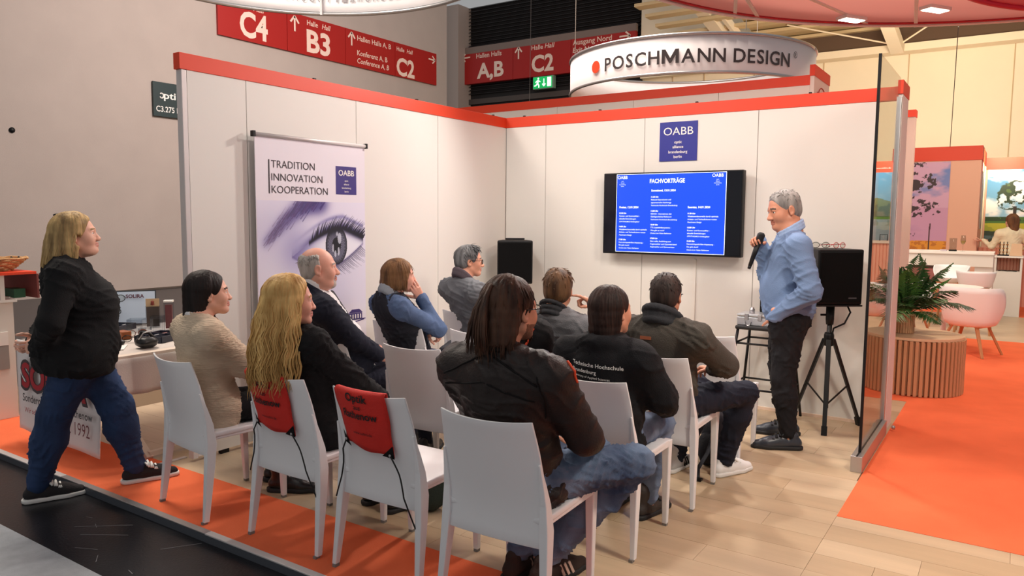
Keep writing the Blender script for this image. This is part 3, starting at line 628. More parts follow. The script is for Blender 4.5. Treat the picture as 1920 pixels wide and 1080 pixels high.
# ------------------------------------------------------------------ eye banner on the left wall
bn = thing('roll_up_banner', 'tall white roll-up banner with a violet eye on the left wall', 'banner', (.05, -2.47, 0))
bx('banner_sheet', (.050, -2.965, .05), (.054, -1.975, 2.055), mat('banner_white', (230, 224, 232), .6), bn)
MB().tube([(.056, -2.972, 2.065), (.056, -1.968, 2.065)], .014, 10).build('top_rail', ALUW, bn, True); bx('end_cap', (.040, -2.985, 2.048), (.072, -2.968, 2.085), BLACK, bn); bx('end_cap', (.040, -1.972, 2.048), (.072, -1.958, 2.085), BLACK, bn)
bx('foot_case', (.01, -2.965, 0), (.11, -1.975, .06), ALU, bn, bevel=.01); MB().tube([(.030, -2.47, .05), (.030, -2.47, 2.06)], .012, 8).build('pole', ALU, bn)
xb = .0545
for s, z in (('TRADITION', 1.858), ('INNOVATION', 1.772), ('KOOPERATION', 1.690)): text(s, (xb, -2.838, z), Y, Z, INK, bn, h=.052, bold=-.004, name='lettering')
MB().box((xb, -2.862, 1.686), (xb+.001, -2.852, 1.91)).build('rule_line', INK, bn)
bx('logo_square', (xb, -2.268, 1.698), (xb+.001, -2.065, 1.902), mat('logo_violet', (58, 46, 122), .5), bn)
text('OABB', (xb+.001, -2.166, 1.835), Y, Z, PRINTW, bn, w=.155, h=.042, align='C', bold=.015)
for k, s in enumerate(('optic', 'alliance', 'brandenburg', 'berlin')): text(s, (xb+.001, -2.166, 1.792-.026*k), Y, Z, PRINTW, bn, h=.013, align='C', bold=.01)
# the printed eye: a fine coloured sheet (pixel-like grid of vertex colours)
def eye_print():
    y0, y1, z0, z1 = -2.960, -1.98, .80, 1.640; nu, nv = 330, 290
    yy = np.linspace(y0, y1, nu); zz = np.linspace(z0, z1, nv); A, B = np.meshgrid(yy, zz); rng = np.random.default_rng(4)
    u = (A-y0); v = (B-z0)
    base = np.array([226, 222, 238.])/255; img = np.ones((nv, nu, 3))*base
    cx, cz = .69, .527                             # iris centre (u, v)
    def mixc(mask, c):
        nonlocal img
        m = np.clip(mask, 0, 1)[..., None]; img = img*(1-m)+np.array(c)/255.*m
    g = lambda d, s: np.exp(-(d/s)**2)
    mixc(.55*g(np.hypot(u-.40, (v-.52)*1.1), .30), (176, 172, 210)); mixc(.5*g(np.hypot(u-.18, v-.30), .26), (238, 236, 246)); mixc(.45*g(np.hypot((u-.50), (v-.70)), .16), (232, 230, 244))
    mixc(.6*g(np.hypot((u-.30)*1.2, (v-.50)*1.0), .15), (150, 144, 194)); mixc(.5*g(np.hypot(u-.60, (v-.22)*1.3), .20), (190, 186, 216)); mixc(.5*g(np.hypot(u-.08, v-.62), .18), (196, 192, 220))
    def stroke(p0, p1, p2, wd, c, al=1., n=22, soft=.004):
        nonlocal img
        t = np.linspace(0, 1, n); X_ = (1-t)**2*p0[0]+2*t*(1-t)*p1[0]+t*t*p2[0]; Z_ = (1-t)**2*p0[1]+2*t*(1-t)*p1[1]+t*t*p2[1]
        lo = (max(0, int((X_.min()-.03)/(y1-y0)*nu)), max(0, int((Z_.min()-.03)/(z1-z0)*nv))); hi = (min(nu, int((X_.max()+.03)/(y1-y0)*nu)+2), min(nv, int((Z_.max()+.03)/(z1-z0)*nv)+2))
        if hi[0] <= lo[0] or hi[1] <= lo[1]: return
        us = u[lo[1]:hi[1], lo[0]:hi[0]]; vs_ = v[lo[1]:hi[1], lo[0]:hi[0]]
        d = np.full(us.shape, 9.)
        for k in range(n): d = np.minimum(d, np.hypot(us-X_[k], vs_-Z_[k])-wd*(1-.75*t[k]))
        m = np.clip(.5-d/soft, 0, 1)[..., None]*al; sub_ = img[lo[1]:hi[1], lo[0]:hi[0]]; img[lo[1]:hi[1], lo[0]:hi[0]] = sub_*(1-m)+np.array(c)/255.*m
    bq = np.linspace(0, 1, 60)                     # brow: soft violet band, then hairs
    for q in bq:
        bu, bv = .06+.50*q, .55+.34*math.sin(q*PI/2)-.06*q; img_m = (.10+.16*q)*g(np.hypot(u-bu, v-bv), .035+.030*q); mixc(img_m, (74, 62, 130))
    for k in range(230):
        q = rng.random(); bu, bv = .06+.50*q, .55+.34*math.sin(q*PI/2)-.06*q; bu += rng.normal()*.012; bv += rng.normal()*(.018+.022*q); L = .045+.05*rng.random()
        stroke((bu, bv), (bu+L*.5, bv+L*.55), (bu+L*.85, bv+L*1.05), .0028+.0022*q, (50+40*(1-q)+20*rng.random(), 42+40*(1-q), 112), .35+.45*q)
    s = (u-.28)/.68; sc = np.clip(s, 0, 1); lidf = lambda q: .455+.195*np.sin(PI/2*np.minimum(1, q*1.42))-.07*np.clip(q-.70, 0, 1)/.3; lid = lidf(sc); low = .455-.125*np.sin(PI*sc)+.08*sc; inside = (s > 0) & (s < 1)
    dl = v-lid
    mixc(np.where(inside, .92*np.exp(-(np.clip(dl, 0, 1)/.042)**2)*(dl > -.004), 0)*np.clip(s*2.6, .2, 1), (62, 52, 122)); mixc(np.where(inside, g(dl-.085, .016)*.6*np.clip(s*2, 0, 1), 0), (104, 96, 160))
    white = inside & (dl < 0) & (v > low)
    mixc(white*.95, (234, 234, 244)); mixc(white*g(dl, .04)*.6, (112, 106, 164)); mixc(white*g(s, .22)*.8, (120, 110, 168)); mixc(np.where(inside, g(v-low, .010)*.6, 0), (112, 102, 156))
    r = np.hypot((u-cx)/.74, v-cz); R0 = .142; ir = (r < R0) & (dl < .006) & (v > low-.004)
    ang = np.arctan2(v-cz, (u-cx)/.74); tex = .5+.5*np.sin(ang*46+6*np.sin(r*70))*np.sin(ang*17+r*40)
    irc = np.stack([54+84*tex, 54+84*tex, 74+84*tex], -1)/255*(1-.6*np.clip((r/R0-.70)/.30, 0, 1))[..., None]
    img = np.where(ir[..., None], irc, img); mixc(((r < .058) & ir)*1., (14, 13, 22)); mixc(ir*np.clip((r-R0*.88)/(R0*.12), 0, 1), (24, 22, 38)); mixc(ir*np.exp(-(np.clip(-dl, 0, 1)/.035)**2)*.8, (14, 12, 24))
    for (a_, b_, ra, rb) in ((.030, .050, .018, .040), (.006, .085, .010, .016), (-.034, -.02, .008, .030), (-.012, -.062, .010, .024), (.020, -.045, .010, .032)):
        mixc((np.hypot((u-cx-a_)/ra, (v-cz-b_)/rb) < 1)*ir*.85, (206, 210, 224))
    mixc(np.where(inside & (s > .22), np.exp(-(dl/(.012+.014*np.clip(s, 0, 1)))**2), 0), (16, 13, 30))
    for k in range(64):
        q = .26+.74*k/63+rng.normal()*.010; px_ = .28+.68*q; pv = float(lidf(np.array(min(1, q)))); L = .06+.055*rng.random()*(.4+q); ax = -.45+1.25*q
        stroke((px_, pv), (px_+L*.25*ax, pv+L*.35), (px_+L*(.30+.75*ax), pv+L*(1.0-.35*abs(ax))), .0050, (16, 13, 30), 1)
    for k in range(42):
        q = .34+.62*k/41; px_ = .28+.68*q; pv = .455-.125*math.sin(PI*q)+.08*q; L = .050+.055*rng.random(); ax = -.3+1.5*q
        stroke((px_, pv), (px_+L*.3*ax, pv-L*.4), (px_+L*(.4+.7*ax), pv-L*.8), .0036, (28, 24, 60), .95)
    # fade to the white foot of the banner
    img = img*(1-np.clip((.10-v)/.10, 0, 1)[..., None])+np.array([232, 228, 236.])/255*np.clip((.10-v)/.10, 0, 1)[..., None]
    img = np.clip(img, 0, 1); lin = np.where(img <= .04045, img/12.92, ((img+.055)/1.055)**2.4)
    V = np.stack([np.full(A.size, xb+.0003), A.ravel(), B.ravel()], -1); I = np.arange(nu*nv).reshape(nv, nu)
    F = np.stack([I[:-1, :-1], I[:-1, 1:], I[1:, 1:], I[1:, :-1]], -1).reshape(-1, 4)
    mesh_np('eye_print', V, F, attr_mat('eye_print', .6), bn, attr=np.concatenate([lin.reshape(-1, 3), np.ones((lin.size//3, 1))], 1))
eye_print()
# skyline drawing and word at the foot of the banner
mb = MB(); x_ = xb+.0008
def rect(a, b, c, d): mb.box((x_, a, b), (x_+.0008, c, d))
rect(-2.14, .758, -1.985, .764); mb.frame((x_, 0, 0), Y, Z, [(-2.36, .700), (-2.0, .752), (-2.0, .760), (-2.36, .708)], .0008)
rect(-2.30, .722, -2.20, .79); rect(-2.30, .80, -2.20, .806); rect(-2.155, .762, -2.02, .81); mb.frame((x_, 0, 0), Y, Z, [(-2.16, .812), (-2.015, .812), (-2.05, .838), (-2.125, .838)], .0008); mb.build('skyline_print', INKV, bn)
mb = MB()
for k in range(5): mb.box((x_+.001, -2.29+.018*k, .755), (x_+.0015, -2.282+.018*k, .78))
for k in range(5): mb.box((x_+.001, -2.147+.026*k, .768), (x_+.0015, -2.136+.026*k, .80))
mb.build('window_print', PRINTW, bn); text('OPTIK FORUM', (xb, -2.62, .66), Y, Z, INK, bn, w=.565, h=.045, bold=-.004)
MB().box((xb, -2.862, .93), (xb+.001, -2.856, 1.04)).build('rule_line', INK, bn)

# ------------------------------------------------------------------ loudspeakers, stool, case
GRILLE = mat('speaker_grille', (9, 9, 10), .8, bump=.4, bscale=700, spec=.15)
def tripod(t, c, ztop, zcol, spread, a0, rleg=.014):
    x, y = c
    MB().tube([(x, y, .14), (x, y, ztop)], .018, 12).build('pole', BLACKM, t, True); MB().lathe((x, y, 0), [(.03, zcol-.05), (.036, zcol-.03), (.036, zcol+.03), (.03, zcol+.05)], 14).build('collar', BLACK, t, True)
    MB().lathe((x, y, 0), [(.026, ztop-.16), (.03, ztop-.12), (.03, ztop)], 14).build('adapter', BLACK, t, True); MB().tube([(x, y, ztop-.09), (x-.06, y-.03, ztop-.09)], .008, 8).build('knob', BLACK, t)
    for k in range(3):
        a = a0+k*2*PI/3; f = (x+spread*math.cos(a), y+spread*math.sin(a)); p0 = (x+.035*math.cos(a), y+.035*math.sin(a), zcol)
        l = MB().bar(p0, (f[0], f[1], .02), .034, .020, .030, .018).build('leg', BLACKM, t, bevel=.003); MB().bar((lerp(p0[0], f[0], .93), lerp(p0[1], f[1], .93), lerp(zcol, .02, .93)), (f[0], f[1], .0), .04, .03).build('rubber_foot', BLACK, l)
        m_ = (lerp(p0[0], f[0], .55), lerp(p0[1], f[1], .55), lerp(zcol, .02, .55)); MB().bar((x, y, .16), m_, .012, .008).build('brace', BLACKM, t)
ts = thing('speaker_stand', 'black tripod stand holding the loudspeaker beside the presenter', 'speaker stand', (3.075, -.24, 0)); tripod(ts, (3.075, -.24), .93, .66, .27, D_(-80))
sp = thing('loudspeaker', 'large black loudspeaker on a tripod beside the presenter, glasses lying on top', 'loudspeaker', (3.075, -.25, .93), D_(38))
mb = MB(); mb.prism([(-.17, -.13), (.17, -.13), (.125, .16), (-.125, .16)], .0, .40)
mb.build('cabinet', BLACK, sp, bevel=.012, world=False); bx('grille', (-.155, -.140, .02), (.155, -.128, .38), GRILLE, None, bevel=.004); g_ = bpy.data.objects['grille']; g_.parent = sp; MB().box((-.17, -.135, -.012), (.17, .12, .0)).build('base_plate', BLACKM, sp, world=False)
MB().box((.06, -.1415, .045), (.12, -.1405, .055)).build('badge', mat('badge_grey', (74, 74, 78), .4), sp, world=False)
o = MB().tube([(3.13, -.14, 1.0), (3.20, -.16, .86), (3.17, -.2, .78), (3.10, -.22, .74), (3.09, -.225, .66)], .007, 8).build('speaker_cable', BLACK, None, True); tag(o, 'black cable looping from the right loudspeaker to its stand', 'cable')
sp2 = thing('loudspeaker', 'black loudspeaker in the corner behind the grey-haired man', 'loudspeaker', (.30, -.28, 0.93), D_(35))
# placed by its front face
MB().prism([(-.165, -.12), (.165, -.12), (.12, .13), (-.12, .13)], 0, .40).build('cabinet', BLACK, sp2, bevel=.012, world=False); MB().box((-.15, -.13, .02), (.15, -.118, .38)).build('grille', GRILLE, sp2, bevel=.004, world=False); MB().bar((-.09, -.02, .412), (.09, -.02, .412), .03, .016).build('handle', BLACK, sp2, bevel=.004, world=False)
t2 = thing('speaker_stand', 'black tripod stand under the corner loudspeaker, hidden behind the audience', 'speaker stand', (.30, -.28, 0)); tripod(t2, (.30, -.28), .93, .62, .25, D_(-60))
def stool_bk(c, h, w_):
    t = thing('bar_stool', 'tall black metal stool holding a silver case beside the presenter', 'stool', (*c, 0)); x, y = c; s = w_/2
    bx('seat', (x-s, y-s, h-.03), (x+s, y+s, h), mat('stool_seat', (26, 24, 25), .5), t, bevel=.01)
    bt = s+.055
    for sx in (-1, 1):
        for sy in (-1, 1): MB().tube([(x+sx*bt, y+sy*bt, 0), (x+sx*(s-.02), y+sy*(s-.02), h-.02)], .011, 8).build('leg', BLACKM, t, True)
    for z in (.26, .60):
        e = lerp(bt, s-.02, z/h)
        for (a, b) in (((-1, -1), (1, -1)), ((1, -1), (1, 1)), ((1, 1), (-1, 1)), ((-1, 1), (-1, -1))): MB().tube([(x+a[0]*e, y+a[1]*e, z), (x+b[0]*e, y+b[1]*e, z)], .008, 8).build('rung', BLACKM, t, True)
stool_bk((2.62, -.28), .735, .36)
cs = thing('flight_case', 'small silver aluminium case standing on the black stool', 'case', (2.56, -.30, .735))
bx('case_body', (2.44, -.42, .735), (2.72, -.20, .80), mat('case_silver', (200, 202, 204), .3, .6, bump=.15, bscale=150), cs, bevel=.006); bx('case_lid', (2.44, -.42, .802), (2.72, -.20, .822), mat('case_silver', (200, 202, 204)), cs, bevel=.006)
for x in (2.50, 2.60): bx('latch', (x, -.426, .775), (x+.03, -.418, .825), ALU, cs, bevel=.003)
MB().tube([(2.53+.022*math.cos(a), -.428, .765+.03*math.sin(a)) for a in [PI*i/8 for i in range(8, 17)]], .004, 6).build('handle', ALU, cs)
MB().lathe((2.53, -.33, .822), [(.02, 0), (.02, .03), (.014, .035), (.014, .045)], 14).build('knob', ALU, cs, True)
tag(bx('black_box', (2.56, -.24, .822), (2.75, -.13, 1.08), BLACK, bevel=.006), 'upright flat black box behind the silver case on the stool', 'box')
# spectacles on top of the loudspeaker
def spectacles(name_lbl, c, rz, m, s=1., group=None, tilt=0):
    t = thing('spectacles', name_lbl, 'glasses', c, rz, group); fr = MB(); tm = MB()
    for sx in (-1, 1):
        fr.tube([(sx*.034*s+.026*s*math.cos(a), 0, .022*s+.020*s*math.sin(a)) for a in [2*PI*i/16 for i in range(17)]], .0022*s, 6)
    fr.tube([(-.009*s, 0, .026*s), (0, -.002, .030*s), (.009*s, 0, .026*s)], .002*s, 6); fr.build('rim', m, t, True, world=False)
    for sx in (-1, 1):
        MB().tube([(sx*.060*s, 0, .028*s), (sx*.062*s, .05*s, .028*s), (sx*.060*s, .12*s, .020*s), (sx*.058*s, .14*s, .004*s)], .002*s, 6).build('temple', m, t, True, world=False)
        l = MB().lathe((0, 0, 0), [(0, 0), (.024*s, .0), (.024*s, .001), (0, .001)], 16).build('lens', GLASS, t, world=False)
        l.rotation_euler = (PI/2, 0, 0); l.location = (sx*.034*s, 0, .022*s)
    if tilt: t.rotation_euler = (tilt, 0, rz)
    return t
spectacles('thin dark spectacles lying on the right loudspeaker, left pair', (3.0, -.30, 1.334), D_(20), BLACKM)
spectacles('red-framed spectacles lying on the right loudspeaker, right pair', (3.12, -.26, 1.334), D_(60), mat('frame_red', (190, 40, 40), .4))

# ------------------------------------------------------------------ things on the booth floor
def blob(name, m, parent, c, r, seed, n=20, k=.12, flat=0):
    rr = random.Random(seed); mb = MB(); ph = [rr.random()*6 for _ in range(6)]
    for i in range(n+1):
        th = PI*i/n
        for j in range(n):
            a = 2*PI*j/n; q = 1+k*(math.sin(3*a+ph[0]+2*th)*.5+math.sin(5*th+ph[1]+a)*.35+math.sin(7*a+ph[2])*.2)
            ce = abs(math.cos(a))**.7*math.copysign(1, math.cos(a)); se = abs(math.sin(a))**.7*math.copysign(1, math.sin(a)); st_2 = abs(math.sin(th))**.7
            mb.v.append((c[0]+r[0]*q*st_2*ce, c[1]+r[1]*q*st_2*se, max(flat, c[2]+r[2]*q*math.cos(th))))
    for i in range(n):
        for j in range(n): a, b = i*n+j, i*n+(j+1) % n; mb.f.append((a, a+n, b+n, b))
    return mb.build(name, m, parent, True)
BPK = mat('backpack_dark', (30, 33, 42), .7, bump=.3, bscale=120, var=.2, vscale=12)
bp_ = thing('backpack', 'dark backpack with loose straps on the floor beside the white sneaker', 'backpack', (2.68, -1.55, 0))
blob('bag_body', BPK, bp_, (2.68, -1.53, .17), (.095, .11, .19), 5, 22, .10, .002); blob('front_pocket', BPK, bp_, (2.67, -1.64, .11), (.075, .05, .10), 9, 18, .08, .004)
MB().tube([(2.66, -1.62, .33), (2.69, -1.70, .36), (2.67, -1.78, .30), (2.64, -1.82, .20), (2.62, -1.82, .10), (2.65, -1.80, .03)], .014, 8, flat=.4).build('strap', BPK, bp_, True)
MB().tube([(2.70, -1.62, .30), (2.73, -1.72, .26), (2.72, -1.82, .14), (2.68, -1.86, .05), (2.70, -1.92, .012)], .012, 8, flat=.4).build('strap', BPK, bp_, True); bx('buckle', (2.68, -1.95, .004), (2.73, -1.92, .018), BLACK, bp_)
GRN = mat('bag_green', (24, 40, 34), .7, bump=.3, bscale=100, var=.2, vscale=10)
gb = thing('floor_bag', 'dark green bag on the floor behind the empty red-bag chair', 'bag', (1.66, -3.17, 0)); blob('bag_body', GRN, gb, (1.66, -3.17, .12), (.13, .10, .125), 12, 20, .07, .002); MB().tube([(1.60, -3.2, .22), (1.62, -3.21, .28), (1.70, -3.2, .28), (1.72, -3.19, .22)], .012, 8).build('handle', GRN, gb, True)
# ------------------------------------------------------------------ neighbour's table on the left
CLOTH = mat('table_cloth', (206, 196, 188), .8, bump=.15, bscale=180, var=.03, vscale=5)
PALEW = mat('pale_wood', (222, 206, 190), .55, bump=.05, bscale=60)
tb = thing('folding_table', 'trestle table with crossed pale wooden legs behind the standing woman', 'table', (-.75, -3.15, 0))
bx('tabletop', (-1.34, -3.79, .665), (-.23, -2.45, .690), PALEW, tb)
for y in (-3.55, -2.65):
    MB().bar((-.29, y, .0), (-1.26, y+.04, .66), .045, .045).build('leg', PALEW, tb, bevel=.004); MB().bar((-1.26, y, .0), (-.27, y+.04, .66), .045, .045).build('leg', PALEW, tb, bevel=.004)
MB().bar((-.30, -3.55, .03), (-.30, -2.65, .03), .035, .03).build('stretcher', PALEW, tb)
# cloth over the table with a drop towards the booth
V, F = [], []; nu, nv = 40, 12; r = random.Random(5)
for j in range(nv):
    for i in range(nu):
        y = lerp(-3.80, -2.44, i/(nu-1)); q = j/(nv-1)
        if q < .3: x, z = lerp(-1.35, -.225, q/.3), .697
        else: d = (q-.3)/.7; x, z = -.222+.022*math.sin(y*13)*d+.012*math.sin(y*31)*d, .695-d*(.235+.02*math.sin(y*5))
        V.append((x, y, z))
F = [(j*nu+i, (j+1)*nu+i, (j+1)*nu+i+1, j*nu+i+1) for j in range(nv-1) for i in range(nu-1)]
o = MB().add(V, F).build('tablecloth', CLOTH, None, True); o.modifiers.new('s', 'SOLIDIFY').thickness = .004; tag(o, 'off-white cloth draped over the trestle table', 'tablecloth')
# hanging cloth sign at the table's end
cb = thing('cloth_sign', 'white cloth sign reading SOLIRA Rathenow seit 1992 hanging behind the standing woman', 'banner', (-.8, -3.83, .69)); V = []; nu, nv = 40, 20
for j in range(nv):
    for i in range(nu):
        u, q = i/(nu-1), j/(nv-1); x = lerp(-1.36, -.285, u); V.append((x, -3.825-.02*q+.014*q*math.sin(9*u+2*q), lerp(.70, .095-.02*u+.008*math.sin(8*u), q)))
F = [(j*nu+i, j*nu+i+1, (j+1)*nu+i+1, (j+1)*nu+i) for j in range(nv-1) for i in range(nu-1)]
o = MB().add(V, F).build('sign_cloth', mat('sign_cloth', (238, 232, 230), .75), cb, True); o.modifiers.new('s', 'SOLIDIFY').thickness = .004
def cs_(s, x, z, w_, m, al='L', b=.01, h=None): return text(s, (x, -3.866, z), X, (0, .03, 1), m, cb, w=w_, h=h, align=al, bold=b)
REDT = mat('sign_crimson', (178, 24, 40), .6); cs_('SOLIRA', -1.24, .40, .86, mat('outline_grey', (70, 56, 60), .6), h=.18, b=.075); text('SOLIRA', (-1.22, -3.868, .41), X, (0, .03, 1), REDT, cb, w=.82, h=.16, bold=.035)
cs_('Sonderoptik', -1.22, .31, .36, INK, b=.01); cs_('aus Rathenow', -.74, .30, .40, INK, b=.01); cs_('Wir sehen uns', -1.20, .235, .3, REDT, b=0); cs_('seit 1992', -.74, .19, .36, mat('sign_mauve', (120, 50, 60), .6), b=-.005, h=.085)
# counter at the far left with shelf and basket
ct = thing('counter', 'white counter at the left edge of the picture', 'counter', (-2.4, -3.8, 0)); bx('counter_body', (-2.9, -4.0+.02, 0), (-2.05, -3.55, .88), WHITE2, ct, bevel=.004); bx('counter_top', (-2.92, -3.99, .88), (-2.03, -3.53, .90), WHITE, ct)
bx('grey_panel', (-2.05, -3.69, .38), (-2.04, -3.60, .56), mat('panel_grey', (150, 146, 142), .6), ct); bx('white_panel', (-2.05, -3.69, .56), (-2.038, -3.60, .66), PRINTW, ct)
sh = thing('shelf', 'red-topped low shelf on the white counter, holding a wicker basket', 'shelf', (-2.3, -3.6, .90)); bx('shelf_board', (-2.75, -3.9, 1.085), (-2.0, -3.40, 1.105), RED, sh); bx('upright', (-2.05, -3.64, .90), (-2.03, -3.61, 1.085), WHITE2, sh); bx('back_board', (-2.75, -3.40, .90), (-2.0, -3.385, 1.085), mat('shelf_maroon', (120, 60, 56), .7), sh)
WIC = mat('wicker', (196, 150, 100), .7, bump=.8, bscale=90, var=.2, vscale=60, stretch=(1, 1, 4)); bk = thing('wicker_basket', 'shallow wicker basket on the red shelf', 'basket', (-2.25, -3.62, 1.105))
for k in range(7):
    s = k/6; MB().tube([(-2.25+(.10+.09*s)*math.cos(2*PI*i/28), -3.62+(.16+.10*s)*math.sin(2*PI*i/28), 1.115+.085*s+.004*math.sin(i*2.2+k*3)) for i in range(29)], .009, 6).build('wicker_ring', WIC, bk, True)
MB().lathe((-2.25, -3.62, 1.106), [(0, 0), (.11, 0), (.11, .01), (0, .01)], 20).build('base', WIC, bk)
for k, y in enumerate((-3.80, -3.50, -3.45)): MB().lathe((-2.16, y, 1.20), [(0, 0), (.008, .004), (.008, .012), (0, .018)], 8).build('knob', BLACK, bk, True)
def papers(lbl, c, w_, d_, rz, z, n=3, grp=None):
    t = thing('paper_sheets', lbl, 'papers', (c[0], c[1], z), rz)
    for k in range(n): MB().box((-w_/2+.006*k, -d_/2+.004*k, k*.002), (w_/2+.006*k, d_/2+.004*k, k*.002+.0012), rz=.05*k).build('sheet', PRINTW, t, world=False)
    return t
papers('pile of crumpled papers on the white counter', (-2.2, -3.72), .22, .28, .3, .90, 6)
tag(bx('folder', (-2.25, -3.52, .902), (-2.1, -3.44, .97), mat('folder_green', (40, 96, 70), .6)), 'dark green folder under the red shelf', 'folder')
tag(bx('book', (-2.5, -3.54, .902), (-2.28, -3.45, .96), mat('book_brown', (120, 84, 70), .6)), 'brown book under the red shelf', 'book')
# table-top display
zt = .699
dspl = thing('sign_stand', 'light blue tabletop sign with the word SOLIRA in a dark frame', 'sign', (-1.33, -3.02, zt), D_(56))
MB().frame((-.145, 0, .01), X, (0, .22, .975), [(0, 0), (.29, 0), (.29, .26), (0, .26)], -.012).build('frame', mat('frame_dark', (40, 48, 54), .4), dspl, world=False)
MB().frame((-.137, -.004, .018), X, (0, .22, .975), [(0, 0), (.274, 0), (.274, .244), (0, .244)], -.004).build('sheet', mat('sheet_blue', (190, 206, 226), .5), dspl, world=False)
def dtx(s, x, z, w_, m): o = text(s, (x, -.0045+.2256*z*0, 0), X, (0, .22, .975), m, None, w=w_, align='C', bold=.03); o.parent = dspl; o.location = (0, .2256*z-.0075, z); return o
dtx('SOLIRA', .0, .21, .125, mat('letter_plum', (90, 40, 60), .5)); mb = MB()
for k, (a, b, z) in enumerate(((-.10, .03, .175), (-.11, .02, .05), (-.11, -.02, .03))): mb.frame((a, .2256*z-.008, z), X, (0, .22, .975), [(0, 0), (b-a, 0), (b-a, .003), (0, .003)], -.001)
mb.build('ruled_line', INK, dspl, world=False)
MB().bar((0, .05, .24), (0, .14, 0), .03, .004).build('strut', BLACK, dspl, world=False)
spectacles('round black spectacles hung at the corner of the blue tabletop sign, upper pair', (-1.36, -3.16, zt+.19), D_(70), BLACKM, 1.25)
spectacles('round black spectacles beside the blue tabletop sign, lower pair', (-1.38, -3.18, zt+.09), D_(75), BLACKM, 1.2)
ACR = glass_mat('acrylic', (236, 238, 240))
sn = thing('spectacle_stand', 'slim clear stand carrying two round spectacles', 'stand', (-1.40, -3.17, zt)); MB().tube([(-1.40, -3.17, zt), (-1.40, -3.17, zt+.22)], .006, 8).build('rod', ALU, sn); MB().lathe((-1.40, -3.17, zt), [(0, 0), (.05, 0), (.05, .008), (0, .008)], 20).build('base', ALU, sn)
for dz in (.09, .19): MB().bar((-1.40, -3.17, zt+dz+.02), (-1.37, -3.165, zt+dz+.02), .01, .006).build('arm', ALU, sn)
hd = thing('leaflet_holder', 'narrow clear leaflet holder with a brown and beige card', 'holder', (-1.16, -2.98, zt), D_(56))
MB().box((-.05, -.012, 0), (.05, .02, .16)).build('pocket', ACR, hd, world=False); MB().box((-.044, -.004, .005), (.044, .004, .155)).build('card_lower', mat('card_brown', (84, 70, 62), .6), hd, world=False); MB().box((-.046, -.003, .155), (.046, .003, .215)).build('card_upper', mat('card_tan', (196, 166, 130), .6), hd, world=False); MB().lathe((0, -.006, .165), [(0, 0), (.014, .006), (.010, .02), (.012, .03), (0, .036)], 10).build('emblem', mat('emblem_red', (130, 50, 40), .6), hd, True, world=False)
tu = thing('display_block', 'tall clear block with a dull red core standing on the table', 'display', (-.95, -2.98, zt), D_(50)); MB().box((-.03, -.03, 0), (.03, .03, .215)).build('clear_block', ACR, tu, world=False); MB().box((-.022, -.022, .012), (.022, .022, .185)).build('core', mat('core_red', (128, 70, 72), .5), tu, world=False); MB().box((-.031, -.031, .205), (.031, .031, .218)).build('cap', PRINTW, tu, world=False)
NV = mat('tray_navy', (38, 42, 58), .5)
def tray(lbl, c, rz, w_, d_, nx, ny, fill):
    t = thing('sorting_tray', lbl, 'tray', (*c, zt), rz, None); MB().box((-w_/2, -d_/2, 0), (w_/2, d_/2, .006)).build('base', NV, t, world=False); mb = MB()
    for s in (-1, 1): mb.box((s*w_/2-.005, -d_/2, 0), (s*w_/2+.005, d_/2, .042)); mb.box((-w_/2, s*d_/2-.005, 0), (w_/2, s*d_/2+.005, .042))
    mb.build('rim', NV, t, world=False)
    for i in range(1, nx): MB().box((-w_/2+w_*i/nx-.003, -d_/2, .006), (-w_/2+w_*i/nx+.003, d_/2, .036)).build('divider', NV, t, world=False)
    for j in range(1, ny): MB().box((-w_/2, -d_/2+d_*j/ny-.003, .006), (w_/2, -d_/2+d_*j/ny+.003, .036)).build('divider', NV, t, world=False)
    r = random.Random(fill); cols = [mat('lens_card_%d' % i, c_, .5) for i, c_ in enumerate(((220, 216, 214), (214, 150, 150), (186, 190, 200), (160, 156, 160)))]
    for i in range(nx):
        for j in range(ny):
            x, y = -w_/2+w_*(i+.5)/nx, -d_/2+d_*(j+.5)/ny; MB().frame((x-.028, y-.02, .010), (1, 0, 0), (0, .86, .5), [(0, 0), (.056, 0), (.056, .04), (0, .04)], .004).build('insert_card', cols[r.randrange(4)], t, world=False)
tray('dark blue compartment tray at the front of the table, nearest the seated women', (-.58, -3.27), D_(-68), .26, .20, 3, 2, 3)
tray('dark blue compartment tray under the blue tabletop sign', (-1.22, -3.24), D_(-62), .26, .16, 3, 1, 6)
papers('loose printed sheets beside the blue tabletop sign', (-1.12, -3.36), .16, .22, .8, zt); papers('white sheets at the front corner of the table', (-.52, -3.64), .15, .20, .9, zt, 2)
mk = thing('trial_frame_case', 'glossy black hinged spectacle case standing open on the table', 'case', (-.36, -3.50, zt)); blob('shell', mat('black_gloss', (16, 15, 16), .35), mk, (-.36, -3.50, zt+.035), (.05, .065, .035), 15, 20, .06, zt+.001); MB().tube([(-.40, -3.54, zt+.03), (-.38, -3.52, zt+.10), (-.36, -3.48, zt+.09), (-.34, -3.45, zt+.04)], .010, 8).build('lid', MATS['black_gloss'], mk, True)
MB().tube([(-.345, -3.56, zt+.06), (-.34, -3.53, zt+.10), (-.33, -3.48, zt+.11)], .004, 6).build('wire', ALU, mk, True)
tag(bx('wooden_block', (-.86, -3.44, zt), (-.76, -3.37, zt+.055), mat('block_brown', (150, 84, 44), .4), bevel=.006), 'small orange-brown wooden block on the table', 'block')
o = blob('computer_mouse', mat('black_gloss', (16, 15, 16)), None, (-.60, -3.55, zt+.018), (.045, .03, .02), 4, 16, .02, zt+.001); tag(o, 'small black computer mouse near the table corner', 'mouse')
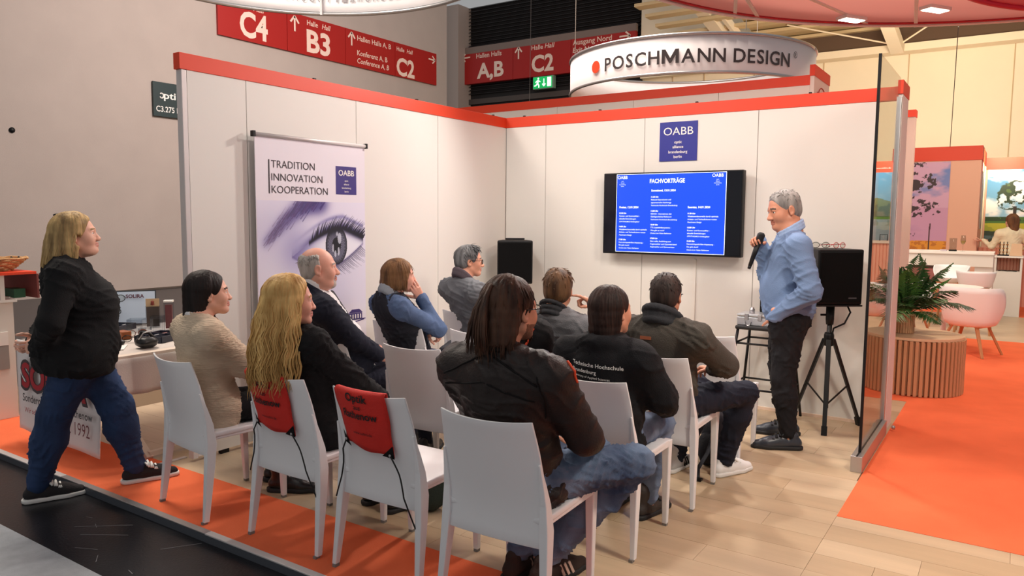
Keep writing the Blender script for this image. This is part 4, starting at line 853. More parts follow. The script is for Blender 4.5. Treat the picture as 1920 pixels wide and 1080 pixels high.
for k, (x, y, w_, h_) in enumerate(((-1.0, -3.20, .10, .10), (-.90, -3.10, .08, .12), (-.86, -3.22, .07, .05))):
    t = thing('acrylic_box', ['clear acrylic display box, wider one in front of the leaflet holder', 'clear acrylic display box, taller one behind', 'low clear acrylic display box beside the compartment tray'][k], 'box', (x, y, zt), .8)
    for s in (-1, 1): MB().box((s*w_/2-.002, -w_/2, 0), (s*w_/2+.002, w_/2, h_)).build('side_pane', ACR, t, world=False); MB().box((-w_/2, s*w_/2-.002, 0), (w_/2, s*w_/2+.002, h_)).build('side_pane', ACR, t, world=False)
spectacles('thin brown spectacles lying on the tablecloth in front of the clear boxes', (-.82, -3.30, zt+.002), D_(80), mat('frame_brown', (110, 60, 44), .4), 1.1)
spectacles('thin black spectacles lying on the tablecloth beside the black case', (-.62, -3.44, zt+.002), D_(50), BLACKM, 1.1)

# ------------------------------------------------------------------ pink stand at the right
PINK = mat('stand_pink', (232, 178, 150), .6); FLUTE = mat('fluted_pink', (226, 160, 136), .6)
pc = struct(bx('wall_stand_column', (2.2, 9.6, 0), (3.61, 11.5, 2.62), PINK)); bx('fascia', (2.19, 9.585, 2.62), (3.62, 11.51, 2.87), RED, pc)
MB().box((3.612, 10.2, 1.4), (3.622, 10.8, 2.45)).build('narrow_print', mat('narrow_print', (96, 110, 120), .5, rgb2=(226, 220, 200), vscale=3), pc); bx('cream_edge', (3.611, 11.2, .9), (3.63, 11.48, 2.6), mat('pale_cream', (248, 236, 196), .5), pc)  # second box is a plain pale cream strip near the column's rear edge
pw = struct(bx('wall_stand_rear', (.2, 11.5, 0), (8, 11.6, 2.56), PINK)); bx('fascia', (.2, 11.485, 2.55), (8, 11.61, 2.78), RED, pw)
text('www.solira.de', (1.62, 11.483, 2.62), X, Z, PRINTW, pw, h=.04)
def lin(img): img = np.clip(img, 0, 1); return np.where(img <= .04045, img/12.92, ((img+.055)/1.055)**2.4)
def fbm(x, y, seed, oct_=5, per=1.):
    rng = np.random.default_rng(seed); s = np.zeros_like(x); a = 1.; tot = 0
    for o_ in range(oct_):
        f = per*2**o_; n = int(f*4)+4; G = rng.random((n+2, n+2)); X_, Y_ = np.clip(x*f, 0, n), np.clip(y*f, 0, n); i, j = X_.astype(int), Y_.astype(int); fx, fy = X_-i, Y_-j; fx = fx*fx*(3-2*fx); fy = fy*fy*(3-2*fy); i = np.minimum(i, n); j = np.minimum(j, n)
        s += a*((G[j, i]*(1-fx)+G[j, i+1]*fx)*(1-fy)+(G[j+1, i]*(1-fx)+G[j+1, i+1]*fx)*fy); tot += a; a *= .55
    return s/tot
def print_sheet(name, lbl, x0, x1, z0, z1, y, fn, nu, nv):
    t = thing('wall_print', lbl, 'picture', ((x0+x1)/2, y, z0)); a, b = np.meshgrid(np.linspace(0, 1, nu), np.linspace(0, 1, nv)); asp = (x1-x0)/(z1-z0); img = fn(a, b, asp)
    V = np.stack([x0+a.ravel()*(x1-x0), np.full(a.size, y), z0+b.ravel()*(z1-z0)], -1); I = np.arange(nu*nv).reshape(nv, nu); F = np.stack([I[:-1, :-1], I[:-1, 1:], I[1:, 1:], I[1:, :-1]], -1).reshape(-1, 4)
    L = lin(img); mesh_np('print_sheet', V, F, attr_mat(name, .5), t, attr=np.concatenate([L.reshape(-1, 3), np.ones((a.size, 1))], 1)); bx('backing', (x0, y+.001, z0), (x1, y+.012, z1), WHITE2, t)
def mx3(img, m, c): m = np.clip(m, 0, 1)[..., None]; return img*(1-m)+np.array(c)/255.*m
def sky(a, b, asp, seed, top, hor, cl, cover):
    img = np.array(top)/255.*b[..., None]+np.array(hor)/255.*(1-b[..., None]); n = fbm(a*asp*1.6, b*2.6, seed, 5, 1.5); return mx3(img, (n-cover)/.12, cl)
def meadow(a, b, asp):
    img = sky(a, b, asp, 3, (60, 130, 178), (176, 210, 220), (236, 236, 232), .50); n = fbm(a*3, b*3, 8, 4, 2)
    img = mx3(img, (b < .36)*1., (66, 110, 40)); img = mx3(img, ((b < .36)*(b > .30))*(n > .42), (34, 62, 24)); img = mx3(img, (b < .27)*1., (180, 176, 44)); img = mx3(img, (b < .27)*(n > .55)*.6, (130, 140, 40)); img = mx3(img, (b < .13+.05*n)*1., (44, 60, 44)); img = mx3(img, (b < .10)*(n > .5)*.7, (96, 120, 130))
    X_, Y_ = a*asp, b
    tr = fbm(a*4*asp, b*4, 11, 5, 2); rad = np.minimum(np.minimum(np.hypot((X_-.33)/.19, (Y_-.66)/.17), np.hypot((X_-.47)/.20, (Y_-.60)/.16)), np.hypot((X_-.27)/.12, (Y_-.55)/.09)); m = np.clip((1.15-rad-.9*(tr-.4))/.08, 0, 1); img = mx3(img, m*(tr > .33), (34, 56, 26)); img = mx3(img, m*(tr > .56), (70, 96, 40)); img = mx3(img, (abs(X_-.34) < .02)*(Y_ < .5)*(Y_ > .30), (40, 34, 26)); return img
def lake(a, b, asp):
    img = sky(a, b, asp, 21, (70, 140, 190), (190, 216, 226), (240, 240, 236), .52); n = fbm(a*4, b*4, 5, 5, 2); hill = .52+.10*np.exp(-((a-.62)/.25)**2)+.05*n
    img = mx3(img, (b < hill)*(b > .36)*1., (72, 96, 66)); img = mx3(img, (b < hill)*(b > .36)*(n > .52), (108, 128, 80)); img = mx3(img, (b <= .40)*(b > .365), (96, 150, 60)); img = mx3(img, (b < .365)*1., (150, 182, 196)); img = mx3(img, (b < .365)*(n > .55)*.6, (190, 208, 214)); img = mx3(img, (b < .36)*(b > .28)*(n > .4)*.5, (104, 132, 128)); return img
def sunset(a, b, asp):
    img = sky(a, b, asp, 32, (96, 128, 190), (206, 150, 176), (210, 164, 190), .47); img = mx3(img, (b < .5)*.6, (196, 140, 172)); n = fbm(a*5, b*9, 6, 5, 2)
    img = mx3(img, (b < .13+.01*n)*1., (226, 150, 44)); img = mx3(img, (b < .13)*(n > .55)*.7, (180, 100, 30)); X_ = a*asp
    img = mx3(img, ((abs(a-.70-.02*(b-.2)) < .012)*(b < .33)), (70, 40, 44))
    fn = fbm(a*2, b*4, 19, 4, 6)
    for (cx, cz, rx, rz, sl) in ((.25, .90, .30, .10, .5), (.20, .75, .55, .11, .3), (.30, .50, .55, .09, -.05), (.62, .49, .22, .05, .15), (.10, .20, .30, .11, .1), (.22, .62, .16, .05, .0)):
        d = np.hypot((a-cx)/rx, (b-cz-sl*(a-cx)*.3)/rz); m = (d < 1.15)*(fn > .60-.20*np.clip(1.15-d, 0, 1)); img = mx3(img, m, (58, 40, 44))
    return img
print_sheet('print_meadow', 'large landscape print with a dark tree over a yellow meadow', 3.66, 5.2, 1.12, 2.545, 11.47, meadow, 190, 170)
print_sheet('print_lake', 'landscape print of a lake and wooded hill seen beside the glass panel', .9, 2.18, 1.0, 2.545, 11.47, lake, 130, 150)
print_sheet('print_sunset', 'tall print of a dark branch against a pink evening sky over an orange field', 2.22, 3.14, .95, 2.605, 9.585, sunset, 130, 210)
tag(bx('bench_cabinet', (2.3, 9.2, 0), (3.12, 9.57, .72), mat('plum_board', (168, 110, 106), .6), bevel=.01), 'low dusky pink cabinet under the evening sky print', 'cabinet'); bx('recess', (2.32, 9.19, .70), (3.10, 9.20, .90), mat('dark_recess', (70, 50, 40), .8), bpy.data.objects['bench_cabinet'])
# lower counter with niche, tall bar, fluted back panels
lc = thing('counter', 'low white counter with a fluted pink niche at the right edge', 'counter', (4.1, 8.6, 0))
bx('side_panel', (3.92, 8.4, 0), (3.95, 8.9, .955), WHITE, lc); bx('side_panel', (4.27, 8.4, 0), (4.30, 8.9, .955), WHITE, lc); bx('front_panel', (3.95, 8.4, 0), (4.27, 8.42, .73), WHITE, lc); bx('counter_top', (3.90, 8.38, .955), (4.31, 8.92, .98), PRINTW, lc); bx('niche_floor', (3.95, 8.42, .71), (4.27, 8.85, .73), WHITE, lc)
def fluted(par, x0, x1, y, z0, z1, m, pitch=.045):
    n = max(1, int((x1-x0)/pitch)); p = (x1-x0)/n
    for i in range(n):
        xc = x0+(i+.5)*p; mb = MB(); mb.prism([(xc-p*.46, y), (xc-p*.34, y-.016), (xc+p*.34, y-.016), (xc+p*.46, y)], z0, z1); mb.build('slat', m, par)
bx('niche_back', (3.95, 8.80, .73), (4.27, 8.82, .955), FLUTE, lc); fluted(lc, 3.95, 4.27, 8.80, .735, .95, FLUTE)
mb = MB(); mb.tube([(3.98, 8.5, .735), (4.02, 8.49, .745), (4.10, 8.5, .738), (4.16, 8.48, .742), (4.23, 8.5, .737)], .008, 6); tag(mb.build('cable_bundle', BLACK, None), 'dark cables lying in the niche of the low white counter', 'cable')
fb = thing('fluted_bar', 'fluted pink bar front behind the counters, below the meadow print', 'bar', (4.4, 10.2, 0)); bx('carcass', (3.62, 10.2, 0), (6.2, 10.7, 1.06), FLUTE, fb); fluted(fb, 3.62, 5.4, 10.2, .0, 1.06, FLUTE, .07)
tallb = thing('bar_table', 'high white bar table with a wine glass on it', 'table', (3.5, 7.35, 0)); bx('table_top', (2.75, 7.0, 1.045), (3.935, 7.75, 1.075), PRINTW, tallb); bx('apron', (2.76, 7.02, .86), (3.93, 7.05, 1.045), WHITE, tallb); bx('leg_panel', (3.70, 7.05, 0), (3.93, 7.70, 1.045), WHITE, tallb); bx('leg_panel', (2.76, 7.05, 0), (2.80, 7.70, 1.045), WHITE, tallb); bx('leg_post', (3.30, 7.3, 0), (3.345, 7.35, 1.045), WHITE, tallb)
sc2 = thing('display_counter', 'pale fluted display counter seen through the glass panel', 'counter', (2.2, 8.6, 0)); bx('carcass', (1.7, 8.55, 0), (2.42, 9.0, 1.14), FLUTE, sc2); fluted(sc2, 1.7, 2.42, 8.55, .0, 1.14, FLUTE, .055); bx('counter_top', (1.66, 8.50, 1.14), (2.46, 9.05, 1.18), PALEW, sc2)
t = thing('wire_frame', 'small dark wire frame standing on the fluted display counter', 'frame', (2.23, 8.7, 1.18)); MB().tube([(2.17, 8.7, 1.18), (2.17, 8.7, 1.29), (2.29, 8.7, 1.29), (2.29, 8.7, 1.18)], .008, 6).build('frame_wire', BLACKM, t)
# glassware and small things on the bar
wg = thing('wine_glass', 'wine glass with pale wine on the high white bar table', 'glass', (3.52, 7.3, 1.075)); MB().lathe((3.52, 7.3, 1.075), [(.036, 0), (.036, .003), (.004, .006), (.004, .10), (.020, .115), (.036, .15), (.038, .18), (.030, .245), (.028, .245), (.035, .18), (.033, .15), (.018, .12), (0, .116)], 24).build('bowl', GLASS, wg, True); MB().lathe((3.52, 7.3, 1.075), [(0, .118), (.018, .122), (.032, .15), (.034, .165), (0, .165)], 24).build('wine', mat('white_wine', (226, 196, 110), .1, trans=.6), wg, True)
wt = thing('tumbler', 'tall clear tumbler with a black base on the high white bar table', 'glass', (3.385, 7.35, 1.075)); MB().lathe((3.385, 7.35, 1.075), [(.055, 0), (.055, .022), (0, .022)], 20).build('base', BLACK, wt); MB().lathe((3.385, 7.35, 1.075), [(.05, .022), (.052, .20), (.049, .20), (.047, .024), (0, .024)], 24).build('glass_wall', GLASS, wt, True)
papers('magazines fanned out on the high white bar table', (3.08, 7.25), .30, .22, .1, 1.075, 4)
tag(bx('card_box', (3.22, 7.2, 1.075), (3.31, 7.32, 1.10), mat('lilac_grey', (190, 176, 186), .6)), 'small grey-lilac box on the bar table', 'box')
cr = thing('candle_rack', 'dark rack with small cups on the low white counter', 'rack', (4.03, 8.55, .98)); bx('base', (3.95, 8.5, .98), (4.11, 8.62, 1.0), BLACK, cr)
for i in range(3):
    MB().tube([(3.98+.05*i, 8.55, 1.0), (3.98+.05*i, 8.55, 1.21)], .007, 6).build('post', BLACKM, cr)
    for k in range(3): MB().lathe((3.98+.05*i, 8.53, 1.03+.06*k), [(.012, 0), (.018, .02), (0, .02)], 10).build('cup', mat('cup_amber', (150, 96, 40), .4), cr, True)
tp = thing('tablet_stand', 'beige tablet screen standing on the low white counter', 'screen', (4.20, 8.5, .98)); MB().frame((4.12, 8.5, .985), X, (0, .2, .98), [(0, 0), (.17, 0), (.16, .20), (.02, .20)], -.012).build('screen_back', mat('beige_board', (214, 176, 140), .5), tp); MB().bar((4.2, 8.55, 1.08), (4.2, 8.65, .98), .04, .006).build('strut', ALU, tp)

# slatted round table with planter and palm
OAK = mat('slat_oak', (196, 148, 108), .55, bump=.1, bscale=50, var=.10, vscale=5, stretch=(1, 1, .15)); OAKT = mat('oak_top', (216, 184, 148), .45, bump=.04, bscale=40, var=.08, vscale=3, stretch=(.3, 2, 1))
bc, br, bh = (3.46, 1.60), .395, .515
rt = thing('slatted_side_table', 'round slatted oak table carrying the palm, beside the glass panel', 'table', (*bc, 0)); MB().lathe((*bc, 0), [(br-.02, .01), (br-.02, bh-.02)], 48).build('core', OAK, rt); MB().lathe((*bc, 0), [(0, bh-.022), (br+.008, bh-.022), (br+.008, bh), (0, bh)], 72).build('table_top', OAKT, rt)
n = 58; p0 = MB().box((-.0135, -.022, .004), (.0135, 0, bh-.024)).build('slat', OAK, rt, bevel=.003, world=False); p0.location = (br, 0, 0)
for i in range(n):
    o = p0 if i == 0 else p0.copy()
    if i: col.objects.link(o); o.parent = rt
    a = 2*PI*i/n; o.location = ((br-.002)*math.cos(a), (br-.002)*math.sin(a), 0); o.rotation_euler = (0, 0, a+PI/2)
pcn, prd = (3.375, 1.56), .088
pt = thing('planter', 'small slatted oak planter on the round slatted table', 'planter', (*pcn, bh)); MB().lathe((*pcn, bh), [(prd-.008, .004), (prd-.008, .17), (prd-.02, .17), (prd-.02, .150), (0, .150)], 32).build('pot', OAK, pt); MB().lathe((*pcn, bh), [(prd-.012, .165), (prd+.003, .165), (prd+.003, .18), (prd-.012, .18)], 32, caps=False).build('rim', OAKT, pt); MB().lathe((*pcn, bh), [(0, .158), (prd-.02, .156)], 24).build('soil', SOIL, pt)
n = 26; p0 = MB().box((-.006, -.008, .003), (.006, 0, .165)).build('slat', OAK, pt, world=False)
for i in range(n):
    o = p0 if i == 0 else p0.copy()
    if i: col.objects.link(o); o.parent = pt
    a = 2*PI*i/n; o.location = ((prd-.008)*math.cos(a), (prd-.008)*math.sin(a), 0); o.rotation_euler = (0, 0, a+PI/2)
pm = thing('potted_palm', 'green feathery parlour palm growing in the slatted planter', 'plant', (*pcn, bh+.155)); LEAF = [mat('palm_leaf_a', (44, 84, 36), .45, var=.2, vscale=9), mat('palm_leaf_b', (66, 110, 48), .45, var=.2, vscale=9), mat('palm_leaf_c', (30, 62, 30), .45, var=.2, vscale=9)]
rr = random.Random(21); base = Vector((*pcn, bh+.155))
for k in range(30):
    az = k*2.4+rr.uniform(-.3, .3); L = rr.uniform(.40, .62); el = rr.uniform(.60, 1.35) if k > 3 else 1.4
    d0 = Vector((math.cos(az), math.sin(az), 0)); pts = []; P = base+d0*.02; v = d0*math.cos(el)+Vector((0, 0, math.sin(el)))
    ns = 16
    for i in range(ns+1): pts.append(P.copy()); v = (v+Vector((0, 0, -.075*(.35+math.cos(el))))).normalized(); P = P+v*L/ns
    mb = MB(); mb.tube(pts, [.004*(1-.8*i/ns) for i in range(ns+1)], 5)
    fr = mb.build('frond_stem', LEAF[1], pm); mb = MB()
    for i in range(4, ns+1):
        t_ = (pts[min(i+1, ns)]-pts[i-1]).normalized(); side = t_.cross(Vector((0, 0, 1)))
        if side.length < .1: side = Vector((-d0.y, d0.x, 0))
        side.normalize()
        for off in (0, .5):
            b = pts[i-1].lerp(pts[i], off); q = (i+off-4)/(ns-4); ll = L*(.30*math.sin(PI*min(1, .18+.80*q))+.03)
            for s in (-1, 1):
                dr = (side*s*.85+t_*.60+Vector((0, 0, rr.uniform(-.15, .10)))).normalized(); m_ = b+dr*ll*.5; e = b+dr*ll+Vector((0, 0, -ll*.28)); wv = t_*(.0115); up = Vector((0, 0, .003))
                mb.add([b, m_+wv, e, m_-wv, m_+up], [(0, 1, 4), (1, 2, 4), (2, 3, 4), (3, 0, 4)])
    mb.build('leaflets', LEAF[k % 3], fr)['kind'] = 'stuff'
# white shell chairs with oak legs
SHELL = mat('shell_white', (238, 238, 238), .4); OLEG = mat('oak_leg', (188, 132, 86), .5, bump=.06, bscale=50, var=.08, vscale=6)
def shell_mesh(seat, w_, dep, hb, t=.012):
    """tub: flat-bottomed bowl with steep walls, high at the rear and along the arms, open to the front"""
    mb = MB(); n, k = 48, 12
    def rim(a): b_ = min(1, max(0, (.5-.5*math.sin(a))*1.75)); return seat+.03+(hb-seat-.03)*b_*b_*(3-2*b_)
    for lay in (0, 1):
        for j in range(k+1):
            q = j/k
            for i in range(n):
                a = 2*PI*i/n; rx, ry = w_/2, dep/2; zr = rim(a)
                if q < .35: rad, z = .66*q/.35, seat-.045
                else: u = (q-.35)/.65; rad = .66+.34*u**.55; z = seat-.045+(zr-seat+.045)*u**1.25
                if lay: rad = max(0, rad-t/rx*min(1, q*2)); z = z+t*max(0, 1-max(0, q-.35)/.65)
                e = .80; mb.v.append((rx*rad*math.copysign(abs(math.cos(a))**e, math.cos(a)), ry*rad*math.copysign(abs(math.sin(a))**e, math.sin(a)), z))
    g = lambda l, j, i: l*(k+1)*n+j*n+i % n
    for j in range(k):
        for i in range(n): mb.f.append((g(0, j, i), g(0, j, i+1), g(0, j+1, i+1), g(0, j+1, i))); mb.f.append((g(1, j, i), g(1, j+1, i), g(1, j+1, i+1), g(1, j, i+1)))
    for i in range(n): mb.f.append((g(0, k, i), g(0, k, i+1), g(1, k, i+1), g(1, k, i)))
    return mb
def shell_chair(lbl, c, rz, seat=.43, w_=.60, dep=.54, hb=.77, legs=.24, cat='chair', name='shell_chair', grp=None):
    t = thing(name, lbl, cat, (*c, 0), rz, grp); shell_mesh(seat, w_, dep, hb).build('shell', SHELL, t, True, world=False)
    for sx in (-1, 1):
        for sy in (-1, 1): MB().bar((sx*(legs+.02), sy*legs, 0), (sx*.13, sy*.13, seat-.03), .030, .022, .040, .026).build('leg', OLEG, t, bevel=.005, world=False)
        MB().bar((sx*.15, -.15, seat-.045), (sx*.15, .15, seat-.045), .03, .024).build('leg_rail', OLEG, t, bevel=.004, world=False)
    MB().bar((-.15, 0, seat-.045), (.15, 0, seat-.045), .03, .02).build('leg_rail', OLEG, t, world=False)
    if hb > .95: # bar stool foot ring
        for sy in (-1, 1): MB().bar((-.20, sy*.19, .25), (.20, sy*.19, .25), .026, .02).build('foot_rail', OLEG, t, world=False)
    return t
shell_chair('white shell chair with oak legs, nearest one on the orange carpet', (3.80, 4.02), D_(-22), .38, w_=.66, dep=.58, hb=.79, grp='white shell chairs')
shell_chair('white shell chair with oak legs, just behind the palm', (3.02, 4.98), D_(-150), w_=.60, hb=.78, grp='white shell chairs')
shell_chair('white shell chair with oak legs, facing away half behind the glass frame', (2.83, 4.05), D_(-80), hb=.76, grp='white shell chairs')
cf = thing('round_table', 'round white cafe table between the shell chairs', 'table', (3.50, 4.55, 0)); MB().lathe((3.50, 4.55, 0), [(0, .722), (.39, .722), (.40, .73), (.40, .742), (0, .742)], 48).build('table_top', PRINTW, cf); MB().lathe((3.50, 4.55, 0), [(.22, 0), (.22, .012), (.03, .02), (.03, .722)], 24).build('pedestal', WHITE2, cf)
shell_chair('white shell bar stool behind the round table, left one', (3.44, 6.45), D_(170), .70, .46, .42, .90, .19, 'stool', 'shell_bar_stool', 'white shell bar stools'); shell_chair('white shell bar stool behind the round table, right one', (3.76, 5.96), D_(0), .67, .48, .42, .86, .19, 'stool', 'shell_bar_stool', 'white shell bar stools')
# ------------------------------------------------------------------ distance-field modelling of people and clothes
A = lambda *v: np.array(v, float)
class Field:
    def __init__(s): s.ops = []
    def cone(s, a, b, ra, rb=None, k=.02, sub=False, fl=None):
        s.ops.append(('c', A(*a), A(*b), ra, ra if rb is None else rb, k, sub, fl)); return s
    def ell(s, c, r, R=None, k=.02, sub=False): s.ops.append(('e', A(*c), A(*r), np.eye(3) if R is None else R, 0, k, sub, None)); return s
    def plane(s, p, n, k=.004): s.ops.append(('p', A(*p), A(*n)/np.linalg.norm(n), 0, 0, k, True, None)); return s      # removes the side n points to
    def chain(s, pts, rs, k=.02):
        for i in range(len(pts)-1): s.cone(pts[i], pts[i+1], rs[i], rs[i+1], k)
        return s
    def mesh(s, h):
        lo, hi = np.full(3, 1e9), np.full(3, -1e9)
        for o in s.ops:
            if o[6]: continue
            if o[0] == 'c': r = max(o[3], o[4]); lo = np.minimum(lo, np.minimum(o[1], o[2])-r); hi = np.maximum(hi, np.maximum(o[1], o[2])+r)
            else: r = max(o[2]); lo = np.minimum(lo, o[1]-r); hi = np.maximum(hi, o[1]+r)
        lo -= 3*h; hi += 3*h; n = np.ceil((hi-lo)/h).astype(int)+1; Fd = np.full(n, .5, np.float32)
        ax = [lo[i]+h*np.arange(n[i]) for i in range(3)]
        for kind, a, b, ra, rb, k, sub, fl in s.ops:
            if kind == 'p': sl = (slice(None),)*3
            else:
                if kind == 'c': r = max(ra, rb); l0, h0 = np.minimum(a, b)-r, np.maximum(a, b)+r
                else: r = max(b); l0, h0 = a-r, a+r
                m = k+3*h; i0 = np.clip(np.floor((l0-m-lo)/h).astype(int), 0, n); i1 = np.clip(np.ceil((h0+m-lo)/h).astype(int)+1, 0, n)
                if (i1 <= i0).any(): continue
                sl = tuple(slice(i0[q], i1[q]) for q in range(3))
            x, y, z = ax[0][sl[0]][:, None, None], ax[1][sl[1]][None, :, None], ax[2][sl[2]][None, None, :]
            if kind == 'c':
                d = b-a; L = d@d; px, py, pz = x-a[0], y-a[1], z-a[2]
                t = np.clip((px*d[0]+py*d[1]+pz*d[2])/max(L, 1e-9), 0, 1); dist = np.sqrt((px-t*d[0])**2+(py-t*d[1])**2+(pz-t*d[2])**2)-(ra+(rb-ra)*t)
            elif kind == 'e':
                R = ra; px, py, pz = x-a[0], y-a[1], z-a[2]; q = [px*R[0, i]+py*R[1, i]+pz*R[2, i] for i in range(3)]
                k0 = np.sqrt((q[0]/b[0])**2+(q[1]/b[1])**2+(q[2]/b[2])**2); k1 = np.sqrt((q[0]/b[0]**2)**2+(q[1]/b[1]**2)**2+(q[2]/b[2]**2)**2); dist = k0*(k0-1)/np.maximum(k1, 1e-6)
            else: dist = -((x-a[0])*b[0]+(y-a[1])*b[1]+(z-a[2])*b[2])
            cur = Fd[sl]; dist = dist.astype(np.float32)
            if sub: nd = -dist; w_ = np.maximum(k-np.abs(cur-nd), 0)/k; Fd[sl] = np.maximum(cur, nd)+w_*w_*k*.25
            else: w_ = np.maximum(k-np.abs(cur-dist), 0)/k; Fd[sl] = np.minimum(cur, dist)-w_*w_*k*.25
        return snets(Fd, lo, h)
def snets(Fd, lo, h):
    S = Fd < 0; n = np.array(Fd.shape); c = np.zeros(n-1, np.int8); off = [(i, j, k) for i in (0, 1) for j in (0, 1) for k in (0, 1)]
    for i, j, k in off: c += S[i:n[0]-1+i, j:n[1]-1+j, k:n[2]-1+k]
    act = (c > 0) & (c < 8); idx = np.argwhere(act); ids = np.full(n-1, -1, np.int32); ids[act] = np.arange(len(idx))
    P = np.zeros((len(idx), 3)); W = np.zeros(len(idx)); val = {o: Fd[idx[:, 0]+o[0], idx[:, 1]+o[1], idx[:, 2]+o[2]] for o in off}
    for a in off:
        for q in range(3):
            if a[q] == 0:
                b = list(a); b[q] = 1; b = tuple(b); va, vb = val[a], val[b]; m = (va < 0) != (vb < 0); t = np.where(m, va/np.where(m, va-vb, 1), 0)
                for r in range(3): P[:, r] += np.where(m, a[r]+(t if r == q else 0), 0)
                W += m
    V = (idx+P/W[:, None])*h+lo; quads = []
    for q in range(3):
        u, v = (q+1) % 3, (q+2) % 3; sl0 = [slice(1, -1)]*3; sl0[q] = slice(0, -1); sl1 = [slice(1, -1)]*3; sl1[q] = slice(1, None)
        s0, s1 = S[tuple(sl0)], S[tuple(sl1)]
        for flag, m in ((0, s0 & ~s1), (1, ~s0 & s1)):
            e = np.argwhere(m)
            if not len(e): continue
            base = e+1; base[:, q] -= 1; cc = []
            for du, dv in ((-1, -1), (0, -1), (0, 0), (-1, 0)): p = base.copy(); p[:, u] += du; p[:, v] += dv; cc.append(ids[p[:, 0], p[:, 1], p[:, 2]])
            f = np.stack(cc, 1); quads.append(f if flag == 0 else f[:, ::-1])
    return V, np.concatenate(quads)
def vnormals(V, F):
    n = np.cross(V[F[:, 2]]-V[F[:, 0]], V[F[:, 3]]-V[F[:, 1]]); N = np.zeros_like(V)
    for i in range(4): np.add.at(N, F[:, i], n)
    return N/np.maximum(np.linalg.norm(N, axis=1, keepdims=True), 1e-9)
def relax(V, F, it=1, f=.5):
    for _ in range(it):
        S = np.zeros_like(V); C = np.zeros(len(V))
        for i in range(4):
            for j in (1, 3): np.add.at(S, F[:, i], V[F[:, (i+j) % 4]]); np.add.at(C, F[:, i], 1)
        V = V+(S/np.maximum(C, 1)[:, None]-V)*f
    return V
def folds(V, F, amp, freq, seed, dirv=(.2, .3, 1)):
    r = np.random.default_rng(seed); N = vnormals(V, F); d = np.zeros(len(V))
    for k in range(5):
        v = r.normal(size=3)*.7+np.array(dirv); v /= np.linalg.norm(v); w_ = r.normal(size=3); w_ /= np.linalg.norm(w_)
        f = freq*(.45+1.1*r.random())*1.7; ph = V@v*f+2.2*np.sin(V@w_*f*.5+r.random()*6)+r.random()*6; d += (1-np.abs(np.sin(ph)))**2.5*np.clip(.1+1.2*np.sin(V@w_*f*.30+r.random()*6)*np.sin(V@v*f*.17+r.random()*6)*1.5, 0, 1)*1.3
    return V+N*((d-.6)*amp*1.45/1.6)[:, None]
class Frame:
    def __init__(s, o, yaw=0, pitch=0, roll=0, sc=1.):
        cy, sy = math.cos(yaw), math.sin(yaw); cp, sp_ = math.cos(pitch), math.sin(pitch); cr, sr = math.cos(roll), math.sin(roll)
        Rz = np.array([[cy, -sy, 0], [sy, cy, 0], [0, 0, 1]]); Rx = np.array([[1, 0, 0], [0, cp, -sp_], [0, sp_, cp]]); Ry = np.array([[cr, 0, sr], [0, 1, 0], [-sr, 0, cr]])
        s.R = Rz@Rx@Ry; s.o = A(*o); s.s = sc
    def p(s, x, y, z): return s.o+s.R@(A(x, y, z)*s.s)
    def inv(s, P): return (P-s.o)@s.R/s.s
def unit(v): v = np.asarray(v, float); return v/np.linalg.norm(v)
def ik(a, b, l1, l2, pole):
    a, b = A(*a), A(*b); d = b-a; D = min(np.linalg.norm(d), (l1+l2)*.995); u = unit(d); x = (l1*l1-l2*l2+D*D)/(2*D); hh = math.sqrt(max(l1*l1-x*x, 0)); p = A(*pole); p = unit(p-u*(p@u)); return a+u*x+p*hh, a+u*D

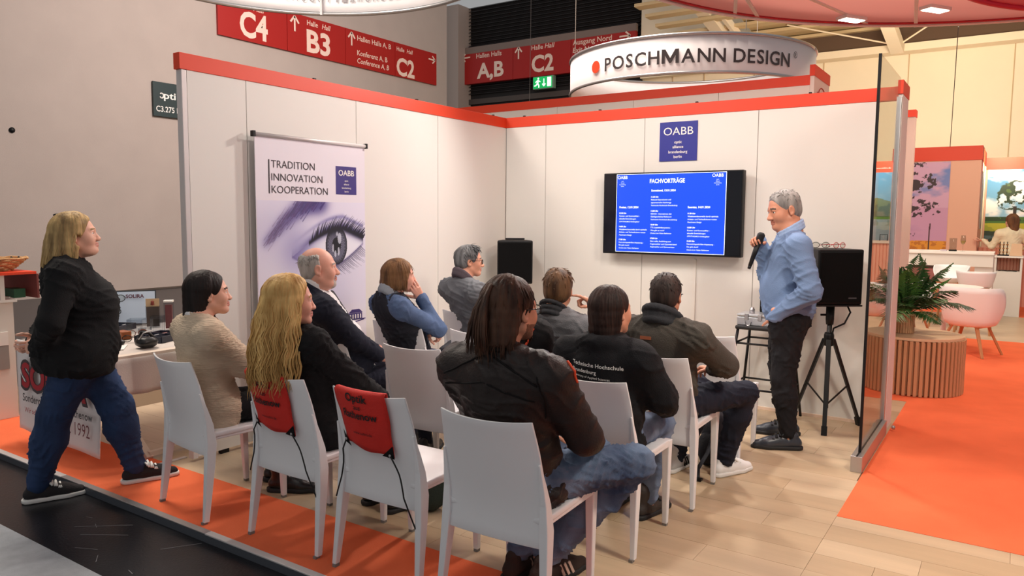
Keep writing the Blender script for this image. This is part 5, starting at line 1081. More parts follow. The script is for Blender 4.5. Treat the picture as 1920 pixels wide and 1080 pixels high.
SKIN = {}
def skin(n, c):
    if n not in SKIN: SKIN[n] = mat('skin_'+n, c, .5, bump=.06, bscale=300, var=.05, vscale=14)
    return SKIN[n]
def hairmat(n, c, c2): return mat('hair_'+n, c, .56, spec=.25, bump=.5, bscale=70, rgb2=c2, vscale=26, stretch=(1, 1, .12))
CRAN = ((0, -.014, .033), (.074, .094, .084))
def head_field(f, o):
    F = Field(); s = f.s; R = f.R; w = o.get('w', 1.)
    def E(c, r, k=.02, sub=False): F.ell(f.p(*c), A(*r)*s, R, k*s, sub)
    def C(a, b, ra, rb=None, k=.015, sub=False): F.cone(f.p(*a), f.p(*b), ra*s, (ra if rb is None else rb)*s, k*s, sub)
    E(*CRAN); E((0, .030, -.012), (.061*w, .058, .082), .03); E((0, .024, -.060), (.052*w, .054, .046), .03)
    for x in (-1, 1):
        C((x*.050*w, -.002, -.056), (x*.018, .062, -.094), .020, .016, .03); E((x*.036*w, .052, -.028), (.026, .030, .030), .025)
        C((x*.008, .082, .021), (x*.040, .071, .021), .010, .008, .014)                       # brow ridge
        E((x*.031, .097, .001), (.018, .018, .0125), .012, True)                              # eye socket
        C((x*.015, .0795, .0085), (x*.033, .0835, .0125), .0042, .0048, .005); C((x*.033, .0835, .0125), (x*.047, .072, .0065), .0048, .004, .005)   # upper lid
        C((x*.017, .080, -.004), (x*.033, .083, -.0085), .0035, .0038, .005); C((x*.033, .083, -.0085), (x*.046, .073, -.002), .0038, .0034, .005)  # lower lid
        E((x*.0115, .096, -.036), (.0085, .011, .0075), .008)
        E((x*.076*w, -.010, -.006), (.009, .019, .031), .008); E((x*.083*w, -.004, -.006), (.006, .010, .019), .006, True); E((x*.076*w, -.003, -.030), (.007, .008, .009), .006)
    ns = o.get('nose', 1.)
    C((0, .080, .010), (0, .101*ns**.3, -.030), .0085, .0108*ns, .012); E((0, .100*ns**.3, -.034), (.0105, .012*ns, .0095), .008)
    C((-.017, .083, -.0585), (0, .0915, -.0565), .0050, .0058, .006); C((.017, .083, -.0585), (0, .0915, -.0565), .0050, .0058, .006)
    C((-.015, .083, -.067), (0, .0905, -.0690), .0052, .0066, .006); C((.015, .083, -.067), (0, .0905, -.0690), .0052, .0066, .006)
    C((-.022, .086, -.0622), (.022, .086, -.0622), .0022, .0022, .003, True)
    E((0, .072, -.094), (.021, .020, .017), .018)
    if o.get('chin2'): E((0, .020, -.098), (.052, .048, .026), .03)
    return F
def eyeballs(f, o):
    V, Fq, M = [], [], []; g = o.get('gaze', (0, 0))
    for x in (-1, 1):
        fe = Frame(f.p(x*.031, .0735, .0015), 0, 0, 0, f.s); fe.R = f.R@Frame((0, 0, 0), g[0], g[1]).R; n = 16; rings = 12; b = len(V)
        for i in range(rings+1):
            th = PI*i/rings*.7
            for j in range(n): a = 2*PI*j/n; V.append(fe.p(.0118*math.sin(th)*math.cos(a), .0118*math.cos(th), .0118*math.sin(th)*math.sin(a)))
        for i in range(rings):
            for j in range(n): Fq.append((b+i*n+j, b+i*n+(j+1) % n, b+(i+1)*n+(j+1) % n, b+(i+1)*n+j)); M.append(2 if i < 1 else 1 if i < 3 else 0)
    return np.array(V), np.array(Fq), np.array(M)
def mesh_multi(name, parts, mats, parent, smooth=True):
    """parts: list of (V, F, matidx array or int)"""
    Vs, Fs, Ms, n = [], [], [], 0
    for V, F, m in parts: Vs.append(V); Fs.append(F+n); Ms.append(np.full(len(F), m) if np.isscalar(m) else m); n += len(V)
    o = mesh_np(name, np.concatenate(Vs), np.concatenate(Fs), mats, parent, smooth); o.data.polygons.foreach_set('material_index', np.concatenate(Ms).astype(np.int32)); return o
def hand_field(wr, d, n, side, curl=(.5, .6, .5), thumb=.4, s=.93, spread=.06, each=None, tdir=None):
    """wr wrist, d finger direction, n palm normal, side +1 right hand, -1 left hand"""
    d = unit(d); n = A(*n); n = unit(n-d*(n@d)); t = np.cross(d, n)*side; wr = A(*wr); F = Field(); P = lambda a, b, c: wr+(t*a+d*b+n*c)*s
    kn = [(.030, .086, -.002), (.010, .091, -.005), (-.010, .088, -.004), (-.027, .080, .0)]; seg = [(.040, .024, .021), (.044, .028, .022), (.041, .026, .021), (.032, .020, .019)]
    F.cone(P(0, -.05, 0), P(0, .005, 0), .026*s, .025*s, .02)
    for (a, b, c) in kn: F.cone(P(a*.55, .01, 0), P(a, b, c), .0145*s, .0115*s, .012)
    F.ell(P(.020, .035, .012), (.018*s, .018*s, .018*s), None, .015); F.ell(P(-.018, .035, .010), (.014*s, .014*s, .014*s), None, .015)
    for i, (k, sg) in enumerate(zip(kn, seg)):
        c1, c2, c3 = (each[i] if each else curl); p = P(*k); sp_ = (1.3-i)*spread; dd = unit(d+t*sp_); ang = 0; r = (.0092, .0092, .0088, .0078)[i]*s
        for L, c, r1 in zip(sg, (c1, c2, c3), (r*.95, r*.85, r*.72)):
            ang += c; v = dd*math.cos(ang)+n*math.sin(ang); q = p+v*L*s; F.cone(p, q, r, r1, .004); p, r = q, r1
    p = P(.024, .022, .006); td = unit(t*.75+d*.60+n*.35) if tdir is None else unit(t*tdir[0]+d*tdir[1]+n*tdir[2]); v = td
    for L, r0, r1, c in ((.042, .0135, .0112, 0), (.032, .0110, .0098, thumb), (.026, .0098, .0078, thumb)):
        v = unit(v+(d*.5+n*.5-t*.55)*c); q = p+v*L*s; F.cone(p, q, r0*s, r1*s, .006); p = q
    return F
def lock(mb, pts, r, n=6, flat=.55):
    k = len(pts); mb.tube([Vector(p) for p in pts], [r*(.55+.45*math.sin(PI*min(1, .15+.75*i/(k-1))))*(1 if i < k-2 else (.75 if i == k-2 else .25)) for i in range(k)], n, True, flat)
def cap_field(f, t=.010, front=.070, low=-.055, back=1., hl=.070):
    F = Field(); s = f.s
    F.ell(f.p(*CRAN[0]), (A(*CRAN[1])+t)*s, f.R, .02); F.ell(f.p(0, -.052, -.020), A(.062+t, .050+t, .060)*s, f.R, .03)
    F.ell(f.p(0, .105, -.055), A(.085, .075, .105+.0)*s, f.R, .012, True)           # face opening
    F.plane(f.p(0, front, hl), f.R@A(0, 1, -.35), .012)                               # hairline
    F.plane(f.p(0, 0, low), f.R@A(0, .35, -1), .01)                                   # nape line
    for x in (-1, 1): F.ell(f.p(x*.090, .004, -.028), A(.030, .026, .040)*s, f.R, .01, True)     # round the ears
    return F
def scalp(f, az, pol, t=.012):
    """point on the hair surface: az from the back (0) round to the front (pi), pol from the crown"""
    c, r = CRAN; return f.p(c[0]+(r[0]+t)*math.sin(pol)*math.sin(az), c[1]-(r[1]+t)*math.sin(pol)*math.cos(az), c[2]+(r[2]+t)*math.cos(pol))
def tufts(mb, f, n, seed, L=.03, r=.0035, lift=.25, azmax=2.5, polmin=.05, polmax=1.6, t=.008, fwd=.0, front=None, jit=.3):
    rr = random.Random(seed)
    for _ in range(n):
        az = rr.uniform(-azmax, azmax); pm = 1.22 if 1.15 < abs(az) < 2.0 and polmax > 1.3 else polmax if abs(az) < 1.3 else lerp(polmax, front or .75, min(1, (abs(az)-1.3)/.8)); pol = math.acos(lerp(math.cos(polmin), math.cos(pm), rr.random()))
        p0 = scalp(f, az, pol, t-.004); n0 = unit(p0-f.p(*CRAN[0])); dn = scalp(f, az, min(3, pol+.1), t)-scalp(f, az, pol, t); dn = unit(dn+f.R@A(0, fwd, 0)*np.linalg.norm(dn)); dn = unit(dn+np.array([rr.gauss(0, jit) for _ in range(3)])); l_ = L*rr.uniform(.6, 1.25)*f.s
        pts = [p0+dn*l_*q+n0*(lift*l_*math.sin(q*1.9)-.25*l_*q*q) for q in (0, .35, .7, 1)]; lock(mb, pts, r*rr.uniform(.7, 1.3)*f.s, 5, .6)
def hair_path(f, az, side, bottom, t, wave, wl, ph, spread, polmax, back, gather, seg=.03, part=1.0):
    """from the parting over the head to the given azimuth, then hanging down to z=bottom"""
    c, r = CRAN; q = min(1, abs(az)/2.3); pl_ = lerp(.55, -.55, q) if part else 0; u0 = unit(A(.06*side, -math.sin(pl_), math.cos(pl_))); pm = polmax-.22*max(0, abs(az)-1.5)
    u1 = A(math.sin(pm)*math.sin(az), -math.sin(pm)*math.cos(az), math.cos(pm)); om = math.acos(max(-1, min(1, u0@u1))); pts = []
    for k in range(8):
        k_ = k/7; u = (math.sin((1-k_)*om)*u0+math.sin(k_*om)*u1)/max(math.sin(om), 1e-4); tt = t*(.20+.80*min(1, k_*1.15)); pts.append(f.p(c[0]+(r[0]+tt)*u[0], c[1]+(r[1]+tt)*u[1], c[2]+(r[2]+tt)*u[2]))
    p = pts[-1].copy(); out = unit((p-f.o)*A(1, 1, 0)); lat = np.cross(out, A(0, 0, 1)); m = max(2, int(round((p[2]-bottom)/seg))); stp = (p[2]-bottom)/m; bk_ = f.R@A(0, -back, 0)
    for k in range(1, m+1):
        q = k/m; w_ = wave*math.sin(2*PI*k*stp/wl+ph)*min(1, q*3); cen = A(0, 0, 0)
        if gather is not None: cen = (A(gather[0], gather[1], 0)-A(p[0], p[1], 0))*(q**1.2)*gather[2]
        x = A(p[0], p[1], 0)+out*(spread*math.sin(min(1, q*1.3)*PI/2)+w_*.5)+lat*w_*.8+cen+bk_*q; pts.append(A(x[0], x[1], p[2]-stp*k))
    return pts
def long_hair(mb, f, seed, bottom, azr=1.9, t=.012, wave=0., wl=.12, spread=0., polmax=1.5, back=0., gather=None, n=170, r=.0034, endjit=.02, rm=.016, part=1, ridge=.0016, h=.0055):
    """a smooth combed mass plus many fine strands lying on it"""
    rr = random.Random(seed); F = Field(); nm = 22
    for i in range(nm):
        az = lerp(-azr, azr, i/(nm-1)); sd = 1 if az > 0 else -1; pts = hair_path(f, az, sd, bottom+.02, t*.55, wave*.8, wl, az*2.5+seed, spread*.8, polmax, back, gather, .035, part)
        for k, (a, b) in enumerate(zip(pts[1:-1], pts[2:])): q = rm*f.s*lerp(.30, .85, min(1, k/7)); F.cone(a, b, q, q, .022)
    cf = cap_field(f, t*.9, .070, -.085, hl=.078); F.ops += cf.ops[:2]; F.ops += [o for o in cf.ops if o[6]][:2]
    for x in (-1, 1): F.ell(f.p(x*.088, .010, -.028), A(.024, .020, .030)*f.s, f.R, .01, True)
    V, Fc = F.mesh(h); V = relax(V, Fc, 1, .5); N = vnormals(V, Fc); L = f.inv(V); az = np.arctan2(L[:, 0], -L[:, 1]+.001); rg = np.random.default_rng(seed); d = np.zeros(len(V))
    for k in range(7): fr = rg.uniform(14, 60); d += np.sin(az*fr+rg.random()*6+wave*180*np.sin(L[:, 2]*f.s/wl*6.28+rg.random()*3)+L[:, 2]*rg.normal()*16)/math.sqrt(7)
    V = V+N*(d*ridge)[:, None]; mb.add(V.tolist(), [tuple(q) for q in Fc.tolist()])
    for i in range(n):
        az = rr.uniform(-azr, azr); sd = 1 if az > 0 else -1; pts = hair_path(f, az, sd, bottom+rr.gauss(0, endjit), t+rr.uniform(.0, .006)+rm*.35, wave*rr.uniform(.6, 1.3), wl*rr.uniform(.95, 1.06), az*2.5+seed+rr.gauss(0, .5), spread*rr.uniform(.7, 1.15)+.004, polmax, back, gather, .03, part); lock(mb, pts, r*rr.uniform(.6, 1.5), 5, .7)
def long_locks(mb, f, n, seed, bottom, r=.008, wave=.0, wl=.09, azr=(-2.2, 2.2), spread=.0, t=.014, polmax=1.45, back=0., gather=None, endjit=.03, part=1, **k):
    long_hair(mb, f, seed, bottom, azr[1], t, wave, wl, spread, polmax, back, gather, n, r*.5, endjit, part=part, **k)
def shoe(par, an, d, m, msole, floor=0., L=.27, laces=None, hi=.0, name='shoe', mstripe=None, w_=1., lift=0):
    """an: ankle joint (x, y), d horizontal direction"""
    d = unit(A(d[0], d[1], 0)); n = A(-d[1], d[0], 0); a = A(an[0], an[1], floor); P = lambda u, v, z: a+d*u*L+n*v*w_+A(0, 0, z); F = Field()
    F.cone(P(-.19, 0, .045), P(.10, 0, .045), .036*w_, .037*w_, .02); F.cone(P(.10, 0, .042), P(.44, .004, .034), .038*w_, .041*w_, .02); F.cone(P(.44, .003, .030), P(.68, .0, .026), .041*w_, .028*w_, .02)
    F.cone(P(-.10, 0, .06), P(-.12, 0, .092+hi), .034*w_, .034*w_, .02); F.cone(P(.12, 0, .072), P(.34, 0, .052), .030*w_, .030*w_, .025)
    if hi: F.cone(P(.0, 0, .06), P(-.07, 0, .09+hi), .038*w_, .042*w_, .03)
    F.plane(P(0, 0, .016), (0, 0, -1)); V, Fc = F.mesh(.0055); o = mesh_np(name, V, Fc, m, par, True)
    F = Field(); F.cone(P(-.20, 0, .014), P(.44, .003, .014), .042*w_, .047*w_, .03); F.cone(P(.44, .003, .014), P(.69, 0, .014), .047*w_, .033*w_, .02); F.plane(P(0, 0, .026), (0, 0, 1), .002); F.plane(P(0, 0, .001), (0, 0, -1), .002); V, Fc = F.mesh(.006); mesh_np('sole', V, Fc, msole, o, True)
    if laces:
        mb = MB()
        for k in range(4): u = .16+.075*k; z = .108-.0135*k; mb.tube([P(u, -.034, z-.014), P(u+.02, 0, z+.006), P(u+.03, .034, z-.014)], .0060, 6); mb.tube([P(u+.04, -.034, z-.016), P(u+.02, 0, z+.007), P(u, .034, z-.014)], .0060, 6)
        mb.tube([P(.12, 0, .106), P(.10, .03, .112), P(.16, .05, .095)], .0055, 6); mb.tube([P(.12, 0, .106), P(.12, -.03, .112), P(.19, -.05, .09)], .0055, 6); mb.build('laces', laces, o, True)
    if mstripe:
        for k in range(3):
            for sd in (-1, 1): MB().bar(P(.20+.09*k, sd*.043*w_, .022), P(.13+.09*k, sd*.034*w_, .072), .012, .008, up=tuple(n)).build('side_stripe', mstripe, o)
    if lift: o.rotation_mode = 'XYZ'
    return o
def glasses(par, f, m, dark=False):
    mb = MB()
    for x in (-1, 1):
        mb.tube([f.p(x*.032+.022*abs(math.cos(a))**.8*math.copysign(1, math.cos(a)), .0985-.004*abs(x*.032+.022*math.cos(a))*8, -.002+.017*abs(math.sin(a))**.7*math.copysign(1, math.sin(a))) for a in [2*PI*i/20 for i in range(21)]], .0024*f.s, 6)
        mb.tube([f.p(x*.054, .083, .006), f.p(x*.076, .060, .007), f.p(x*.081, .0, .008), f.p(x*.080, -.012, -.010)], .0024*f.s, 6)
    mb.tube([f.p(-.010, .1, .004), f.p(0, .102, .007), f.p(.010, .1, .004)], .0022*f.s, 6); o = mb.build('glasses', m, par, True)
    for x in (-1, 1):
        pts = [f.p(x*.032+.020*abs(math.cos(a))**.8*math.copysign(1, math.cos(a)), .0975-.004*abs(x*.032+.02*math.cos(a))*8, -.002+.015*abs(math.sin(a))**.7*math.copysign(1, math.sin(a))) for a in [2*PI*i/20 for i in range(20)]]
        MB().add(pts, [tuple(range(20))]).build('lens', GLASS, o)

class Person:
    def __init__(p, label, loc, yaw=0., s=1., name='person', z0=0.):
        p.t = thing(name, label, 'person', (loc[0], loc[1], z0)); p.yaw = yaw; p.s = s; p.c = loc; p.z0 = z0; p.J = {}; p.fat = 1.; p.body = []
        p.f = A(-math.sin(yaw), math.cos(yaw), 0); p.r = A(math.cos(yaw), math.sin(yaw), 0)
    def W(p, x, y, z): return A(p.c[0], p.c[1], p.z0)+p.r*x+p.f*y+A(0, 0, z)
    def seated(p, lean=-.03, wsh=.185, hands=None, head=None, **ov):
        s = p.s; J = p.J; J['P'] = p.W(0, -.075, .555); J['N'] = p.W(0, -.12+lean, .555+.475*s)
        for sd, n in ((-1, 'L'), (1, 'R')):
            J['sh'+n] = J['N']+p.r*sd*wsh*s+A(0, 0, -.055*s)+p.f*.01; J['hip'+n] = p.W(sd*.088, -.06, .535); J['kn'+n] = p.W(sd*.11, .37*s, .505*s); J['an'+n] = p.W(sd*.12, .40*s, .10); J['wr'+n] = p.W(sd*.075, .17, .60)
        for k, v in ov.items(): J[k] = A(*v)
        if head is not None: J['H'] = A(*head)
        else: J['H'] = J['N']+p.f*.055+A(0, 0, .15*s)
        p.arms(); return p
    def arms(p, poleL=None, poleR=None):
        J = p.J
        for n, sd in (('L', -1), ('R', 1)):
            if 'el'+n not in J:
                pole = p.r*sd*.6-p.f*.5+A(0, 0, -.7); J['el'+n], J['wr'+n] = ik(J['sh'+n], J['wr'+n], .285*p.s, .255*p.s, pole)
    # ---- garments
    def top(p, name, m, sleeve=(.060, .050, .047, .037), tr=1., h=.0095, hem=.06, amp=.006, freq=38, seed=1, belly=0., sleeves=True, collar=None, opening=None, extra=None, cuts=(), chestk=1., amp_s=None, len_wr=1.0, tors=True, sl0=0., shk=1.):
        J = p.J; F = Field(); P_, N_ = J['P'], J['N']; fat = p.fat*tr; ax = unit(N_-P_); right = unit(J['shR']-J['shL']); fw = unit(np.cross(ax, right)); fw = -fw if fw@p.f < 0 else fw
        hr = unit(J['hipR']-J['hipL'])
        if tors:
            L = np.linalg.norm(N_-P_)
            for t, rx, ry, rz, fo in ((-hem/L, .168, .128, .10, 0), (.16, .160, .122, .13, .005+belly), (.42, .152, .112, .13, .008+belly*.8), (.66, .166, .118*chestk, .13, .010), (.84, .150, .098, .10, .0)):
                rr_ = unit(hr*(1-max(0, t))+right*max(0, t)); R = np.stack([rr_, unit(np.cross(ax, rr_)), ax], 1); F.ell(P_+ax*t*L+fw*fo, A(rx*fat, (ry+(belly if t < .6 else 0))*fat, rz), R, .06)
            up = N_-ax*.075
            for n in 'LR': e_ = up+(J['sh'+n]-up)*shk; F.cone(up, e_, .085*fat**.5, .062*tr, .05); F.cone(N_+ax*.015, N_+(J['sh'+n]-N_)*shk+ax*.01, .050, .050, .05)
        if sleeves:
            a, b, c, d = sleeve
            for n in 'LR':
                S_, E_, W_ = J['sh'+n], J['el'+n], J['wr'+n]; S_ = S_+(E_-S_)*sl0; W_ = E_+(W_-E_)*len_wr; F.cone(S_, E_, a*tr**.5, b*tr**.5, .045); F.cone(E_, W_, c, d, .03); F.plane
        if extra: extra(F, ax, right, fw)
        for (pt, nn) in cuts: F.plane(pt, nn, .01)
        # neck opening
        if collar != 'closed': F.cone(N_+ax*.02+fw*.02, N_+ax*.2+fw*.06, .056, .075, .012, True)
        if opening: opening(F, ax, right, fw)
        V, Fc = F.mesh(h); V = relax(V, Fc, 1, .5)
        if amp: V = folds(V, Fc, amp, freq, seed)
        o = mesh_np(name, V, Fc, m, p.t, True); p.last = (V, Fc); return o
    def legs(p, m, name='trousers', th=(.088, .062), ca=(.060, .046), h=.010, amp=.006, seed=2, freq=42, hipr=(.158, .115, .11), cuff=.0, calf=.006, pocket=None):
        J = p.J; F = Field(); f_ = p.fat; R = np.stack([p.r, p.f, A(0, 0, 1)], 1); F.ell(J['P']+A(0, 0, -.01), A(*hipr)*f_, R, .06)
        for n in 'LR':
            H_, K, An = J['hip'+n], J['kn'+n], J['an'+n]; F.cone(H_, K, th[0]*f_, th[1]*f_**.5, .05); v = unit(An-K); bk = unit(np.cross(np.cross(K-H_, v), v)); bk = bk if bk@(H_-K) > 0 or True else bk
            mid = K+(An-K)*.33+unit(H_-K-v*((H_-K)@v)+A(1e-5, 0, 0))*calf; F.cone(K, mid, ca[0]*f_**.4, (ca[0]+calf*.3)*f_**.4, .03); F.cone(mid, An+v*cuff, (ca[0]+calf*.3)*f_**.4, ca[1], .04)
        if pocket: F.cone(pocket[0]+A(0, 0, -.03), pocket[1], .052, .058, .03)
        V, Fc = F.mesh(h); V = relax(V, Fc, 1, .5); V = folds(V, Fc, amp, freq, seed); return mesh_np(name, V, Fc, m, p.t, True)
    def head(p, yaw, pitch=0, roll=0, s=1., sk=None, brow=(70, 50, 40), lip=(202, 132, 114), beard=None, iris=(70, 90, 90), hands=(), h=.0033, neck=(.052, .058), beardc=(90, 76, 66), **o):
        f = p.hf = Frame(p.J['H'], yaw, pitch, roll, s); F = head_field(f, o); N_ = p.J['N']
        F.cone(f.p(0, -.030, -.050), N_+(f.o-N_)*.12-p.f*.0, neck[0]*s, neck[1]*s, .025); F.cone(N_+(f.o-N_)*.15, N_-A(0, 0, .08), neck[1]*s, .075, .04)
        V, Fc = F.mesh(h); V = relax(V, Fc, 1, .22); L = f.inv(V[Fc].mean(1)); x, y, z = np.abs(L[:, 0]), L[:, 1], L[:, 2]; mi = np.zeros(len(Fc), int)
        bz = .0255-.22*np.maximum(0, x-.034); mi[(x > .011) & (x < .050) & (np.abs(z-bz) < .0048) & (y > .055)] = 2
        mi[(x < .0235-.25*np.abs(z+.0625)) & (z < -.0525) & (z > -.0745) & (y > .080)] = 1
        if beard == 'full': mi[(mi == 0) & (z < -.048-.10*(y-.03)+.05*np.maximum(0, .03-y)) & (z > -.118) & (y > .005) & ~((x < .013) & (z > -.050))] = 3
        if beard == 'goatee': mi[(mi == 0) & (z < -.046) & (y > .062) & (x < .034) & (z > -.12)] = 3
        parts = [(V, Fc, mi)]
        for hf_ in hands: Vh, Fh = hf_.mesh(.0034); parts.append((Vh, Fh, 0))
        J = p.J; F = Field()                                                                    # the body under the clothes
        F.chain([J['P'], (J['P']+J['N'])/2, J['N']-A(0, 0, .06)], [.09, .08, .06], .05)
        for n in 'LR':
            F.cone(J['N']-A(0, 0, .08), J['sh'+n], .035, .030, .04); F.cone(J['sh'+n], J['el'+n], .030, .030, .03); F.cone(J['el'+n], J['wr'+n], .032, .024, .03)
            F.cone(J['hip'+n], J['kn'+n], .065, .045, .04); F.cone(J['kn'+n], J['an'+n], .044, .032, .03); F.cone(J['an'+n], J['an'+n]-A(0, 0, .04), .033, .03, .02)
        Vb, Fb = F.mesh(.013); parts.append((Vb, Fb, 0))
        bm_ = [sk, mat('lips_%d_%d' % lip[:2], lip, .45), mat('brow_%d_%d_%d' % brow, brow, .8), mat('beard_%d_%d_%d' % beardc, beardc, .8, bump=.6, bscale=260, var=.25, vscale=120)]
        p.bodyo = mesh_multi('body', parts, bm_, p.t)
        Ve, Fe, Me = eyeballs(f, o); mesh_multi('eyes', [(Ve, Fe, Me)], [mat('eye_white', (232, 226, 220), .2), mat('iris_%d_%d' % iris[:2], iris, .2), mat('pupil', (8, 8, 9), .15)], p.t)
        return f
    def hairs(p, m, cap=None, extra=None, name='hair'):
        parts = []
        if cap is not None: V, Fc = cap.mesh(.005); parts.append((V, Fc, 0))
        mb = MB()
        if extra: extra(mb)
        me_v = []
        if parts:
            V, Fc, _ = parts[0]; n = len(mb.v); mb.add(V.tolist(), [tuple(q) for q in Fc.tolist()])
        return mb.build(name, m, p.t, True)
    def ring(p, name, m, r=.062, t=.012, hgt=.03, tilt=.35, up=.02, n=22, back=0., open_=0., lean=0., world_c=None, off=0.):
        """collar band round the neck"""
        N_ = p.J['N'] if world_c is None else A(*world_c); H = p.J['H']; ax = unit(H-N_+A(0, 0, .08)); right = unit(p.J['shR']-p.J['shL']); fw = unit(np.cross(ax, right)); fw = -fw if fw@p.f < 0 else fw; right = np.cross(fw, ax); F = Field(); pts = []
        for i in range(n+1):
            a = open_/2+(2*PI-open_)*i/n; pts.append(N_+ax*(up-tilt*r*math.cos(a)*1.0)+fw*(r*1.12*math.cos(a)+off)+right*r*math.sin(a)*(1 if True else 0))
        for i in range(n):
            k = .5-.5*math.cos((i+.5)/n*2*PI); hh = hgt*(1+back*k); F.cone(pts[i], pts[i+1], t, t, .01); F.cone(pts[i]+ax*hh+unit(pts[i]-N_)*lean*hh, pts[i+1]+ax*hh+unit(pts[i+1]-N_)*lean*hh, t*.8, t*.8, .01); F.cone(pts[i]+ax*hh*.5, pts[i+1]+ax*hh*.5, t*.9, t*.9, .01)
        V, Fc = F.mesh(.005); return mesh_np(name, V, Fc, m, p.t, True)
# ------------------------------------------------------------------ cloth
def cloth(n, c, b=.3, bs=220, v=.08, vs=10, rough=.85, **k): return mat('cloth_'+n, c, rough, bump=b, bscale=bs, var=v, vscale=vs, spec=.25, **k)
BLK = cloth('black', (20, 20, 22)); NAVYS = cloth('navy_suit', (30, 33, 46)); BLKT = cloth('black_trousers', (25, 24, 27)); JEAN = cloth('jeans', (40, 58, 92), .3, 300, .28, 7); JEAND = cloth('dark_jeans', (30, 33, 46), .3, 300, .18, 9); JEANL = cloth('light_jeans', (112, 132, 158), .3, 300, rgb2=(54, 70, 98), vs=5); JEANM = cloth('mid_jeans', (122, 138, 162), .3, 300, rgb2=(78, 94, 122), vs=6)
BEIGE = cloth('beige_knit', (204, 184, 160), .7, 55, .05, 8, stretch=(.5, .5, 4)); SHIRT = cloth('white_shirt', (228, 226, 226), .15); CREAM = cloth('cream_blouse', (236, 222, 190), .2); VEST = cloth('dark_vest', (40, 42, 50), .3); BLUEK = cloth('blue_knit', (82, 102, 136), .35, 200); GREYH = cloth('grey_hood', (150, 158, 166), .3); BLAZ = cloth('grey_blazer', (104, 106, 110), .3); SCARF = cloth('scarf', (84, 74, 80), .5)
JACKD = cloth('brown_black_jacket', (40, 33, 32), .2, 120, .12, 6, .5); JACKG = cloth('grey_jacket', (108, 110, 114), .35, 150, .08); CHAR = cloth('charcoal_collar', (50, 52, 56), .3); HOOD = cloth('black_hoodie', (20, 21, 25), .35, 200); OLIVE = cloth('olive_jacket', (72, 68, 62), .35, 160, .10); SWEAT = cloth('blue_sweater', (108, 130, 164), .35, 200, .06); SWEATC = cloth('pale_blue_collar', (150, 172, 206), .3)
LEATHB = mat('black_leather', (24, 23, 24), .3, bump=.15, bscale=90); LEATHD = mat('dark_blue_leather', (48, 52, 60), .35, bump=.12, bscale=80); SOLEW = mat('sole_white', (226, 224, 220), .6); SOLEB = mat('sole_black', (28, 27, 28), .7); SNKD = cloth('sneaker_dark', (46, 44, 46), .4); SNKW = mat('sneaker_white', (236, 236, 236), .5, bump=.05); SNKB = cloth('sneaker_brown', (58, 46, 42), .3); LACEW = mat('lace_white', (236, 236, 232), .8); ORNG = mat('orange_piping', (226, 76, 36), .6)
SK1 = skin('light', (222, 168, 144)); SK2 = skin('warm', (206, 146, 118)); SK3 = skin('rosy', (224, 164, 142)); SK4 = skin('tan', (196, 134, 106))
d2r = math.radians

# 1 standing woman at the left, hands behind her back
p = Person('heavyset standing woman with shoulder-length blonde hair, black cardigan, jeans, hands behind her back', (.0, -4.06), d2r(-27), .95, z0=-.04); p.fat = 1.16; J = p.J
J['P'] = p.W(0, -.03, .86); J['N'] = p.W(0, -.075, 1.335); J['H'] = p.W(0, -.012, 1.468)
for n, s in (('L', -1), ('R', 1)): J['sh'+n] = J['N']+p.r*s*.180+A(0, 0, -.075); J['hip'+n] = p.W(s*.10, -.02, .83)
J['anR'] = A(-.215, -4.235, .05); J['knR'] = A(-.135, -4.17, .44); J['anL'] = A(.035, -3.825, .09); J['knL'] = A(.025, -3.915, .46)
J['elR'] = p.W(.285, -.14, 1.03); J['wrR'] = p.W(.13, -.205, .885); J['elL'] = p.W(-.275, -.15, 1.03); J['wrL'] = p.W(-.05, -.225, .905)
hR = hand_field(J['wrR'], p.r*-.75-p.f*.55+A(0, 0, .05), p.f*.55-p.r*.55, 1, (1.1, 1.2, .8), .5); hL = hand_field(J['wrL'], p.r*.75-p.f*.35+A(0, 0, -.25), -p.f, -1, (.9, 1.0, .7), .5)
f = p.head(d2r(-33), d2r(6), 0, .97, SK1, brow=(150, 116, 80), hands=(hR, hL), chin2=1, w=1.08, neck=(.058, .066), lip=(206, 138, 122))
def blonde1(mb):
    long_locks(mb, f, 200, 5, 1.235, .0062, .006, .16, (-1.9, 1.9), .022, .012, endjit=.022, polmax=1.5, back=.02)
HB1 = hairmat('ash_blonde', (206, 172, 116), (120, 96, 62)); p.hairs(HB1, cap_field(f, .013, .072, -.075, hl=.076), blonde1)
MB().tube([scalp(f, .0, .55, .018), scalp(f, .0, .75, .024)], .010, 8).build('hair_clip', BLACK, p.t, True)
def cardi(F, ax, right, fw):
    F.ell(p.W(0, -.045, .82), (.235, .205, .20), np.stack([p.r, p.f, A(0, 0, 1)], 1), .06); F.ell(p.W(0, .07, 1.10), (.155, .10, .13), np.stack([p.r, p.f, A(0, 0, 1)], 1), .07); F.plane(p.W(0, 0, .72), A(0, 0, -1)-p.f*.12, .02)
p.top('cardigan', BLK, (.080, .066, .062, .045), 1.0, hem=.0, amp=.007, freq=30, seed=4, belly=.03, extra=cardi)
p.legs(JEAN, th=(.098, .082), ca=(.080, .056), seed=7, amp=.007, hipr=(.150, .125, .12), calf=.010)
shoe(p.t, (-.212, -4.222), (.36, .93), SNKD, SOLEW, -.04, laces=LACEW); shoe(p.t, (.043, -3.812), (.37, .93), SNKD, SOLEW, .002, laces=LACEW)

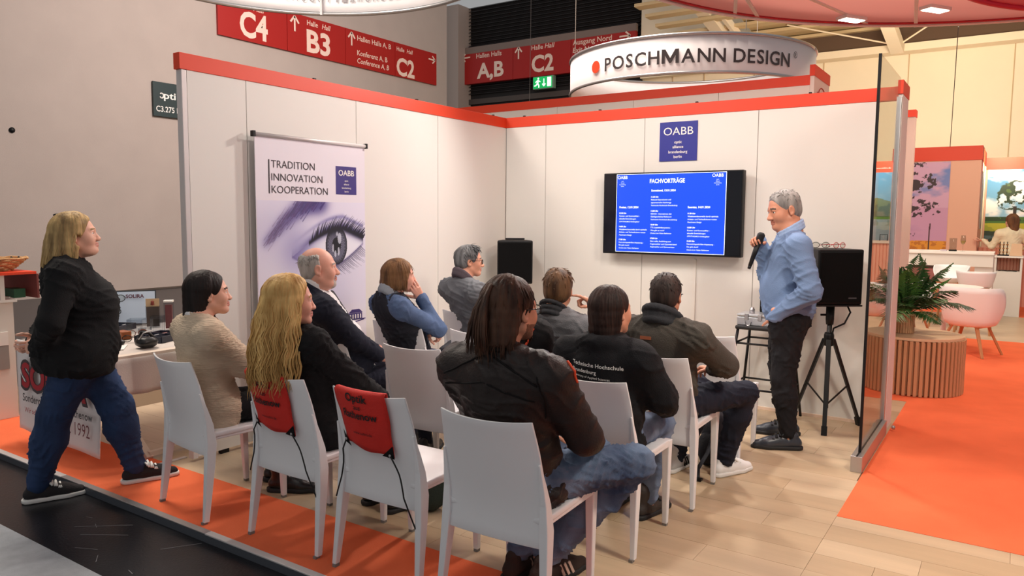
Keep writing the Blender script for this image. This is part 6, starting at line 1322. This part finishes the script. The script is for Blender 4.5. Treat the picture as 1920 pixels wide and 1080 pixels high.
# 2 dark-haired woman in a beige sweater
p = Person('seated woman with long dark hair tucked back, beige ribbed sweater, black trousers', (.70, -3.70), d2r(-14), .93)
p.seated(lean=-.02, wsh=.172, head=(.745, -3.795, 1.137), wrR=(.86, -3.44, .61), wrL=(.72, -3.40, .60), anR=(.80, -3.44, .10), anL=(.66, -3.32, .10), knR=(.90, -3.33, .50), knL=(.70, -3.30, .50)); J = p.J
J['N'] = A(.735, -3.855, 1.00); 
for n, s in (('L', -1), ('R', 1)): J['sh'+n] = J['N']+p.r*s*.165+A(0, 0, -.06)
for k in ('elL', 'elR'): J.pop(k)
p.arms()
h1 = hand_field(J['wrR'], A(-.5, .8, -.1), A(-.3, 0, -1), 1, (.5, .6, .5)); h2 = hand_field(J['wrL'], A(.6, .7, -.1), A(.2, 0, -1), -1, (.5, .6, .5))
f = p.head(d2r(-29), d2r(3), 0, .96, SK1, brow=(60, 44, 36), hands=(h1, h2), w=.97, lip=(206, 134, 118))
def hair2(mb): long_locks(mb, f, 150, 11, .945, .0045, .0, .2, (-1.55, 1.55), -.004, .006, endjit=.012, polmax=1.62, rm=.011, gather=(*f.p(0, -.085, 0)[:2], .50), back=.015)
p.hairs(hairmat('black_brown', (38, 28, 26), (22, 16, 15)), cap_field(f, .008, .074, -.08, hl=.074), hair2)
mbx = MB(); mbx.tube([p.J['N']+A(.045, .055, .03), p.J['N']+A(.055, .075, -.02), p.J['N']+A(.055, .085, -.06)], .008, 6); mbx.build('hair_strand', hairmat('black_brown', (38, 28, 26), (22, 16, 15)), p.t, True)
o = p.top('sweater', BEIGE, (.074, .068, .066, .046), 1.06, amp=.004, freq=60, seed=9, hem=.07, extra=lambda F, ax, right, fw: F.ell(J['P']-A(0, 0, .02)+p.f*.045, (.190, .125, .11), np.stack([p.r, p.f, A(0, 0, 1)], 1), .05))
mbr = MB()
p.ring('collar', SHIRT, .056, .007, .010, .30, .005); p.legs(BLKT, th=(.080, .060), seed=3, hipr=(.15, .11, .10))
shoe(p.t, (.845, -3.435), (.85, .53), LEATHB, SOLEB, .0, .25, hi=.06, name='boot'); shoe(p.t, (.66, -3.32), (.3, .95), LEATHB, SOLEB, .0, .25, hi=.06, name='boot')

# 3 blonde woman with long wavy hair
p = Person('seated woman with very long wavy golden hair and a black coat', (1.42, -3.665), d2r(-12), .95)
p.seated(lean=-.02, wsh=.178, head=(1.45, -3.855, 1.150), wrR=(1.60, -3.40, .61), wrL=(1.44, -3.38, .61), anR=(1.55, -3.28, .10), anL=(1.38, -3.26, .10)); J = p.J
h1 = hand_field(J['wrR'], A(-.6, .7, -.1), A(-.2, 0, -1), 1); h2 = hand_field(J['wrL'], A(.6, .7, -.1), A(.2, 0, -1), -1)
f = p.head(d2r(-31), d2r(0), 0, .97, SK3, brow=(170, 130, 80), hands=(h1, h2), lip=(210, 136, 122))
def hair3(mb): long_locks(mb, f, 330, 21, .80, .0065, .011, .13, (-1.95, 1.95), .040, .013, endjit=.04, polmax=1.45, back=.03)
p.hairs(hairmat('golden_blonde', (226, 188, 122), (160, 118, 62)), cap_field(f, .015, .064, -.085, hl=.080), hair3)
def coat3(F, ax, right, fw):
    for s in (-1, 1): F.cone(p.W(s*.11, -.02, .53), p.W(s*.15, .30, .47), .105, .085, .06); F.cone(p.W(s*.15, .26, .50), p.W(s*.17, .30, .26), .06, .04, .05)
p.top('coat', BLK, (.074, .062, .060, .045), 1.08, amp=.006, seed=12, extra=coat3, hem=.05); p.legs(BLKT, seed=5, th=(.084, .062))
shoe(p.t, (1.56, -3.27), (.2, .97), LEATHB, SOLEB, 0, .25, hi=.06, name='boot'); shoe(p.t, (1.38, -3.25), (.1, .97), LEATHB, SOLEB, 0, .25, hi=.06, name='boot')

# 4 balding man in a dark suit
p = Person('seated balding man with grey side hair, white shirt and dark navy suit', (.78, -2.77), d2r(-27), 1.0); p.fat = 1.06
p.seated(lean=-.02, head=(.775, -3.085, 1.232), wrR=(.97, -2.70, .62), wrL=(.83, -2.60, .62)); J = p.J; J['N'] = A(.745, -3.10, 1.075)
for n, s in (('L', -1), ('R', 1)): J['sh'+n] = J['N']+p.r*s*.20+A(0, 0, -.07)
for k in ('elL', 'elR'): J.pop(k)
J['wrR'] = A(.975, -2.70, .63); J['wrL'] = A(.84, -2.62, .63); p.arms()
h1 = hand_field(J['wrR'], A(-.25, .95, -.22), A(-.9, -.1, -.3), 1, (.35, .5, .4), .2); h2 = hand_field(J['wrL'], A(.75, .7, -.15), A(.2, -.3, -.9), -1, (.3, .5, .4), .3)
f = p.head(d2r(-40), d2r(2), 0, 1.03, SK3, brow=(150, 140, 132), hands=(h1, h2), beard='goatee', beardc=(186, 172, 164), nose=1.1, w=1.02, chin2=1)
def hair4(mb): tufts(mb, f, 420, 31, .028, .0034, .05, 1.75, .95, 1.75, .005, front=1.6)
cf4 = Field(); cf4.ell(f.p(*CRAN[0]), (A(*CRAN[1])+.005)*f.s, f.R, .02); cf4.ell(f.p(0, -.055, -.025), A(.062, .048, .055)*f.s, f.R, .03); cf4.plane(f.p(0, 0, .050), f.R@A(0, .35, 1), .006); cf4.plane(f.p(0, .010, 0), f.R@A(0, 1, .15), .006); cf4.plane(f.p(0, 0, -.055), f.R@A(0, .4, -1), .006)
for x in (-1, 1): cf4.ell(f.p(x*.085, .004, -.024), A(.03, .026, .040)*f.s, f.R, .01, True)
p.hairs(hairmat('silver', (196, 192, 186), (150, 144, 138)), cf4, hair4)
p.top('shirt', SHIRT, tr=.99, shk=.55, sleeves=False, amp=.004, seed=14, belly=.03, hem=.02)
def op4(F, ax, right, fw):
    P_, N_ = J['P'], J['N']; F.cone(N_+fw*.10+ax*.02+right*.02, P_+fw*.23+ax*.16+right*.03, .088, .085, .01, True); F.cone(P_+fw*.25+ax*.22, P_+fw*.27+ax*.0, .085, .095, .01, True)
p.top('suit_jacket', NAVYS, (.070, .060, .056, .046), 1.10, amp=.005, len_wr=.90, seed=15, belly=.025, opening=op4, hem=.09); p.ring('shirt_collar', SHIRT, .064, .009, .036, .42, .034, open_=.5); p.ring('jacket_collar', NAVYS, .074, .012, .026, .42, .008, open_=1.6, back=.4)
Nn = J['N']; axn = unit(J['N']-J['P']); fwn = unit(np.cross(axn, unit(J['shR']-J['shL']))); fwn = fwn if fwn@p.f > 0 else -fwn
MB().bar(Nn+fwn*.108-axn*.03, Nn+fwn*.152-axn*.30, .035, .012, .06, .014, up=tuple(fwn)).build('tie', cloth('grey_tie', (96, 98, 104)), p.t, bevel=.004)
p.legs(NAVYS, seed=6, th=(.090, .066)); shoe(p.t, J['anR'][:2], (-.2, .98), LEATHB, SOLEB); shoe(p.t, J['anL'][:2], (-.1, .98), LEATHB, SOLEB)

# 5 woman with short brown hair, cheek in her hand
p = Person('seated woman with a brown bob, dark vest over blue sleeves, cheek resting on her hand', (.68, -2.07), d2r(-22), .93)
p.seated(lean=-.03, wsh=.170, head=(.735, -2.335, 1.135)); J = p.J; J['N'] = A(.700, -2.40, 1.00)
for n, s in (('L', -1), ('R', 1)): J['sh'+n] = J['N']+p.r*s*.168+A(0, 0, -.065)
J['elR'] = A(.90, -2.13, .765); J['wrR'] = A(.835, -2.235, .985); J['elL'] = A(.60, -2.16, .72); J['wrL'] = A(.80, -2.13, .735)
f = Frame(J['H'], d2r(-38), d2r(4), d2r(8), .95)
h1 = hand_field(J['wrR'], f.p(.045, .060, -.012)-J['wrR'], f.p(0, .04, -.03)-f.p(.07, .05, -.03), 1, (.15, .35, .3), .1, .9); h2 = hand_field(J['wrL'], A(.85, .15, -.05), A(.1, .3, -1), -1, (1.1, 1.2, .8), .5, .92)
f = p.head(d2r(-38), d2r(4), d2r(8), .95, SK3, brow=(120, 84, 56), hands=(h1, h2), w=1.02, lip=(206, 138, 122))
def hair5(mb): long_locks(mb, f, 220, 41, 1.045, .0055, .003, .1, (-2.0, 2.0), .006, .012, endjit=.014, polmax=1.5); tufts(mb, f, 120, 42, .06, .0035, .05, 3.1, .3, 1.25, .012, front=1.1, jit=.10)
p.hairs(hairmat('light_brown', (140, 102, 66), (82, 56, 36)), cap_field(f, .015, .074, -.085, hl=.070), hair5)
p.top('sweater', BLUEK, (.068, .058, .054, .042), .90, amp=.006, seed=17); p.top('vest', VEST, tr=1.14, shk=.62, sleeves=False, amp=.008, seed=18, freq=44); p.ring('hood', GREYH, .068, .018, .022, .35, .008, back=.6)
p.legs(JEAN, seed=8, th=(.084, .062)); shoe(p.t, J['anR'][:2], (-.1, 1), SNKD, SOLEW); shoe(p.t, J['anL'][:2], (-.2, 1), SNKD, SOLEW)
VS = cloth('grey_coat', (66, 68, 74)); o = blob('folded_coat', VS, None, (.86, -1.87, .58), (.09, .15, .07), 33, 20, .12); tag(o, 'dark grey folded coat on the lap of the woman resting her cheek', 'coat')
o = blob('blue_bag', cloth('blue_denim_bag', (50, 76, 136), .3), None, (.95, -1.78, .42), (.07, .10, .17), 35, 20, .10); tag(o, 'blue cloth bag hanging beside the knees of the woman resting her cheek', 'bag')

# 6 grey-haired man with glasses
p = Person('seated grey-haired man with glasses, grey blazer and scarf, near the corner', (.70, -1.33), d2r(-18), 1.0)
p.seated(lean=-.01, head=(.715, -1.535, 1.205)); J = p.J; J['N'] = A(.70, -1.60, 1.05)
for n, s in (('L', -1), ('R', 1)): J['sh'+n] = J['N']+p.r*s*.195+A(0, 0, -.065)
for k in ('elL', 'elR'): J.pop(k)
p.arms(); h1 = hand_field(J['wrR'], A(-.4, .8, -.1), A(-.2, 0, -1), 1); h2 = hand_field(J['wrL'], A(.5, .8, -.1), A(.2, 0, -1), -1)
f = p.head(d2r(-44), d2r(-2), 0, 1.0, SK2, brow=(80, 76, 74), hands=(h1, h2), nose=1.12)
def hair6(mb): tufts(mb, f, 380, 51, .055, .0042, .18, 3.0, .05, 1.75, .010, front=.75, jit=.2, fwd=.4)
p.hairs(hairmat('steel_grey', (126, 126, 126), (66, 66, 68)), cap_field(f, .010, .066, -.060, hl=.072), hair6); glasses(p.t, f, BLACKM)
p.top('blazer', BLAZ, (.068, .060, .056, .046), 1.06, amp=.007, seed=19, freq=34); p.ring('scarf', SCARF, .066, .020, .030, .55, .010, lean=.2); p.legs(BLKT, seed=10); shoe(p.t, J['anR'][:2], (0, 1), LEATHB, SOLEB); shoe(p.t, J['anL'][:2], (-.1, 1), LEATHB, SOLEB)

# 7 long-haired man in the nearest row
p = Person('seated man with long brown half-tied hair, glasses, dark jacket with orange piping and light jeans', (2.60, -3.68), d2r(2), 1.02); p.fat = 1.05
p.seated(lean=.0, head=(2.625, -3.80, 1.192), wrR=(2.80, -3.36, .64), wrL=(2.62, -3.34, .64), knR=(2.905, -3.265, .515), knL=(2.70, -3.25, .51), anR=(2.61, -3.48, .12), anL=(2.48, -3.51, .12)); J = p.J; J['P'] = A(2.62, -3.74, .56); J['N'] = A(2.605, -3.86, 1.035)
for n, s in (('L', -1), ('R', 1)): J['sh'+n] = J['N']+p.r*s*.205+A(0, 0, -.075)+p.f*.03
J['elR'] = A(2.885, -3.69, .72); J['wrR'] = A(2.80, -3.48, .64); J['elL'] = A(2.36, -3.66, .74); J['wrL'] = A(2.55, -3.45, .64)
h1 = hand_field(J['wrR'], A(-.6, .7, -.1), A(-.2, 0, -1), 1); h2 = hand_field(J['wrL'], A(.6, .7, -.1), A(.2, 0, -1), -1)
f = p.head(d2r(-12), d2r(0), 0, 1.03, SK2, brow=(74, 50, 36), hands=(h1, h2), beard='full', beardc=(128, 86, 64), nose=1.05)
HBR = hairmat('brown', (86, 58, 42), (44, 28, 22))
def hair7(mb):
    long_locks(mb, f, 240, 61, 1.068, .0062, .006, .13, (-1.2, 1.2), .004, .009, endjit=.035, polmax=1.55, back=.02, part=0, rm=.012); tufts(mb, f, 160, 62, .08, .0032, .02, 1.9, .25, 1.15, .011, front=.65, jit=.08)
    kn_ = scalp(f, 0, .95, .022); rr = random.Random(6)
    for k in range(60):                                       # the tied tail falling over the loose hair
        a = rr.uniform(-1, 1); e = kn_+f.R@A(a*.06, -.035-.02*rr.random(), 0); pts = [kn_+f.R@A(a*.012, 0, .01)]
        for q in (.25, .5, .75, 1): pts.append(kn_*(1-q)+e*q+A(0, 0, -.20*q**1.2*(1+.25*rr.random()))+f.R@A(0, -.03*math.sin(q*2.4), .012*math.sin(q*PI)))
        lock(mb, pts, .0075, 6, .6)
    for k in range(30): a = rr.random()*6.3; lock(mb, [f.p(.06*math.sin(a)*.6, .055+.02*math.cos(a), -.085), f.p(.06*math.sin(a)*.62, .062+.02*math.cos(a), -.105), f.p(.05*math.sin(a)*.5, .060+.02*math.cos(a), -.128)], .006, 5)
p.hairs(HBR, cap_field(f, .012, .034, -.09, hl=.085), hair7); glasses(p.t, f, BLACKM)
o = p.top('jacket', JACKD, (.076, .066, .064, .050), 1.12, amp=.007, seed=23, freq=30, hem=.07, h=.0085); VJ = p.last
p.ring('jacket_collar', JACKD, .066, .014, .035, .35, .0, back=.4)
# yoke seams and orange piping follow the cloth
bvJ = BVHTree.FromPolygons([tuple(v) for v in VJ[0]], [tuple(int(q) for q in q_) for q_ in VJ[1]])
def seam(nm, pts, r, m, d, cast=(0, 1, 0)):
    out = []; d = Vector(d).normalized()
    for a, b in zip(pts[:-1], pts[1:]):
        for k in range(8):
            w_ = Vector(a).lerp(Vector(b), k/8); hh = bvJ.ray_cast(w_-d*.35, d, .9)
            if hh[0] is not None: out.append(hh[0]-d*r*.3)
    if len(out) > 2: MB().tube(out, r, 6).build(nm, m, p.t, True)
SEAM = cloth('seam_black', (20, 17, 18)); bk_ = p.f*1.0-A(.0, 0, .25); Wp = p.W
seam('yoke_seam', [Wp(-.22, -.3, .90), Wp(0, -.3, .945), Wp(.20, -.3, .87)], .0035, SEAM, p.f); seam('shoulder_seam', [Wp(.03, -.25, 1.03), Wp(.12, -.25, .985), Wp(.21, -.22, .925)], .004, SEAM, p.f*.8+A(0, 0, -.6)); seam('shoulder_seam', [Wp(-.03, -.25, 1.03), Wp(-.12, -.25, .995), Wp(-.22, -.22, .925)], .004, SEAM, p.f*.8+A(0, 0, -.6))
seam('armhole_seam', [Wp(.20, -.3, .98), Wp(.215, -.3, .90), Wp(.19, -.3, .80)], .0035, SEAM, p.f); seam('orange_piping', [Wp(.25, -.12, 1.02), Wp(.262, -.12, .97), Wp(.27, -.10, .93)], .006, ORNG, A(-1, .2, -.5))
p.legs(JEANL, seed=13, th=(.098, .074), ca=(.070, .058), amp=.008, h=.009); shoe(p.t, (2.61, -3.49), (.30, .95), SNKB, SOLEB, 0, .29, mstripe=mat('stripe_tan', (206, 176, 160), .6)); shoe(p.t, (2.48, -3.52), (.05, 1), SNKB, SOLEB, 0, .29, mstripe=MATS['stripe_tan'])

# 8 person mostly hidden behind him
p = Person('person with fair hair and a black jacket with orange piping, hidden behind the long-haired man', (2.02, -2.80), d2r(-10), .92)
p.seated(lean=.05, wsh=.185, head=(1.985, -2.83, 1.10)); J = p.J; h1 = hand_field(J['wrR'], A(-.4, .8, -.1), A(-.2, 0, -1), 1); h2 = hand_field(J['wrL'], A(.5, .8, -.1), A(.2, 0, -1), -1)
f = p.head(d2r(-20), d2r(-8), 0, .95, SK1, brow=(150, 116, 80), hands=(h1, h2))
p.hairs(hairmat('fair', (214, 186, 138), (170, 138, 90)), cap_field(f, .012, .066, -.075), lambda mb: long_locks(mb, f, 90, 71, .90, .0075, .006, .12, (-1.9, 1.9), .02, .012, endjit=.03))
p.top('jacket', BLK, (.070, .060, .058, .048), 1.06, amp=.005, seed=25); bvJ = BVHTree.FromPolygons([tuple(v) for v in p.last[0]], [tuple(int(q) for q in q_) for q_ in p.last[1]]); Wp = p.W
seam('orange_piping', [Wp(.20, -.3, .985), Wp(.185, -.3, .93), Wp(.155, -.3, .89)], .006, ORNG, p.f); seam('orange_piping', [Wp(.155, -.3, .87), Wp(.20, -.3, .83)], .006, ORNG, p.f); p.ring('jacket_collar', BLK, .064, .013, .03, .3, 0); p.legs(BLKT, seed=15); shoe(p.t, J['anR'][:2], (0, 1), SNKD, SOLEB); shoe(p.t, J['anL'][:2], (0, 1), SNKD, SOLEB)

# 9 man touching his ear
p = Person('seated man with short brown hair and grey jacket, finger at his right ear', (2.02, -2.14), d2r(6), 1.0)
p.seated(lean=.0, wsh=.195, head=(2.02, -2.42, 1.130)); J = p.J; J['N'] = A(2.015, -2.46, .985)
for n, s in (('L', -1), ('R', 1)): J['sh'+n] = J['N']+p.r*s*.20+A(0, 0, -.075)
J['wrR'] = A(2.20, -2.30, 1.035); J['elR'] = A(2.33, -2.22, .78); J.pop('elL'); p.arms()
f = Frame(J['H'], d2r(22), 0, 0, 1.0); h1 = hand_field(J['wrR'], f.p(.088, .0, -.005)-J['wrR'], A(-.5, -.4, -.2), 1, each=((.15, .25, .2), (1.1, 1.2, .8), (1.2, 1.3, .8), (1.2, 1.3, .8)), thumb=.5); h2 = hand_field(J['wrL'], A(.5, .8, -.1), A(.2, 0, -1), -1)
f = p.head(d2r(22), 0, 0, 1.0, SK2, brow=(90, 64, 44), hands=(h1, h2))
def hair9(mb): tufts(mb, f, 480, 81, .034, .0034, .14, 3.0, .05, 1.7, .010, front=.8, jit=.3)
p.hairs(hairmat('mid_brown', (112, 82, 56), (58, 40, 28)), cap_field(f, .011, .068, -.066, hl=.072), hair9)
p.top('jacket', JACKG, (.070, .060, .056, .046), 1.10, amp=.006, seed=27, freq=34); p.ring('jacket_collar', CHAR, .070, .013, .046, .40, -.012, back=.3, lean=.12)
o = p.ring('back_seam', CHAR, .19, .006, .004, .0, 0, world_c=J['P']+A(0, 0, .20)) if False else None
w9 = MB().lathe((0, 0, 0), [(.029, -.006), (.031, 0), (.029, .006)], 20).build('wristwatch', BLACKM, p.t, True, world=False); w9.location = Vector(J['wrR']-A(0, 0, .03))-wl(p.t); w9.rotation_euler = (Vector(J['wrR']-J['elR'])).to_track_quat('Z', 'Y').to_euler()
p.legs(BLKT, seed=16); shoe(p.t, J['anR'][:2], (0, 1), SNKD, SOLEB); shoe(p.t, J['anL'][:2], (0, 1), SNKD, SOLEB)

# 10 woman in a black hoodie
p = Person('seated woman with long dark brown hair, black hoodie with white lettering across the back', (2.62, -2.90), d2r(2), .94)
p.seated(lean=.01, wsh=.178, head=(2.625, -2.955, 1.105), knR=(2.72, -2.54, .49), anR=(2.68, -2.60, .10), anL=(2.48, -2.56, .10)); J = p.J; J['N'] = A(2.61, -2.995, .965)
for n, s in (('L', -1), ('R', 1)): J['sh'+n] = J['N']+p.r*s*.18+A(0, 0, -.075)
J['elR'] = A(2.86, -2.90, .71); J['wrR'] = A(2.80, -2.68, .61); J.pop('elL'); p.arms(); h1 = hand_field(J['wrR'], A(-.4, .8, -.1), A(-.2, 0, -1), 1); h2 = hand_field(J['wrL'], A(.5, .8, -.1), A(.2, 0, -1), -1)
f = p.head(d2r(-18), d2r(2), 0, .98, SK2, brow=(50, 34, 28), hands=(h1, h2))
def hair10(mb): long_locks(mb, f, 200, 91, .90, .005, .004, .12, (-1.5, 1.5), -.004, .006, endjit=.03, polmax=1.6, gather=(*f.p(0, -.06, 0)[:2], .35), rm=.010)
p.hairs(hairmat('dark_brown', (58, 40, 34), (30, 20, 18)), cap_field(f, .008, .074, -.085, hl=.074), hair10)
def hood10(F, ax, right, fw):
    N_ = J['N']
    for i in range(14): a = PI*.15+PI*1.7*i/13; b = PI*.15+PI*1.7*(i+1)/13; q = lambda t: N_+fw*(.085*math.cos(t)-.012)+right*.098*math.sin(t)+A(0, 0, -.015-.028*math.cos(t)); F.cone(q(a), q(b), .032, .032, .02)
    F.ell(N_-fw*.085-A(0, 0, .085), (.095, .045, .085), np.stack([right, fw, ax], 1), .03)
o = p.top('hoodie', HOOD, (.076, .070, .068, .052), 1.12, amp=.006, seed=29, freq=32, extra=hood10, hem=.06); VF = p.last
xd = unit(p.r*.97+A(0, 0, -.05)); b0 = p.W(0, -.5, 0)
for s, dx, z, w_, b in (('Technische Hochschule', -.125, .868, .25, .012), ('Brandenburg', -.125, .836, .130, .012), ('University of Applied Sciences', -.125, .812, .19, 0)):
    project_text(o, VF, s, p.W(dx, -.6, z), xd, (0, 0, 1), LACEW, o, p.f, w=w_, bold=b, depth=0)
p.legs(JEANM, seed=17, th=(.086, .064)); BOOT = mat('boot_brown', (52, 44, 40), .6, bump=.2, bscale=120); shoe(p.t, (2.665, -2.60), (.22, .97), BOOT, SOLEB, 0, .26, hi=.05, name='boot', laces=BLACK); shoe(p.t, (2.47, -2.56), (.0, 1), BOOT, SOLEB, 0, .26, hi=.05, name='boot')

# 11 man with white sneakers
p = Person('seated man with short dark hair, glasses, olive grey jacket, dark jeans and white sneakers', (2.62, -2.18), d2r(-4), 1.02); p.fat = 1.04
p.seated(lean=.0, wsh=.20, head=(2.625, -2.295, 1.125), knR=(2.93, -1.80, .535), knL=(2.62, -1.74, .52), anR=(2.80, -1.74, .10), anL=(2.52, -1.83, .10)); J = p.J; J['N'] = A(2.62, -2.33, .985)
for n, s in (('L', -1), ('R', 1)): J['sh'+n] = J['N']+p.r*s*.205+A(0, 0, -.075)
J['elR'] = A(2.91, -2.12, .745); J['wrR'] = A(2.78, -1.94, .68); J.pop('elL'); p.arms(); h1 = hand_field(J['wrR'], A(-.8, .5, -.1), A(-.2, 0, -1), 1); h2 = hand_field(J['wrL'], A(.5, .8, -.1), A(.2, 0, -1), -1)
f = p.head(d2r(8), d2r(-2), 0, 1.0, SK4, brow=(44, 34, 30), hands=(h1, h2), beard='full', beardc=(140, 98, 78))
def hair11(mb): tufts(mb, f, 480, 101, .022, .0030, .12, 3.0, .05, 1.7, .009, front=.8, jit=.3)
p.hairs(hairmat('dark', (58, 46, 42), (30, 24, 22)), cap_field(f, .009, .068, -.058, hl=.072), hair11); glasses(p.t, f, BLACKM)
o = p.top('jacket', OLIVE, (.076, .066, .064, .048), 1.12, amp=.008, seed=31, freq=34, hem=.07); VF = p.last
p.ring('thick_collar', CHAR, .080, .024, .040, .30, -.012, back=.5, lean=.25); p.ring('inner_collar', CHAR, .066, .012, .060, .30, .0, back=.3)
bvJ = BVHTree.FromPolygons([tuple(v) for v in VF[0]], [tuple(int(q) for q in q_) for q_ in VF[1]]); hh = bvJ.ray_cast(Vector(p.W(-.03, -.7, .905)), Vector(p.f), 1.2)
if hh[0]: c_ = hh[0]; MB().bar(c_-Vector(p.r)*.032-Vector(p.f)*.004, c_+Vector(p.r)*.032-Vector(p.f)*.004, .004, .017, up=(0, 0, 1)).build('label_patch', mat('patch_brown', (150, 84, 54), .6), p.t)
p.legs(JEAND, seed=19, th=(.094, .070), ca=(.066, .058), amp=.007); shoe(p.t, (2.80, -1.735), (.45, .89), SNKW, SOLEW, 0, .28, laces=LACEW); shoe(p.t, (2.52, -1.83), (.1, 1), cloth('sneaker_pale', (196, 196, 196)), SOLEW, 0, .28, hi=.04, mstripe=BLACK)

# 12 presenter with a microphone
p = Person('standing presenter with short grey hair in a blue sweater and black trousers, holding a microphone', (2.90, -.90), d2r(114), 1.0); p.fat = 1.10; J = p.J
J['P'] = p.W(0, -.045, .92); J['N'] = p.W(0, -.035, 1.43); J['H'] = p.W(0.01, .022, 1.605)
for n, s in (('L', -1), ('R', 1)): J['sh'+n] = J['N']+p.r*s*.205+A(0, 0, -.065)+p.f*-.01; J['hip'+n] = p.W(s*.095, -.03, .88)
# his left side is the one towards the room
J['anL'] = A(2.985, -.985, .10); J['knL'] = A(2.935, -.985, .49); J['anR'] = A(2.90, -.640, .10); J['knR'] = A(2.85, -.70, .49)
J['elL'] = p.W(-.285, -.11, 1.08); J['wrL'] = p.W(-.185, .085, .905); J['wrR'] = A(2.735, -.93, 1.385); J['elR'] = A(2.765, -.78, 1.15)
mtop, mbot = A(2.772, -1.005, 1.462), A(2.690, -.985, 1.225); md = unit(mtop-mbot)
h1 = hand_field(A(2.738, -.915, 1.355), A(-.25, -.70, .55), A(.15, -1.0, -.25), 1, (.75, 1.15, .7), .5, .95, tdir=(.6, .6, .6)); h2 = hand_field(J['wrL'], -p.f*.15+A(0, 0, -1)+p.r*.3, p.r, -1, (.3, .4, .3), .2, .85)
f = p.head(d2r(132), d2r(-14), 0, 1.08, SK4, brow=(80, 66, 58), hands=(h1, h2), w=1.06, nose=1.1, chin2=1, neck=(.060, .066), lip=(176, 110, 92))
def hair12(mb): tufts(mb, f, 460, 111, .022, .0034, .15, 3.1, .05, 1.72, .007, front=.8, jit=.3)
p.hairs(hairmat('salt_grey', (158, 154, 150), (92, 88, 86)), cap_field(f, .007, .070, -.050, hl=.072), hair12)
def sweatx(F, ax, right, fw): F.ell(p.W(0, .028, 1.06), (.170, .130, .18), np.stack([p.r, p.f, A(0, 0, 1)], 1), .06); F.ell(p.W(0, -.03, .92), (.175, .15, .12), np.stack([p.r, p.f, A(0, 0, 1)], 1), .05); F.plane(p.W(0, 0, .845), A(0, 0, -1)-p.f*.12, .015)
p.top('sweater', SWEAT, (.078, .070, .066, .046), 1.06, amp=.008, seed=33, freq=30, hem=-.02, extra=sweatx, h=.0085)
p.ring('collar', SWEATC, .075, .011, .042, .38, .020, open_=.35); F_ = Field(); hb_ = p.W(0, -.035, .855)
p.legs(BLKT, seed=21, pocket=(J['wrL']+p.r*.03-p.f*.02, J['wrL']+p.r*.04-p.f*.03+A(0, 0, -.12)), th=(.100, .076), ca=(.072, .056), amp=.007, hipr=(.165, .13, .13), cuff=-.02)
shoe(p.t, (2.985, -.985), (-.91, -.42), LEATHD, SOLEB, 0, .30, laces=BLACK); shoe(p.t, (2.89, -.64), (-.93, -.36), LEATHD, SOLEB, 0, .30, laces=BLACK)
mb = MB(); wv = J['wrR']; ud = unit(J['elR']-J['wrR']); mb.tube([wv+ud*.012-ud*.012, wv+ud*.012+ud*.012], .036, 14); mb.build('wristband', BLACK, p.t, True)
mic = thing('microphone', 'black handheld microphone in the presenter\'s right hand', 'microphone', tuple(mbot)); MB().tube([mbot+md*.0, mbot+md*.16], [.013, .019], 14).build('handle', BLACK, mic, True); MB().tube([mbot-md*.022, mbot+md*.0], [.011, .012], 12).build('end_cap', BLACKM, mic, True); MB().tube([mbot+md*.16, mbot+md*.175, mbot+md*.225, mbot+md*.238], [.019, .026, .026, .016], 16).build('grille', mat('mic_mesh', (28, 28, 30), .5, .4, bump=.9, bscale=600), mic, True)

# 13 woman far behind the counters
p = Person('woman in a cream blouse seen from behind at the far counter, long brown ponytail', (4.12, 9.35), d2r(18), 1.0); J = p.J
J['P'] = p.W(0, 0, .92); J['N'] = p.W(0, 0, 1.40); J['H'] = p.W(0, .04, 1.54)
for n, s in (('L', -1), ('R', 1)): J['sh'+n] = J['N']+p.r*s*.18+A(0, 0, -.07); J['hip'+n] = p.W(s*.09, 0, .9); J['kn'+n] = p.W(s*.09, .02, .5); J['an'+n] = p.W(s*.09, -.02, .1)
J['elR'] = p.W(.28, .02, 1.10); J['wrR'] = p.W(.22, .22, 1.06); J['elL'] = p.W(-.27, .05, 1.10); J['wrL'] = p.W(-.34, .25, 1.20)
h1 = hand_field(J['wrR'], p.f, A(0, 0, -1), 1); h2 = hand_field(J['wrL'], p.f*.5-p.r*.7, A(0, 0, 1), -1, (.2, .2, .2)); f = p.head(d2r(28), 0, 0, 1.0, SK1, hands=(h1, h2), h=.005)
p.hairs(hairmat('chestnut', (134, 92, 62), (84, 54, 36)), cap_field(f, .012, .06, -.07), lambda mb: long_locks(mb, f, 60, 121, 1.18, .012, .006, .14, (-1.2, 1.2), .0, .014, gather=(*f.p(.05, -.10, 0)[:2], .7)))
p.top('blouse', CREAM, amp=.006, seed=35, h=.013); p.legs(BLKT, seed=23, h=.014); shoe(p.t, J['anR'][:2], p.f, SNKD, SOLEW); shoe(p.t, J['anL'][:2], p.f, SNKD, SOLEW)
